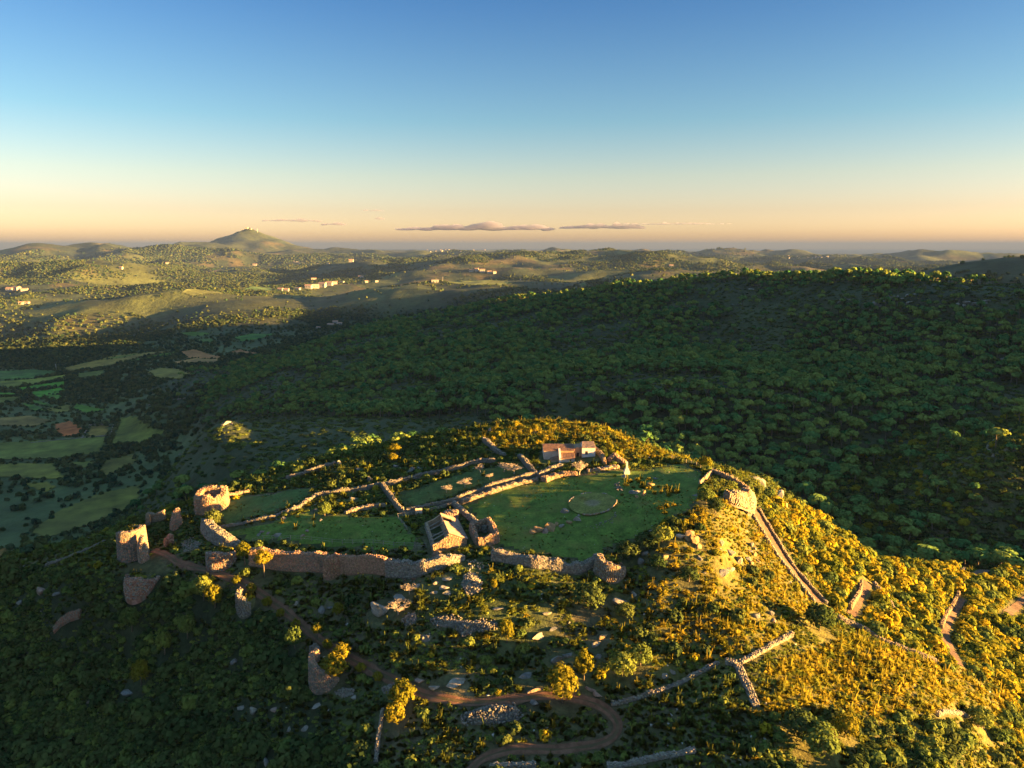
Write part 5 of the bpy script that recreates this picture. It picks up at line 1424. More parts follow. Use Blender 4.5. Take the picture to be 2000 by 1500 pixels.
def far_tree(seed, mat, n=6, per=6):
    g = np.random.default_rng(seed); cs = []
    for i in range(n):
        f = (i+.5)/n; th = math.acos(1-f); ph = i*2.4+g.uniform(0, 1)
        cs.append((.55*math.sin(th)*math.cos(ph), .55*math.sin(th)*math.sin(ph), .35+.6*math.cos(th)))
    V, N = clump_cards(cs, [0.42]*n, per, 0.72, (0, 0, .2), g)
    V[:, 2] = np.maximum(V[:, 2], -0.05)
    return cards_mesh('woodland_tree', V, N, mat)
def broad_tree(seed, mat, n=46, per=24, leaf=0.135):
    g = np.random.default_rng(seed); cs, rs_ = [], []
    for i in range(n):
        f = (i+0.5)/n; th = math.acos(1-1.75*f); ph = i*2.399963 + g.normal(0, .35); k = g.uniform(0.6, 1.0)
        cs.append((math.sin(th)*math.cos(ph)*0.8*k, math.sin(th)*math.sin(ph)*0.8*k, math.cos(th)*0.72*k)); rs_.append(0.26*g.uniform(0.7, 1.35))
    rs_ = [r*(30/n)**.35 for r in rs_]
    V, N = clump_cards(cs, rs_, per, leaf, (0, 0, -0.2), g)
    return cards_mesh('crown', V, N, mat)
def bare_tree(seed, spread=1.0, levels=4, kids=4, r0=0.16):
    """leafless spreading tree, about 4 m high: trunk piece and branch piece"""
    g = np.random.default_rng(seed); trunk, br = [], []
    def grow(p, d, L, r, lev):
        m = p + d*L*0.5 + g.normal(0, .06*L, 3); e = p + d*L + g.normal(0, .05*L, 3)
        V, Fc = tube([p, m, e], [r, r*.8, r*.6], 4 if lev < 2 else 3)
        (trunk if lev == 0 else br).append((V, Fc, 0))
        if lev >= levels: return
        for k in range(kids + (2 if lev == 0 else 0)):
            a = g.uniform(0, 6.283) if lev else k*6.283/(kids+2)+g.uniform(-.3, .3)
            side = np.array([math.cos(a), math.sin(a), 0])
            nd_ = d*(0.45 if lev else 0.35) + side*g.uniform(.55, 1.0)*spread + np.array([0, 0, g.uniform(-.05, .45)])
            nd_ /= np.linalg.norm(nd_)
            q = (e if lev == 0 else m + (e-m)*g.uniform(0, 1))
            grow(q, nd_, L*g.uniform(.55, .8)*(1.35 if lev == 0 else 1), max(r*.55, .022), lev+1)
    grow(np.array([0, 0, -.2]), np.array([.05, 0, 1.0]), 1.25, r0, 0)
    return join_np('bare_trunk', trunk, [M['bare']]), join_np('bare_branches', br, [M['bare']])

SHRUB = [shrub_mesh(1, M['shrub']), shrub_mesh(2, M['shrub'], 24, 12, 0.27), shrub_mesh(3, M['shrub'], 16, 14, 0.33, 0.6)]
DARK = [shrub_mesh(4, M['dark_shrub'], 24, 12, 0.27, 0.8), shrub_mesh(5, M['dark_shrub'], 22, 13, 0.28, 0.95), shrub_mesh(6, M['dark_shrub'], 18, 14, 0.3, 0.7)]
GOLD = [shrub_mesh(7, M['gold_shrub'], 18, 14, 0.28, 0.7), shrub_mesh(8, M['gold_shrub'], 22, 12, 0.26, 0.85), shrub_mesh(9, M['gold_shrub'], 14, 16, 0.3, 0.6)]
PCROWN = [pine_crown(11, M['pine']), pine_crown(12, M['pine'], 20, 10, .38), pine_crown(13, M['pine'], 13, 14, .46)]
PTRUNK = [pine_trunk(21), pine_trunk(22), pine_trunk(23)]
TUS = [tussock_mesh(31, M['tussock'], 84, 2), tussock_mesh(32, M['tussock'], 72, 4), tussock_mesh(33, M['tussock'], 90, 0)]
GTUS = [tussock_mesh(34, M['green_tussock'], 84, 2), tussock_mesh(35, M['green_tussock'], 72, 4), tussock_mesh(36, M['green_tussock'], 90, 0)]
UNDER = [bush_small(41, M['shrub']), bush_small(42, M['green_tussock']), bush_small(43, M['gold_shrub']), bush_small(44, M['dark_shrub'])]
FARW = [far_tree(51, M['wood']), far_tree(52, M['wood']), far_tree(53, M['wood'])]

def scatter(name, label, protos, P, scl, idx, rz=None, tilt=0.06):
    """one mass object: copies of a few plants on its own points"""
    n = len(P)
    if n == 0: return
    me = bpy.data.meshes.new(name)
    me.vertices.add(n); me.vertices.foreach_set('co', np.asarray(P, np.float32).ravel())
    g = np.random.default_rng(n)
    rot = np.stack([g.normal(0, tilt, n), g.normal(0, tilt, n), g.uniform(0, 6.283, n) if rz is None else rz], 1).astype(np.float32)
    a = me.attributes.new('rot', 'FLOAT_VECTOR', 'POINT'); a.data.foreach_set('vector', rot.ravel())
    s3 = np.asarray(scl, np.float32)
    if s3.ndim == 1: s3 = np.stack([s3, s3, s3], 1)
    a = me.attributes.new('scl', 'FLOAT_VECTOR', 'POINT'); a.data.foreach_set('vector', s3.ravel())
    a = me.attributes.new('idx', 'INT', 'POINT'); a.data.foreach_set('value', np.asarray(idx, np.int32))
    o = link(name, me)
    coll = bpy.data.collections.new(name + '_kinds')
    for k, pm in enumerate(protos):
        q = bpy.data.objects.new('%s_kind_%02d' % (name, k), pm); coll.objects.link(q)
    ng = bpy.data.node_groups.new(name, 'GeometryNodeTree')
    ng.interface.new_socket('Geometry', in_out='INPUT', socket_type='NodeSocketGeometry')
    ng.interface.new_socket('Geometry', in_out='OUTPUT', socket_type='NodeSocketGeometry')
    N = ng.nodes; L = ng.links
    gi = N.new('NodeGroupInput'); go = N.new('NodeGroupOutput')
    ip = N.new('GeometryNodeInstanceOnPoints'); ci = N.new('GeometryNodeCollectionInfo')
    ci.inputs['Collection'].default_value = coll
    ci.inputs['Separate Children'].default_value = True
    ci.inputs['Reset Children'].default_value = True
    def attr(nm, ty):
        x = N.new('GeometryNodeInputNamedAttribute'); x.data_type = ty; x.inputs['Name'].default_value = nm; return x.outputs['Attribute']
    e2r = N.new('FunctionNodeEulerToRotation')
    L.new(attr('rot', 'FLOAT_VECTOR'), e2r.inputs[0])
    L.new(gi.outputs[0], ip.inputs['Points']); L.new(ci.outputs[0], ip.inputs['Instance'])
    ip.inputs['Pick Instance'].default_value = True
    L.new(attr('idx', 'INT'), ip.inputs['Instance Index']); L.new(e2r.outputs[0], ip.inputs['Rotation']); L.new(attr('scl', 'FLOAT_VECTOR'), ip.inputs['Scale'])
    L.new(ip.outputs[0], go.inputs[0])
    md = o.modifiers.new('plants', 'NODES'); md.node_group = ng
    return tag(o, label, kind='stuff')
def jitter_grid(x0, x1, y0, y1, sp, g):
    xs = np.arange(x0, x1, sp); ys = np.arange(y0, y1, sp)
    X, Y = np.meshgrid(xs, ys); X = X.ravel() + g.uniform(-.48, .48, X.size)*sp; Y = Y.ravel() + g.uniform(-.48, .48, Y.size)*sp
    return np.stack([X, Y], 1)
def uvpoly(pts, u, v):
    return inside(np.stack([u, v], 1), np.array(pts, float))
def visible(P, hgt):
    """points whose top can be seen from the drone"""
    top = P + np.array([0, 0, hgt]) if np.isscalar(hgt) else P + np.c_[np.zeros(len(P)), np.zeros(len(P)), hgt]
    f = np.linspace(0.12, 0.985, 60)
    ok = np.ones(len(P), bool)
    for k in range(0, len(P), 3000):
        q = top[k:k+3000]
        X = q[:, :1]*f; Y = q[:, 1:2]*f; Zr = CAMZ + (q[:, 2:]-CAMZ)*f
        ok[k:k+3000] = (Zr > H(X, Y) - 0.5).all(axis=1)
    return ok

# ------------------------------------------------------------------ special plants named one by one
def put(root, loc, rz, sc):
    root.location = loc; root.rotation_euler = (0, 0, rz); root.scale = sc if isinstance(sc, tuple) else (sc, sc, sc)
TREES = [broad_tree(61, M['tree_leaf']), broad_tree(62, M['tree_leaf'], 38, 28), broad_tree(63, M['dark_shrub'], 64, 22, .12), broad_tree(64, M['shrub'], 56, 24, .125)]
SPECIAL = []
def tree(u, v, w, h, kind, label, name='tree', trunk=0.25, cat='tree', group=None):
    p = P1(u, v); g = random.Random(int(u*7+v))
    root = empty(name, (p.x, p.y, p.z), label, cat, group)
    c = link('crown', TREES[kind], root); c.location = (0, 0, h*(0.5+trunk*0.5)); c.scale = (w/2, w/2, h*(1-trunk)/1.7); c.rotation_euler = (0, 0, g.uniform(0, 6))
    V, Fc = tube([(0, 0, -.5), (.1, .05, h*.3), (.05, .1, h*.6)], [.16, .12, .07], 6)
    link('trunk', np_mesh('trunk', V, Fc, True), root, M['bark'])
    SPECIAL.append((p.x, p.y, w*0.42))
tree(516, 1128, 4.8, 7.2, 0, 'sunlit yellow tree standing alone in front of the pink rampart', trunk=.45)
tree(478, 1104, 4.2, 6.0, 1, 'sunlit yellow tree against the left end of the front wall', trunk=.4)
tree(1098, 1372, 6.6, 7.8, 1, 'round olive green tree beside the track bend', trunk=.15)
tree(1140, 1330, 4.6, 6.6, 0, 'narrower golden tree behind the round olive green one', trunk=.2)
tree(1150, 1190, 8.6, 6.2, 2, 'very large dark shrub like tree below the crumbling tower', trunk=.08)
tree(1600, 1232, 7.6, 6.4, 2, 'big dark tree at the lower end of the walled lane', trunk=.1)
tree(656, 1330, 5.6, 6.0, 0, 'yellow green tree growing inside the half round turret', trunk=.15)
tree(668, 1296, 4.4, 4.6, 1, 'golden bush like tree behind the half round turret', trunk=.15)
tree(620, 1248, 2.8, 4.0, 0, 'slender golden sapling on the left edge of the track', trunk=.3)
tree(660, 1202, 3.0, 3.2, 0, 'round yellow bush beside the bluish pale rock', 'bush', .05, 'bush')
tree(786, 1378, 6.0, 5.6, 0, 'brightest golden bush at the inside of the track bend', 'bush', .05, 'bush')
tree(772, 1412, 4.6, 4.4, 1, 'golden bush just below the brightest one by the track', 'bush', .05, 'bush')
tree(770, 888, 5.6, 4.0, 0, 'upper sunlit tree clump on the far left rim', trunk=.1)
tree(768, 902, 3.8, 3.0, 1, 'lower sunlit tree clump on the far left rim', trunk=.1)
tree(634, 1008, 4.6, 4.2, 3, 'dark bush with golden top on the left lawn', 'bush', .05, 'bush')
tree(418, 1026, 5.4, 4.8, 2, 'round dark bush beside the square ruin block', 'bush', .05, 'bush')
tree(412, 1040, 1.9, 3.2, 0, 'small golden bush in front of the round dark one', 'bush', .05, 'bush')
tree(1177, 886, 2.8, 2.6, 2, 'round dark bush at the right wall of the farmhouse', 'bush', .05, 'bush')
tree(1190, 880, 3.2, 2.8, 0, 'golden bush beside the dark one right of the farmhouse', 'bush', .05, 'bush')
tree(1225, 1090, 7.0, 4.4, 2, 'left dark shrub of the row along the near edge of the main lawn', 'bush', .05, 'bush')
tree(1262, 1072, 6.4, 4.2, 2, 'middle dark shrub of the row along the near edge of the main lawn', 'bush', .05, 'bush')
tree(1292, 1058, 6.0, 4.0, 3, 'right dark shrub of the row along the near edge of the main lawn', 'bush', .05, 'bush')
tree(1378, 984, 5.0, 4.6, 3, 'dark shrub on the bank under the thin sunlit wall', 'bush', .05, 'bush')
tree(1396, 1002, 4.6, 4.4, 2, 'lower dark shrub on the bank left of the bastion', 'bush', .05, 'bush')
tree(1284, 1112, 4.4, 3.4, 2, 'dark shrub among the pale crags near the crumbling tower', 'bush', .05, 'bush')
tree(1345, 1136, 5.2, 3.6, 2, 'broad dark shrub low in the middle of the sunlit slope', 'bush', .05, 'bush')
tree(1220, 1206, 5.0, 3.4, 2, 'dark shrub right of the very large one under the tower', 'bush', .05, 'bush')
tree(1215, 1320, 6.6, 5.4, 3, 'left bush of the dark clump right of the olive tree', 'bush', .05, 'bush')
tree(1250, 1300, 5.4, 5.0, 3, 'right bush of the dark clump right of the olive tree', 'bush', .05, 'bush')
tree(990, 1256, 3.6, 5.4, 1, 'golden sapling tree on the front slope above the track', trunk=.2)
tree(1045, 845, 2.6, 3.2, 0, 'small golden tree on the far skyline behind the farmhouse', trunk=.2)
tree(1016, 842, 3.0, 2.6, 1, 'low golden bush on the far skyline left of the small tree', 'bush', .05, 'bush')
tree(1378, 916, 4.8, 4.0, 0, 'rounded golden bush behind the right rim fence', 'bush', .05, 'bush')
tree(965, 1152, 1.8, 2.6, 0, 'tiny yellow bush in the grass under the roofless hut', 'bush', .1, 'bush')
tree(1600, 1475, 7.5, 6.0, 3, 'large dark bush at the bottom edge right of centre', 'bush', .05, 'bush')
tree(1560, 1440, 6.5, 5.4, 2, 'darkest bush below the tussock field', 'bush', .05, 'bush')
tree(1650, 1440, 5.0, 4.6, 1, 'olive bush on the right of the darkest one below the tussock field', 'bush', .05, 'bush')
tree(1910, 1420, 6.4, 4.6, 3, 'broad olive shrub at the lower right end of the tussock field', 'bush', .05, 'bush')
for (u_, v_, w_, h_, k_, l_) in [(462,1142,2.6,2.4,0,'golden bush at the top of the track, nearest the front wall'),(492,1158,2.8,2.4,1,'golden bush on the track edge just above the slim turret'),(522,1186,2.8,2.6,0,'golden bush between the slim turret and the track'),(548,1206,2.4,2.2,1,'golden bush on the track edge right of the slim turret'),(578,1228,2.6,2.4,0,'golden bush on the track edge halfway to the half round turret'),(640,1268,2.6,2.4,1,'golden bush at the track edge right above the half round turret'),(705,1312,2.6,2.0,0,'golden bush on the grass verge before the track bend'),(738,1330,2.4,2.0,1,'golden bush at the verge just left of the track bend')]:
    tree(u_, v_, w_, h_, k_, l_, 'bush', .05, 'bush', 'golden bushes strung along the left edge of the track')
for (u_, v_, w_, h_, l_) in [(398,1172,5.0,6.5,'tall leafy tree above the thicket, right below the squat broken tower'),(420,1186,4.6,5.8,'second tall leafy tree of the thicket, left of the slim turret'),(258,1232,5.2,6.5,'tall leafy tree in the upper thicket under the half buried bastion'),(366,1246,4.6,6.2,'tall leafy tree in the middle thicket, lower left of the slim turret'),(322,1278,4.4,6.0,'tall leafy tree standing left in the middle of the thicket'),(276,1338,4.8,6.4,'tall leafy tree beside the bluish ledge in the thicket'),(575,1268,4.4,5.6,'tall leafy tree left of the little dark wall corner')]:
    tree(u_, v_, w_, h_, 3 if u_ % 4 else 1, l_, 'tree', .15, 'tree', 'taller trees rising from the dark thicket')
BARE = [bare_tree(71, 1.15, 4, 4), bare_tree(72, 1.3, 4, 4), bare_tree(73, .8, 4, 4)]
def bare(u, v, k, sc, label, rz=0.0, name='bare_tree'):
    p = P1(u, v)
    root = empty(name, (p.x, p.y, p.z), label, 'tree', 'leafless trees on the hill', rz); root.scale = sc if isinstance(sc, tuple) else (sc,)*3
    link('trunk', BARE[k][0], root); link('branches', BARE[k][1], root)
    SPECIAL.append((p.x, p.y, 1.5))
bare(985, 922, 0, (1.55, 1.4, 1.15), 'left half of the widest bare fig tree in the orchard corner', .3)
bare(1004, 926, 1, (1.35, 1.3, 1.15), 'right half of the widest bare fig tree in the orchard corner', 2.0)
bare(872, 962, 0, (1.05, 1.0, .85), 'leftmost low bare fig tree in the orchard', 1.0)
bare(908, 952, 1, (1.25, 1.1, .95), 'broad bare fig tree second from the left in the orchard', 4.0)
bare(956, 937, 0, (.8, .8, .85), 'small leaning bare tree in the middle of the orchard', 5.0)
bare(938, 924, 2, (.9, .9, .95), 'thin grey bare tree against the far orchard wall', 3.0)
bare(1132, 928, 2, (1.5, 1.4, 1.4), 'pale upright bare tree in front of the farmhouse', .5)
bare(778, 1200, 1, (1.5, 1.4, 1.3), 'dry white tree sprawling over the huge pale rock', .8)
bare(800, 1160, 2, (1.0, 1.0, .8), 'low dry twiggy tree above the sprawling white one', 2.2)

# ------------------------------------------------------------------ plants: masses and singles on the castle hill
def clearance(xy):
    d = np.full(len(xy), 99.0)
    for pl, w in PATHS: d = np.minimum(d, dist_line(xy, pl) - w)
    for pl, w in WALL_LINES:
        near = (np.abs(xy - pl.mean(0)).max(1) < np.ptp(pl, axis=0).max()+12)
        if near.any(): d[near] = np.minimum(d[near], dist_line(xy[near], pl) - w)
    for x, y, r in BOULDER_SPOTS: d = np.minimum(d, np.hypot(xy[:, 0]-x, xy[:, 1]-y) - r)
    for x, y, r in SPECIAL: d = np.minimum(d, np.hypot(xy[:, 0]-x, xy[:, 1]-y) - r)
    for pg in KEEP_POLYS: d = np.where(inside(xy, pg), -1, d)
    return d
Z_THICKET = [(-400,1080),(60,1110),(240,1115),(330,1120),(400,1135),(470,1165),(530,1210),(575,1250),(610,1300),(640,1380),(715,1380),(735,1520),(-400,1600)]
Z_CLEAR = [(455,1370),(520,1355),(640,1375),(720,1400),(700,1460),(560,1440),(460,1420)]
Z_RIGHT = [(1490,975),(1560,985),(1700,1085),(2400,1080),(2400,1600),(1990,1500),(1930,1330),(1800,1285),(1640,1205),(1560,1100),(1490,1010)]
Z_TUSS = [(1480,1400),(1500,1300),(1660,1235),(1830,1300),(1960,1360),(1960,1400),(1870,1390),(1800,1400),(1700,1420),(1640,1400),(1560,1400)]
Z_LOWR = [(1230,1390),(1410,1305),(1460,1390),(1480,1420),(1440,1520),(1000,1520),(1180,1470),(1220,1430)]
Z_SLOPE = [(1215,1110),(1290,1070),(1370,980),(1420,960),(1470,990),(1590,1180),(1500,1260),(1400,1290),(1300,1330),(1180,1310),(1190,1200)]
Z_TOP = [(930,845),(1050,820),(1160,825),(1260,870),(1350,900),(1300,900),(1220,905),(1165,870),(1060,868),(985,890)]
Z_LEFTB = [(240,1120),(330,1050),(400,1000),(430,1010),(400,1040),(420,1110),(340,1095)]
Z_FRONT = [(560,1190),(640,1140),(850,1130),(1150,1140),(1180,1300),(1140,1355),(860,1360),(720,1300)]
g = np.random.default_rng(5)
xy = jitter_grid(-285, 325, 30, 395, 1.55, g)
Zg = H(xy[:, 0], xy[:, 1])
u, v, dep = project(np.c_[xy, Zg])
infr = (u > -250) & (u < 2350) & (v > 780) & (v < 1640) & (np.hypot(xy[:, 0], xy[:, 1]) > 85)
xy, Zg, u, v = xy[infr], Zg[infr], u[infr], v[infr]
cl = clearance(xy)
lawn = np.zeros(len(xy), bool)
for pg in LAWNS: lawn |= inside(xy, pg)
n1 = fbm(xy[:, 0], xy[:, 1], 14.0, 81, 3); n2 = fbm(xy[:, 0], xy[:, 1], 7.0, 85, 2); rr = g.random(len(xy))
z_th = uvpoly(Z_THICKET, u, v); z_cl = uvpoly(Z_CLEAR, u, v); z_ri = uvpoly(Z_RIGHT, u, v); z_tu = uvpoly(Z_TUSS, u, v); z_lr = uvpoly(Z_LOWR, u, v)
z_sl = uvpoly(Z_SLOPE, u, v); z_to = uvpoly(Z_TOP, u, v); z_lb = uvpoly(Z_LEFTB, u, v); z_fr = uvpoly(Z_FRONT, u, v)
# probability of a shrub, its size range and kind; else tussock or undergrowth
kind = np.full(len(xy), -1); size = np.zeros(len(xy))
def choose(mask, p, k, lo, hi):
    global rr
    m = mask & (kind < 0) & (g.random(len(xy)) < p)
    kind[m] = k; size[m] = lo + (hi-lo)*g.random(m.sum())**1.5
other = ~(z_th | z_cl | z_ri | z_tu | z_lr | z_sl | z_to | z_lb | z_fr | lawn)
dens = 1.0
K_SH, K_DK, K_GO, K_TU, K_GT, K_UN = range(6)
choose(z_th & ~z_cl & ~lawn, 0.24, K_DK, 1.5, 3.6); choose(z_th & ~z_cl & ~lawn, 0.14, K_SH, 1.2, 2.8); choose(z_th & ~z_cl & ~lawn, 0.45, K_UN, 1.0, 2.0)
choose(z_cl, 0.05, K_DK, 0.8, 1.8); choose(z_cl, 0.25, K_GT, 0.7, 1.3); choose(z_cl, 0.3, K_UN, 0.6, 1.2)
z_br = uvpoly([(1480,1420),(1640,1405),(1870,1395),(1960,1400),(2100,1420),(2100,1640),(1440,1640)], u, v)
choose(z_br, 0.20, K_DK, 1.1, 2.4); choose(z_br, 0.16, K_SH, 1.0, 2.4); choose(z_br, 0.10, K_GO, 1.0, 2.0); choose(z_br, 0.12, K_TU, 0.8, 1.2); choose(z_br, 0.6, K_UN, 0.9, 1.6)
choose(z_tu, 0.48, K_TU, 0.95, 1.55); choose(z_tu, 0.26, K_GT, 0.9, 1.4); choose(z_tu, 0.02, K_DK, 0.8, 1.6); choose(z_tu, 0.3, K_UN, 0.5, 1.0)
choose(z_lr, 0.35, K_GT, 0.8, 1.25); choose(z_lr, 0.06, K_TU, 0.8, 1.1); choose(z_lr, 0.02, K_SH, 0.9, 1.5); choose(z_lr, 0.35, K_UN, 0.6, 1.1)
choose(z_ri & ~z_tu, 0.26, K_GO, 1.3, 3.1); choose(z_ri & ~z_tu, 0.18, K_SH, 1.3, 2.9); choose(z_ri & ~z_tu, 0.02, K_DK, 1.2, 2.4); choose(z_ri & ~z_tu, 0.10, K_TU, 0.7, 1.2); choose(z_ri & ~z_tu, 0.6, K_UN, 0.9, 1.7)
choose(z_sl & ~lawn & (n1 > 0.15), 0.12, K_DK, 0.9, 2.2); choose(z_sl & ~lawn, 0.06, K_GO, 0.7, 1.5); choose(z_sl & ~lawn, 0.46, K_TU, 0.8, 1.4); choose(z_sl & ~lawn, 0.15, K_GT, 0.7, 1.1); choose(z_sl & ~lawn, 0.35, K_UN, 0.5, 1.1)
choose(z_to & ~lawn, 0.05, K_GO, 0.9, 1.7); choose(z_to & ~lawn, 0.05, K_DK, 0.9, 1.9); choose(z_to & ~lawn, 0.32, K_TU, 0.8, 1.3); choose(z_to & ~lawn, 0.25, K_UN, 0.6, 1.2)
choose(z_lb, 0.12, K_SH, 1.0, 2.0); choose(z_lb, 0.3, K_GT, 0.7, 1.2); choose(z_lb, 0.3, K_UN, 0.6, 1.3)
choose(z_fr & ~lawn & (n1 > 0.0), 0.13, K_DK, 0.9, 2.2); choose(z_fr & ~lawn, 0.05, K_SH, 0.9, 1.8); choose(z_fr & ~lawn, 0.012, K_GO, 0.8, 1.6); choose(z_fr & ~lawn, 0.48, K_GT, 0.8, 1.4); choose(z_fr & ~lawn, 0.05, K_TU, 0.7, 1.1); choose(z_fr & ~lawn, 0.4, K_UN, 0.5, 1.2)
rim = other & (v < 1010)
choose(other & (n1 > 0.1), 0.12, K_DK, 0.9, 2.0); choose(other, 0.07, K_SH, 0.8, 1.8); choose(other, 0.02, K_GO, 0.7, 1.5); choose(other, 0.26, K_GT, 0.7, 1.2); choose(other, 0.06, K_TU, 0.7, 1.1); choose(other, 0.35, K_UN, 0.5, 1.2)
choose(lawn & (n1 > 0.35) & (cl < 3), 0.10, K_TU, 0.7, 1.1)
east_tufts = uvpoly([(1195,930),(1235,925),(1290,945),(1330,960),(1300,975),(1250,960),(1215,960)], u, v)
choose(lawn & east_tufts, 0.40, K_TU, 0.8, 1.35); choose(lawn & east_tufts, 0.08, K_GO, 0.6, 1.1)
choose(lawn & uvpoly([(660,985),(755,975),(755,998),(660,1005)], u, v), 0.25, K_TU, 0.9, 1.4)
choose(lawn & uvpoly([(1270,990),(1325,985),(1325,1004),(1270,1008)], u, v), 0.25, K_TU, 0.9, 1.3)
keep = (kind >= 0)
need = np.where(np.isin(kind, (K_SH, K_DK, K_GO)), size*0.75, np.where(kind == K_UN, size*0.55, size*0.5))
keep &= cl > need*0.75
# shrubs keep clear of each other: coarse thinning by cells
for k, cell in (((K_SH, K_DK, K_GO), 1.9),):
    ii = np.where(keep & np.isin(kind, k))[0]; ii = ii[np.argsort(-size[ii])]
    occ = {}
    for i in ii:
        x, y, r = xy[i, 0], xy[i, 1], size[i]
        cx, cy = int(x//4), int(y//4); ok = True
        for a_ in (-1, 0, 1):
            for b_ in (-1, 0, 1):
                for (x2, y2, r2) in occ.get((cx+a_, cy+b_), ()):
                    if (x-x2)**2+(y-y2)**2 < (0.52*(r+r2))**2: ok = False; break
                if not ok: break
            if not ok: break
        if ok: occ.setdefault((cx, cy), []).append((x, y, r))
        else: keep[i] = False
P = np.c_[xy, Zg - 0.08]
dist = np.sqrt(xy[:, 0]**2+xy[:, 1]**2+(CAMZ-Zg)**2)
pxs = size*2*F/dist
shr = keep & np.isin(kind, (K_SH, K_DK, K_GO)); tus = keep & np.isin(kind, (K_TU, K_GT))
on = (u > 5) & (u < 1995) & (v > 800) & (v < 1500)
vis = np.zeros(len(xy), bool); cand = np.where((shr | tus) & on)[0]; vis[cand] = visible(P[cand], 0.8)
def top300(m, n=296):
    i = np.where(m & on & vis)[0]; return i[np.argsort(-pxs[i])[:n]]
S_I = top300(shr); T_I = top300(tus)
single = np.zeros(len(xy), bool); single[S_I] = True; single[T_I] = True
MARKS = [(262,1060,'the tall round tower'),(410,975,'the square ruin block'),(292,1135,'the half buried bastion'),(434,1096,'the squat broken tower'),(484,1180,'the slim turret'),(635,1325,'the half round turret'),(1190,1112,'the crumbling tower'),(1445,970,'the stone bastion'),(785,1370,'the brightest golden bush'),(1098,1345,'the round olive tree'),(1150,1165,'the very large dark shrub'),(1600,1205,'the big dark tree'),(1455,1340,'the pale dropping terrace wall'),(1300,1345,'the long curving terrace wall'),(960,1398,'the long bank of stones'),(905,1225,'the T shaped stone heap'),(918,1142,'the oval stone heap'),(745,1190,'the huge rounded rock'),(740,1430,'the narrow straight wall in the thicket'),(485,1386,'the thicket clearing'),(250,1356,'the bluish ledge'),(125,1215,'the overgrown wall face'),(85,1155,'the pinkish grey rock'),(1675,1170,'the short stepped lane'),(1855,1230,'the curving lane'),(1540,1090,'the straight walled lane'),(1735,1255,'the long crossing wall'),(1205,1425,'the lowest track bend'),(930,1490,'the track at the bottom edge'),(1270,1485,'the wall bit at the bottom edge'),(1580,1450,'the darkest bush'),(1910,1410,'the broad olive shrub'),(1875,1398,'the stone edged dip'),(1465,1085,'the boulder cluster'),(1350,1050,'the layered crags'),(860,1040,'the ruined barn'),(945,1050,'the roofless hut'),(1110,885,'the farmhouse'),(1224,915,'the white monument'),(700,1095,'the salmon front wall'),(570,1090,'the pinkish front wall'),(1060,1105,'the low front wall'),(770,890,'the sunlit tree clumps'),(30,1250,'the left edge of the thicket'),(60,1440,'the lower left corner'),(330,1460,'the bottom edge below the ledge'),(1980,1300,'the right edge'),(1760,1360,'the open tussock field'),(1820,1480,'the lower right corner'),(430,1300,'the blue grey thicket boulder'),(560,1480,'the upright slab at the bottom edge')]
def near_mark(uu, vv, marks=None):
    m = min(marks or MARKS, key=lambda q: (q[0]-uu)**2+(q[1]-vv)**2*1.6)
    dx, dy = uu-m[0], (vv-m[1])*1.3
    d = math.hypot(dx, dy); far_ = ' well' if d > 85 else (' just' if d > 22 else '')
    w_ = ('right of' if dx > 0 else 'left of') if abs(dx) > abs(dy) else ('below' if dy > 0 else 'above')
    return (far_ + ' ' + w_ + ' ' + m[2]).strip()
PMARKS = [(410,930,'the square ruin block'),(520,900,'the grassy left rim'),(620,880,'the far left rim wall'),(770,850,'the sunlit tree clumps'),(930,820,'the pointed skyline rock'),(1050,810,'the farmhouse skyline'),(1160,815,'the white house block'),(1270,845,'the right slope of the summit'),(1380,880,'the golden bush by the rim fence'),(1480,915,'the flat topped skyline crag'),(1540,960,'the tall pale skyline crag'),(1640,1040,'the lower right skyline'),(1760,1060,'the dark hollow on the right'),(1852,1100,'the lone orange boulder'),(1940,1090,'the low wall at the lane bend'),(1950,870,'the thin bent wall at right'),(1880,950,'the sunlit rise at the right edge'),(1590,730,'the pale rock low on the ridge'),(350,890,'the round spur'),(250,960,'the valley side at left'),(1700,900,'the bare ground in the hollow'),(1400,780,'the ridge face over the bastion'),(1200,760,'the ridge face over the farmhouse')]
def zone_of(i):
    if z_th[i] or z_cl[i]: return 'in the dark thicket on the lower left slope', 'thicket'
    if z_tu[i]: return 'in the open tussock field at lower right', 'tussock field'
    if z_lr[i]: return 'in the shaded strip between the track bend and terrace wall', 'shaded strip'
    if z_ri[i]: return 'on the golden slope right of the walled lane', 'golden slope'
    if z_sl[i]: return 'on the sunlit slope left of the walled lane', 'sunlit slope'
    if z_fr[i]: return 'on the shaded slope between front wall and track', 'front slope'
    if z_to[i]: return 'on the crest behind the farmhouse', 'crest'
    if v[i] > 1300: return 'near the bottom edge of the hill', 'bottom edge'
    return 'around the ruined enclosure walls', 'enclosure'
names_k = {K_SH: ('shrub', 'mid green leafy shrub'), K_DK: ('shrub', 'dark rounded evergreen shrub'), K_GO: ('shrub', 'yellow green broom like shrub'), K_TU: ('grass_tussock', 'straw coloured grass tussock'), K_GT: ('grass_tussock', 'greener grass tussock')}
proto = {K_SH: SHRUB, K_DK: DARK, K_GO: GOLD, K_TU: TUS, K_GT: GTUS}
for i in np.r_[S_I, T_I]:
    k = int(kind[i]); z_, zn = zone_of(i); nm, lb = names_k[k]
    o = bpy.data.objects.new(nm, proto[k][i % 3]); COL.objects.link(o)
    s = float(size[i])
    o.location = P[i]; o.rotation_euler = (0, 0, float(rr[i]*6.28)); o.scale = (s, s, s*(0.85+0.3*float(rr[i])))
    tag(o, lb + ' ' + near_mark(u[i], v[i]), 'shrub' if nm == 'shrub' else 'grass tuft', lb + 's ' + near_mark(u[i], v[i]))
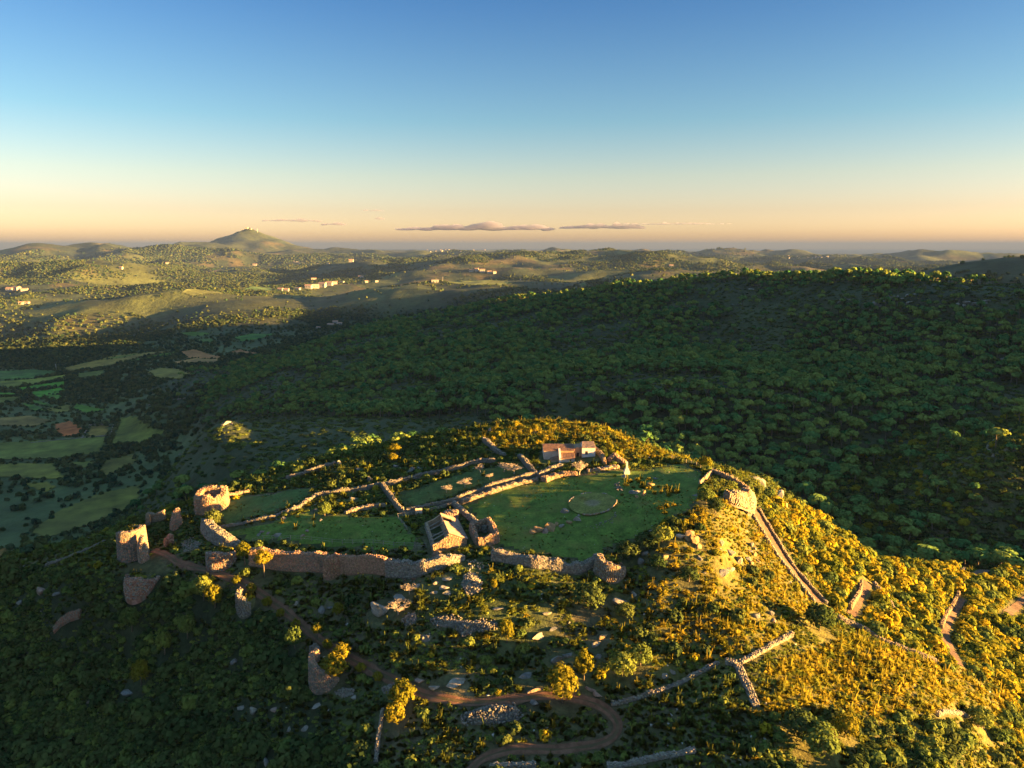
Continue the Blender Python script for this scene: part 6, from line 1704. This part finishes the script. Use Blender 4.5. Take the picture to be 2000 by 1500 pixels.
mass = keep & ~single
def sc3(m, lo=.8, hi=1.2):
    s = size[m]; return np.stack([s, s, s*g.uniform(lo, hi, m.sum())], 1)
m = mass & np.isin(kind, (K_SH, K_DK, K_GO))
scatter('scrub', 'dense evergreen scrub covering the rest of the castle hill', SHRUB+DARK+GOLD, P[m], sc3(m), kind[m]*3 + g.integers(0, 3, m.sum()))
m = mass & np.isin(kind, (K_TU, K_GT))
scatter('tussock_grass', 'tussocky straw grass covering the rest of the castle hill', TUS+GTUS, P[m], sc3(m), (kind[m]-K_TU)*3 + g.integers(0, 3, m.sum()))
m = mass & (kind == K_UN)
ui = np.where(z_ri[m] | z_sl[m] | z_to[m], g.choice([1, 2, 2, 0], m.sum()), g.choice([0, 1, 3, 3], m.sum()))
scatter('undergrowth', 'low bushy undergrowth between the shrubs', UNDER, P[m], sc3(m, .5, .9), ui)
# grass in the open ground between, thin and short
xg = jitter_grid(-200, 260, 80, 300, 0.8, g); zz = H(xg[:, 0], xg[:, 1]); ug, vg, _ = project(np.c_[xg, zz])
lw = np.zeros(len(xg), bool)
for pg in LAWNS: lw |= inside(xg, pg)
cg = clearance(xg)
ok = (~lw) & (ug > -50) & (ug < 2050) & (vg > 815) & (vg < 1530) & (cg > 0.15) & (g.random(len(xg)) < 0.8)
zs = uvpoly(Z_SLOPE, ug, vg) | uvpoly(Z_RIGHT, ug, vg) | uvpoly(Z_TOP, ug, vg) | uvpoly(Z_TUSS, ug, vg)
gi = np.where(zs, g.choice([2, 2, 4, 5, 0], len(xg)), g.choice([0, 0, 1, 3, 3, 4], len(xg)))[ok]; gs = g.uniform(.4, .85, ok.sum())
scatter('grass', 'short rough grass between the bushes', GTUS[:2]+TUS[:1]+[UNDER[0], UNDER[1], UNDER[2]], np.c_[xg, zz-.05][ok], np.stack([gs, gs, gs*g.uniform(.5, .85, ok.sum())], 1), gi)
xt = jitter_grid(-285, 325, 60, 330, 1.05, g); zt_ = H(xt[:, 0], xt[:, 1]); ut, vt, _ = project(np.c_[xt, zt_]); ct = clearance(xt)
th = uvpoly(Z_THICKET, ut, vt) & ~uvpoly(Z_CLEAR, ut, vt); ri = uvpoly(Z_RIGHT, ut, vt) & ~uvpoly(Z_TUSS, ut, vt)
okt = (th | ri) & (ct > .5) & (vt < 1600) & (ut > -150) & (ut < 2150) & (g.random(len(xt)) < .75)
st_ = g.uniform(.8, 1.5, okt.sum())
scatter('undergrowth', 'closed low canopy filling the gaps of the thickets', UNDER+[DARK[2], SHRUB[1]], np.c_[xt, zt_-.1][okt], np.stack([st_, st_, st_*g.uniform(.7, 1.1, okt.sum())], 1), np.where(ri[okt], g.choice([2, 2, 2, 0], okt.sum()), g.choice([0, 3, 3, 4, 5], okt.sum())))
lt_ = lw & (cg > .15) & (g.random(len(xg)) < np.clip(.16 + .5*fbm(xg[:, 0], xg[:, 1], 6.0, 95, 3), .02, .7)); gs = g.uniform(.14, .36, lt_.sum())
scatter('turf', 'tufty short turf of the lawns', GTUS+[TUS[2]], np.c_[xg, zz][lt_], np.stack([gs, gs, gs*g.uniform(.4, .8, lt_.sum())], 1), g.choice([0, 1, 2, 2, 3, 3], lt_.sum()))
fp = []
for c_, r_f, z_f in FILLS:
    for k in range(int(16*r_f)):
        a_f, q_f = g.uniform(0, 6.283), r_f*0.9*math.sqrt(g.random()); fp.append((c_[0]+q_f*math.cos(a_f), c_[1]+q_f*math.sin(a_f), z_f+.1))
fp = np.array(fp); gs = g.uniform(.5, 1.15, len(fp))
scatter('tower_plants', 'grass and bushes grown over the filled tower stumps', UNDER+[GTUS[0], TUS[0]], fp, np.stack([gs, gs, gs*.8], 1), g.integers(0, 6, len(fp)))
# stones lying loose everywhere on the slopes
st_ok = (~lw) & (ug > -50) & (ug < 2050) & (vg > 815) & (vg < 1530) & (cg > 0.3) & (g.random(len(xg)) < 0.012*(1+2*(fbm(xg[:, 0], xg[:, 1], 12, 91, 2) > .2)))
sm = []
for k in range(3):
    V = ROCKS[k]*0.5; me = np_mesh('loose_stone', V, ICO3F, False, np.tile(np.array([[.33, .30, .26]]), (len(V), 1))); me.materials.append(M['rock']); sm.append(me)
scatter('loose_stones', 'loose pale stones strewn over the slopes', sm, np.c_[xg, zz+.02][st_ok], np.stack([g.uniform(.3, 1.3, st_ok.sum()), g.uniform(.3, 1.0, st_ok.sum()), g.uniform(.2, .7, st_ok.sum())], 1), g.integers(0, 3, st_ok.sum()))
lw_ok = lw & (cg > .2) & (g.random(len(xg)) < 0.02)
scatter('loose_stones', 'small pale stones dotted over the lawns', sm, np.c_[xg, zz+.05][lw_ok], np.stack([g.uniform(.15, .5, lw_ok.sum())]*2+[g.uniform(.12, .3, lw_ok.sum())], 1), g.integers(0, 3, lw_ok.sum()))

# ------------------------------------------------------------------ pines of the far ridge and the woods beyond
g = np.random.default_rng(6)
r_ = np.sqrt(g.uniform(285**2, 1500**2, 76000)); a_ = g.uniform(math.radians(-40), math.radians(44), 76000)
xy = np.stack([r_*np.sin(a_), r_*np.cos(a_)], 1); Zg = H(xy[:, 0], xy[:, 1]); u, v, dep = project(np.c_[xy, Zg])
hillmask = (xy[:, 0] > -200) & (xy[:, 0] < 240) & (r_ < 300)
dn = fbm(xy[:, 0], xy[:, 1], 90.0, 101, 3)
ridge = smooth(90, 135, Zg)
spur = uvpoly([(250,900),(450,815),(950,818),(940,850),(700,880),(500,950),(330,960)], u, v)
bald = uvpoly([(1780,840),(2100,800),(2100,1100),(1700,1080),(1600,1000)], u, v) | uvpoly([(1380,560),(2100,560),(2100,620),(1500,600)], u, v)
pr = ridge*np.clip(0.55 + 1.5*dn + 0.8*fbm(xy[:, 0], xy[:, 1], 32.0, 105, 2), 0.04, 1.0)*(1-spur)*(1-0.72*bald)*(1-0.35*smooth(800, 1300, r_))
ok = (~hillmask) & (g.random(len(xy)) < pr*1.0)
# spacing
ii = np.where(ok)[0]; occ = {}; kp = []
rad = 1.5 + 3.5*g.random(len(xy))**1.3
for i in ii:
    c = (int(xy[i, 0]//8), int(xy[i, 1]//8)); good = True
    for p_ in (-1, 0, 1):
        for q_ in (-1, 0, 1):
            for (x2, y2, r2) in occ.get((c[0]+p_, c[1]+q_), ()):
                if (xy[i, 0]-x2)**2+(xy[i, 1]-y2)**2 < (0.5*(rad[i]+r2))**2: good = False; break
            if not good: break
        if not good: break
    if good: occ.setdefault(c, []).append((xy[i, 0], xy[i, 1], rad[i])); kp.append(i)
kp = np.array(kp); P = np.c_[xy, Zg-.2]
dist = np.sqrt(xy[:, 0]**2+xy[:, 1]**2+(CAMZ-Zg)**2)
sz = rad*2*F/dist
can = kp[(u[kp] > 5) & (u[kp] < 1995) & (v[kp] > 500)]; can = can[np.argsort(-sz[can])][:2600]
can = can[visible(P[can], 7.0)][:298]
sing = np.zeros(len(xy), bool); sing[can] = True
PINES = []
hts = rad*g.uniform(1.3, 1.9, len(xy))
for i in can:
    nm = 'pine_tree'
    root = bpy.data.objects.new(nm, None); root.location = P[i]; root.rotation_euler = (0, 0, float(a_[i]*50)); root.empty_display_size = .5
    COL.objects.link(root)
    k = int(i % 3); R_ = float(rad[i])
    t_ = link('trunk', PTRUNK[k], root); t_.scale = (R_, R_, float(hts[i])/1.6)
    c_ = link('crown', PCROWN[k], root); c_.location = (0, 0, float(hts[i])); c_.scale = (R_, R_, R_*(0.8+.4*float(dn[i])**2))
    wm = near_mark(u[i], v[i], PMARKS); hgt_ = 'tall ' if hts[i] > 7.6 else ('small ' if hts[i] < 6.2 else '')
    tint = 'broad ' if rad[i] > 4.6 else ('' if rad[i] > 3.9 else 'slender ')
    side = 'left flank' if u[i] < 700 else ('foot' if u[i] < 1250 else ('right foot' if u[i] < 1650 else 'right end'))
    where = {'left flank': 'behind the square ruin block left of the hill', 'foot': 'just behind the castle hill in the middle', 'right foot': 'in the shaded hollow right of the farmhouse skyline', 'right end': 'on the rise at the right edge of the picture'}[side]
    tag(root, hgt_ + tint + 'umbrella crowned pine ' + wm, 'pine', hgt_ + tint + 'pines ' + wm)
rest = kp[~sing[kp]]
# pines of the mass: crown and trunk in one plant
def both(cm, tm, name):
    me = bpy.data.meshes.new(name); bm = bmesh.new()
    bm.from_mesh(cm); bmesh.ops.translate(bm, verts=bm.verts, vec=(0, 0, 1.45)); n0 = len(bm.faces)
    bm.from_mesh(tm)
    for f in bm.faces: f.smooth = True
    for f in list(bm.faces)[n0:]: f.material_index = 1
    bm.to_mesh(me); bm.free(); me.materials.append(M['pine']); me.materials.append(M['bark'])
    N = np.zeros((len(me.vertices), 3)); nc = len(cm.vertices)
    co = np.zeros(len(me.vertices)*3); me.vertices.foreach_get('co', co); co = co.reshape(-1, 3)
    N = co - np.array([0, 0, 0.9]); N[nc:, 2] = 0; N += 1e-4; N /= np.linalg.norm(N, axis=1)[:, None]
    fl = np.repeat(g.normal(0, .3, (len(me.vertices)//4+1, 3)), 4, axis=0)[:len(N)]
    N = N + fl; N /= np.linalg.norm(N, axis=1)[:, None]
    me.normals_split_custom_set_from_vertices([tuple(x) for x in N])
    return me
PFULL = [both(PCROWN[k], PTRUNK[k], 'pine') for k in range(3)]
scatter('pine_forest', 'pine forest covering the rest of the far ridge', PFULL, P[rest], np.stack([rad[rest], rad[rest], hts[rest]/1.45], 1), rest % 3, tilt=.04)
# macchia between the pines
r2 = np.sqrt(g.uniform(285**2, 1450**2, 60000)); a2 = g.uniform(math.radians(-40), math.radians(44), 60000)
x2 = np.stack([r2*np.sin(a2), r2*np.cos(a2)], 1); z2 = H(x2[:, 0], x2[:, 1])
ok = ~((x2[:, 0] > -200) & (x2[:, 0] < 240) & (r2 < 300)) & (g.random(60000) < smooth(80, 120, z2)*np.where(r2 > 900, .6, 1))
s2 = g.uniform(1.2, 3.2, 60000)
scatter('macchia', 'low dark scrub between the pines of the ridge', [DARK[0], SHRUB[2], UNDER[3], UNDER[0]], np.c_[x2, z2-.1][ok], np.stack([s2, s2, s2*.55], 1)[ok], g.choice([0, 1, 2, 2, 3], ok.sum()))
xh = jitter_grid(95, 420, 230, 640, 3.1, g); zh = H(xh[:, 0], xh[:, 1]); uh, vh, _ = project(np.c_[xh, zh])
okh = uvpoly([(1560,1010),(1640,900),(1750,850),(2060,790),(2060,1150),(1760,1120),(1640,1060)], uh, vh) & ((np.hypot(xh[:, 0], xh[:, 1]) > 300)) & (g.random(len(xh)) < .85)
sh = (1.0 + 2.0*g.random(okh.sum())**2)*1.15
scatter('macchia', 'thick rounded scrub filling the hollow right of the hill', DARK+SHRUB+[GOLD[0], GOLD[2]], np.c_[xh, zh-.1][okh], np.stack([sh, sh, sh*.9], 1), g.choice([0, 1, 2, 3, 4, 5, 6, 7], okh.sum()))
# valley: hedges along field edges, copses between
hp = []
for pg in FIELD_POLYS:
    ring = resample(np.vstack([pg, pg[:1]]), 7.0)
    q = ring[g.random(len(ring)) < .62]; hp.append(q + g.normal(0, 2.2, q.shape))
hp = np.vstack(hp)
n = 60000
r3 = np.sqrt(g.uniform(430**2, 2500**2, n)); a3 = g.uniform(math.radians(-41), math.radians(10), n)
x3 = np.stack([r3*np.sin(a3), r3*np.cos(a3)], 1); z3 = H(x3[:, 0], x3[:, 1])
wd = fbm(x3[:, 0], x3[:, 1], 180.0, 111, 4)
inf = np.zeros(n, bool)
for pg in FIELD_POLYS:
    c = pg.mean(0); R = np.hypot(*(pg-c).T).max()
    m = np.hypot(*(x3-c).T) < R+5
    if m.any(): inf[np.where(m)[0][inside(x3[m], pg)]] = True
ok = (~inf) & (z3 < 130) & (g.random(n) < np.clip(.42+1.4*wd, .10, 1)*(1-smooth(90, 130, z3)*.8))
allp = np.vstack([hp, x3[ok]])
za = H(allp[:, 0], allp[:, 1]); sa = g.uniform(2.2, 4.8, len(allp)); sa[:len(hp)] = g.uniform(1.5, 3.2, len(hp))
scatter('valley_trees', 'hedges, copses and scattered trees across the shaded valley', FARW+[DARK[1]], np.c_[allp, za-.2], np.stack([sa, sa, sa*g.uniform(.8, 1.25, len(sa))], 1), g.choice([0, 1, 2, 3], len(sa)))
# far hills
n = 300000
r4 = np.sqrt(g.uniform(1500**2, 9500**2, n)); a4 = g.uniform(math.radians(-40), math.radians(41), n)
x4 = np.stack([r4*np.sin(a4), r4*np.cos(a4)], 1); z4 = H(x4[:, 0], x4[:, 1])
wd = fbm(x4[:, 0], x4[:, 1], 420.0, 121, 4)
inf = np.zeros(n, bool)
for pg in FIELD_POLYS:
    c = pg.mean(0); R = np.hypot(*(pg-c).T).max()
    m = np.hypot(*(x4-c).T) < R+5
    if m.any(): inf[np.where(m)[0][inside(x4[m], pg)]] = True
ok = (~inf) & (g.random(n) < np.clip(.42+3.2*wd, .03, 1))
s4 = g.uniform(3.0, 6.0, n)*(1+.35*smooth(3000, 6000, r4)+1.0*smooth(5500, 9000, r4))
scatter('far_woodland', 'woods and scattered trees on the rolling hills beyond', FARW, np.c_[x4, z4-.3][ok], np.stack([s4, s4, s4*g.uniform(.8, 1.2, n)], 1)[ok], g.integers(0, 3, ok.sum()))

# ------------------------------------------------------------------ far buildings
def house_parts(kind):
    """unit house: 1 wide, 1 deep, eaves at 1"""
    bm_w = [(-.5,-.5,-1.5),(.5,-.5,-1.5),(.5,.5,-1.5),(-.5,.5,-1.5),(-.5,-.5,1),(.5,-.5,1),(.5,.5,1),(-.5,.5,1)]
    wall = np_mesh('house_wall', np.array(bm_w), BOXF); wall.materials.append(M['farwhite'])
    if kind == 'gable':
        V = [(-.56,-.58,.98),(.56,-.58,.98),(.56,.58,.98),(-.56,.58,.98),(-.56,0,1.45),(.56,0,1.45)]
        Fc = [(0,1,5,4),(2,3,4,5),(1,2,5),(3,0,4),(0,3,2,1)]
    else:
        V = [(-.53,-.53,1.0),(.53,-.53,1.0),(.53,.53,1.0),(-.53,.53,1.0),(-.53,-.53,1.12),(.53,-.53,1.12),(.53,.53,1.12),(-.53,.53,1.12)]; Fc = BOXF
    roof = np_mesh('house_roof', np.array(V, float), Fc); roof.materials.append(M['farroof'] if kind == 'gable' else M['farwhite'])
    wins = []
    for x in (-.25, .2):
        w_ = np_mesh('house_window', np.array([(x-.06,-.51,.35),(x+.06,-.51,.35),(x+.06,-.51,.7),(x-.06,-.51,.7),(x-.06,-.49,.35),(x+.06,-.49,.35),(x+.06,-.49,.7),(x-.06,-.49,.7)]), [(0,1,2,3),(0,4,5,1),(1,5,6,2),(2,6,7,3),(3,7,4,0)]); w_.materials.append(M['glass']); wins.append(w_)
    return wall, roof, wins
HK = {'gable': house_parts('gable'), 'flat': house_parts('flat')}
def far_house(u, v, wpx, hpx, label, group, kind='gable', rz=0.0, depth=0.8, win=True):
    p = P1(u, v); k = math.sqrt(p.x**2+p.y**2+(CAMZ-p.z)**2)/F
    w = wpx*k; h = hpx*k
    root = empty('house', (p.x, p.y, p.z), label, 'house', group, rz)
    root.scale = (w, max(w*depth*0.8, h*1.2), h)
    wl, rf, ws = HK[kind]
    link('wall', wl, root); link('roof', rf, root)
    if win and wpx > 6:
        for w_ in ws: link('window', w_, root)
    return root
g = random.Random(4)
GE = 'white houses along the crest road in the middle distance'
for (u, v, w, h, lb) in [(548,568,9,4,'leftmost white house of the crest road, beside the bright green meadow'),(560,569,8,4,'second white house from the left on the crest road'),(582,566,9,3,'low white house in the left part of the crest road'),(603,563,12,5,'broad white house at the left of the sunlit row on the crest'),(617,562,12,6,'tall white house in the middle of the sunlit row on the crest'),(630,560,13,6,'widest white house of the sunlit row on the crest'),(644,557,11,5,'white house right of the widest one on the crest'),(654,555,9,4,'small white house ending the sunlit row on the crest'),(668,553,8,3,'first of the little white houses trailing right along the crest'),(716,552,6,3,'little white house standing apart further right on the crest'),(736,551,6,3,'last little white house at the right of the crest road')]:
    far_house(u, v, w, h, lb, GE, g.choice(['gable', 'flat', 'gable']), g.uniform(-.4, .4))
far_house(850, 552, 14, 5, 'long white barn on the sunlit plateau with green meadows', None, 'flat', 0.1, .5)
GV = 'pale villas on the wooded rise right of centre'
for (u, v, w, h, lb) in [(921,530,8,3,'left pale villa on the wooded rise'),(931,529,7,4,'white villa with the highest roof on the wooded rise'),(942,531,10,4,'broad villa in the middle of the wooded rise'),(956,533,8,3,'low villa right of the broad one on the wooded rise'),(966,534,6,3,'small villa at the right of the wooded rise'),(1018,547,5,2,'tiny house below and right of the villas')]:
    far_house(u, v, w, h, lb, GV, 'gable', g.uniform(-.4, .4))
GA = 'white farm buildings in the shaded valley'
for (u, v, w, h, lb) in [(646,637,11,4,'left white farm building in the shaded valley'),(655,633,9,5,'taller white farm building in the shaded valley'),(664,635,8,4,'right white farm building in the shaded valley'),(742,627,12,2,'long low shed on red earth in the shaded valley'),(622,642,7,3,'small grey farm shed left of the white farm buildings')]:
    far_house(u, v, w, h, lb, GA, 'gable', g.uniform(-.4, .4))
GLH = 'scattered white houses on the far left'
for (u, v, w, h, lb) in [(20,568,10,4,'left house of the white group at the left edge'),(32,566,12,4,'broad middle house of the white group at the left edge'),(48,568,9,3,'right house of the white group at the left edge'),(42,594,7,3,'left white house on the golden slope at the far left'),(52,594,8,3,'right white house on the golden slope at the far left'),(237,525,5,3,'lone white house on the dark hill at left'),(327,517,5,3,'small white house under the pointed mountain'),(498,518,7,2,'white farm in front of the pointed mountain'),(613,547,9,3,'pale house on the slope behind the crest road'),(705,543,9,3,'pale terrace house above the crest road'),(686,512,8,4,'pale quarry like building right of the white village'),(1311,521,7,3,'white villa on the dark slope under the small cone hill')]:
    far_house(u, v, w, h, lb, GLH, 'gable', g.uniform(-.4, .4))
for (n, u0, u1, v0, v1, lb, gr) in [(34, 574, 645, 511, 517, 'small white house of the village right of the pointed mountain', 'houses of the white village'),
                                    (22, 834, 950, 487.5, 492, 'tiny white house of the distant town near the horizon centre', 'houses of the distant town at centre'),
                                    (30, 1534, 1632, 500.5, 505, 'tiny sunlit house of the coastal town on the right', 'houses of the coastal town at right')]:
    for i in range(n):
        far_house(g.uniform(u0, u1), g.uniform(v0, v1), g.uniform(1.6, 3.2), g.uniform(0.8, 1.3), lb, gr, g.choice(['flat', 'gable']), g.uniform(-.6, .6), 1.0, False)
# summit buildings and mast of the pointed mountain
tp = max((Vector((x, y, float(H(x, y)))) for x in np.arange(-4900, -3700, 60) for y in np.arange(11000, 11700, 60)), key=lambda q: q.z)
for k, (dx, w, h, lb) in enumerate([(-70, 34, 7, 'left white building on top of the pointed mountain'), (-10, 44, 10, 'main white building on top of the pointed mountain'), (50, 30, 6, 'right white building on top of the pointed mountain')]):
    zz = float(H(tp.x+dx, tp.y-10))
    root = empty('sanctuary', (tp.x+dx, tp.y-10, zz), lb, 'building', 'sanctuary on the mountain top')
    root.scale = (w, 40, h)
    link('wall', HK['flat'][0], root); link('roof', HK['flat'][1], root)
def mast(x, y, z, h, r, label, name='radio_mast'):
    root = empty(name, (x, y, z), label, 'mast')
    V, Fc = tube([(0, 0, -5), (0, 0, h)], [r, r*.5], 6); link('pole', np_mesh('pole', V, Fc), root, M['steel'])
    V, Fc = tube([(-h*.06, 0, h*.8), (h*.06, 0, h*.8)], r*.6, 4); link('cross_arm', np_mesh('cross_arm', V, Fc), root, M['steel'])
    V, Fc = tube([(-h*.04, 0, h*.93), (h*.04, 0, h*.93)], r*.6, 4); link('cross_arm', np_mesh('cross_arm', V, Fc), root, M['steel'])
mast(tp.x+150, tp.y, float(H(tp.x+150, tp.y)), 60, 2.5, 'thin antenna mast on top of the pointed mountain')
for (u, v, h, lb) in [(865, 552, 24, 'slim pole standing right of the long white barn'), (110, 722, 13, 'single pole at the edge of the green valley fields')]:
    p = P1(u, v); mast(p.x, p.y, p.z, h, .5, lb, 'utility_pole')
# pale walls between valley fields
for pts, lb in [([(160,857),(170,840),(176,831)], 'short white field wall beside the red earth in the valley'), ([(60,866),(110,861),(165,856),(214,851)], 'long white field wall across the valley'), ([(212,866),(217,848),(222,831)], 'white field wall running away beside the olive field'), ([(290,792),(330,784),(375,776)], 'pale wall on the slope above the copse in the valley'), ([(176,831),(196,830),(215,832)], 'field wall along the far side of the small enclosed plot')]:
    stone_wall('field_wall', lb, pts, 1.6, 1.5, 0.9, ['pale', 'grey'], group='pale field walls in the valley', cat='wall', keepout=False)
# low dry wall on the sunny spur at the right edge
stone_wall('field_wall', 'thin bent wall on the sunlit rise at the right edge', [(1975,840),(1950,858),(1930,870),(1927,880),(1940,893)], 1.3, 0.9, 0.5, ['warm', 'pale'], keepout=False)
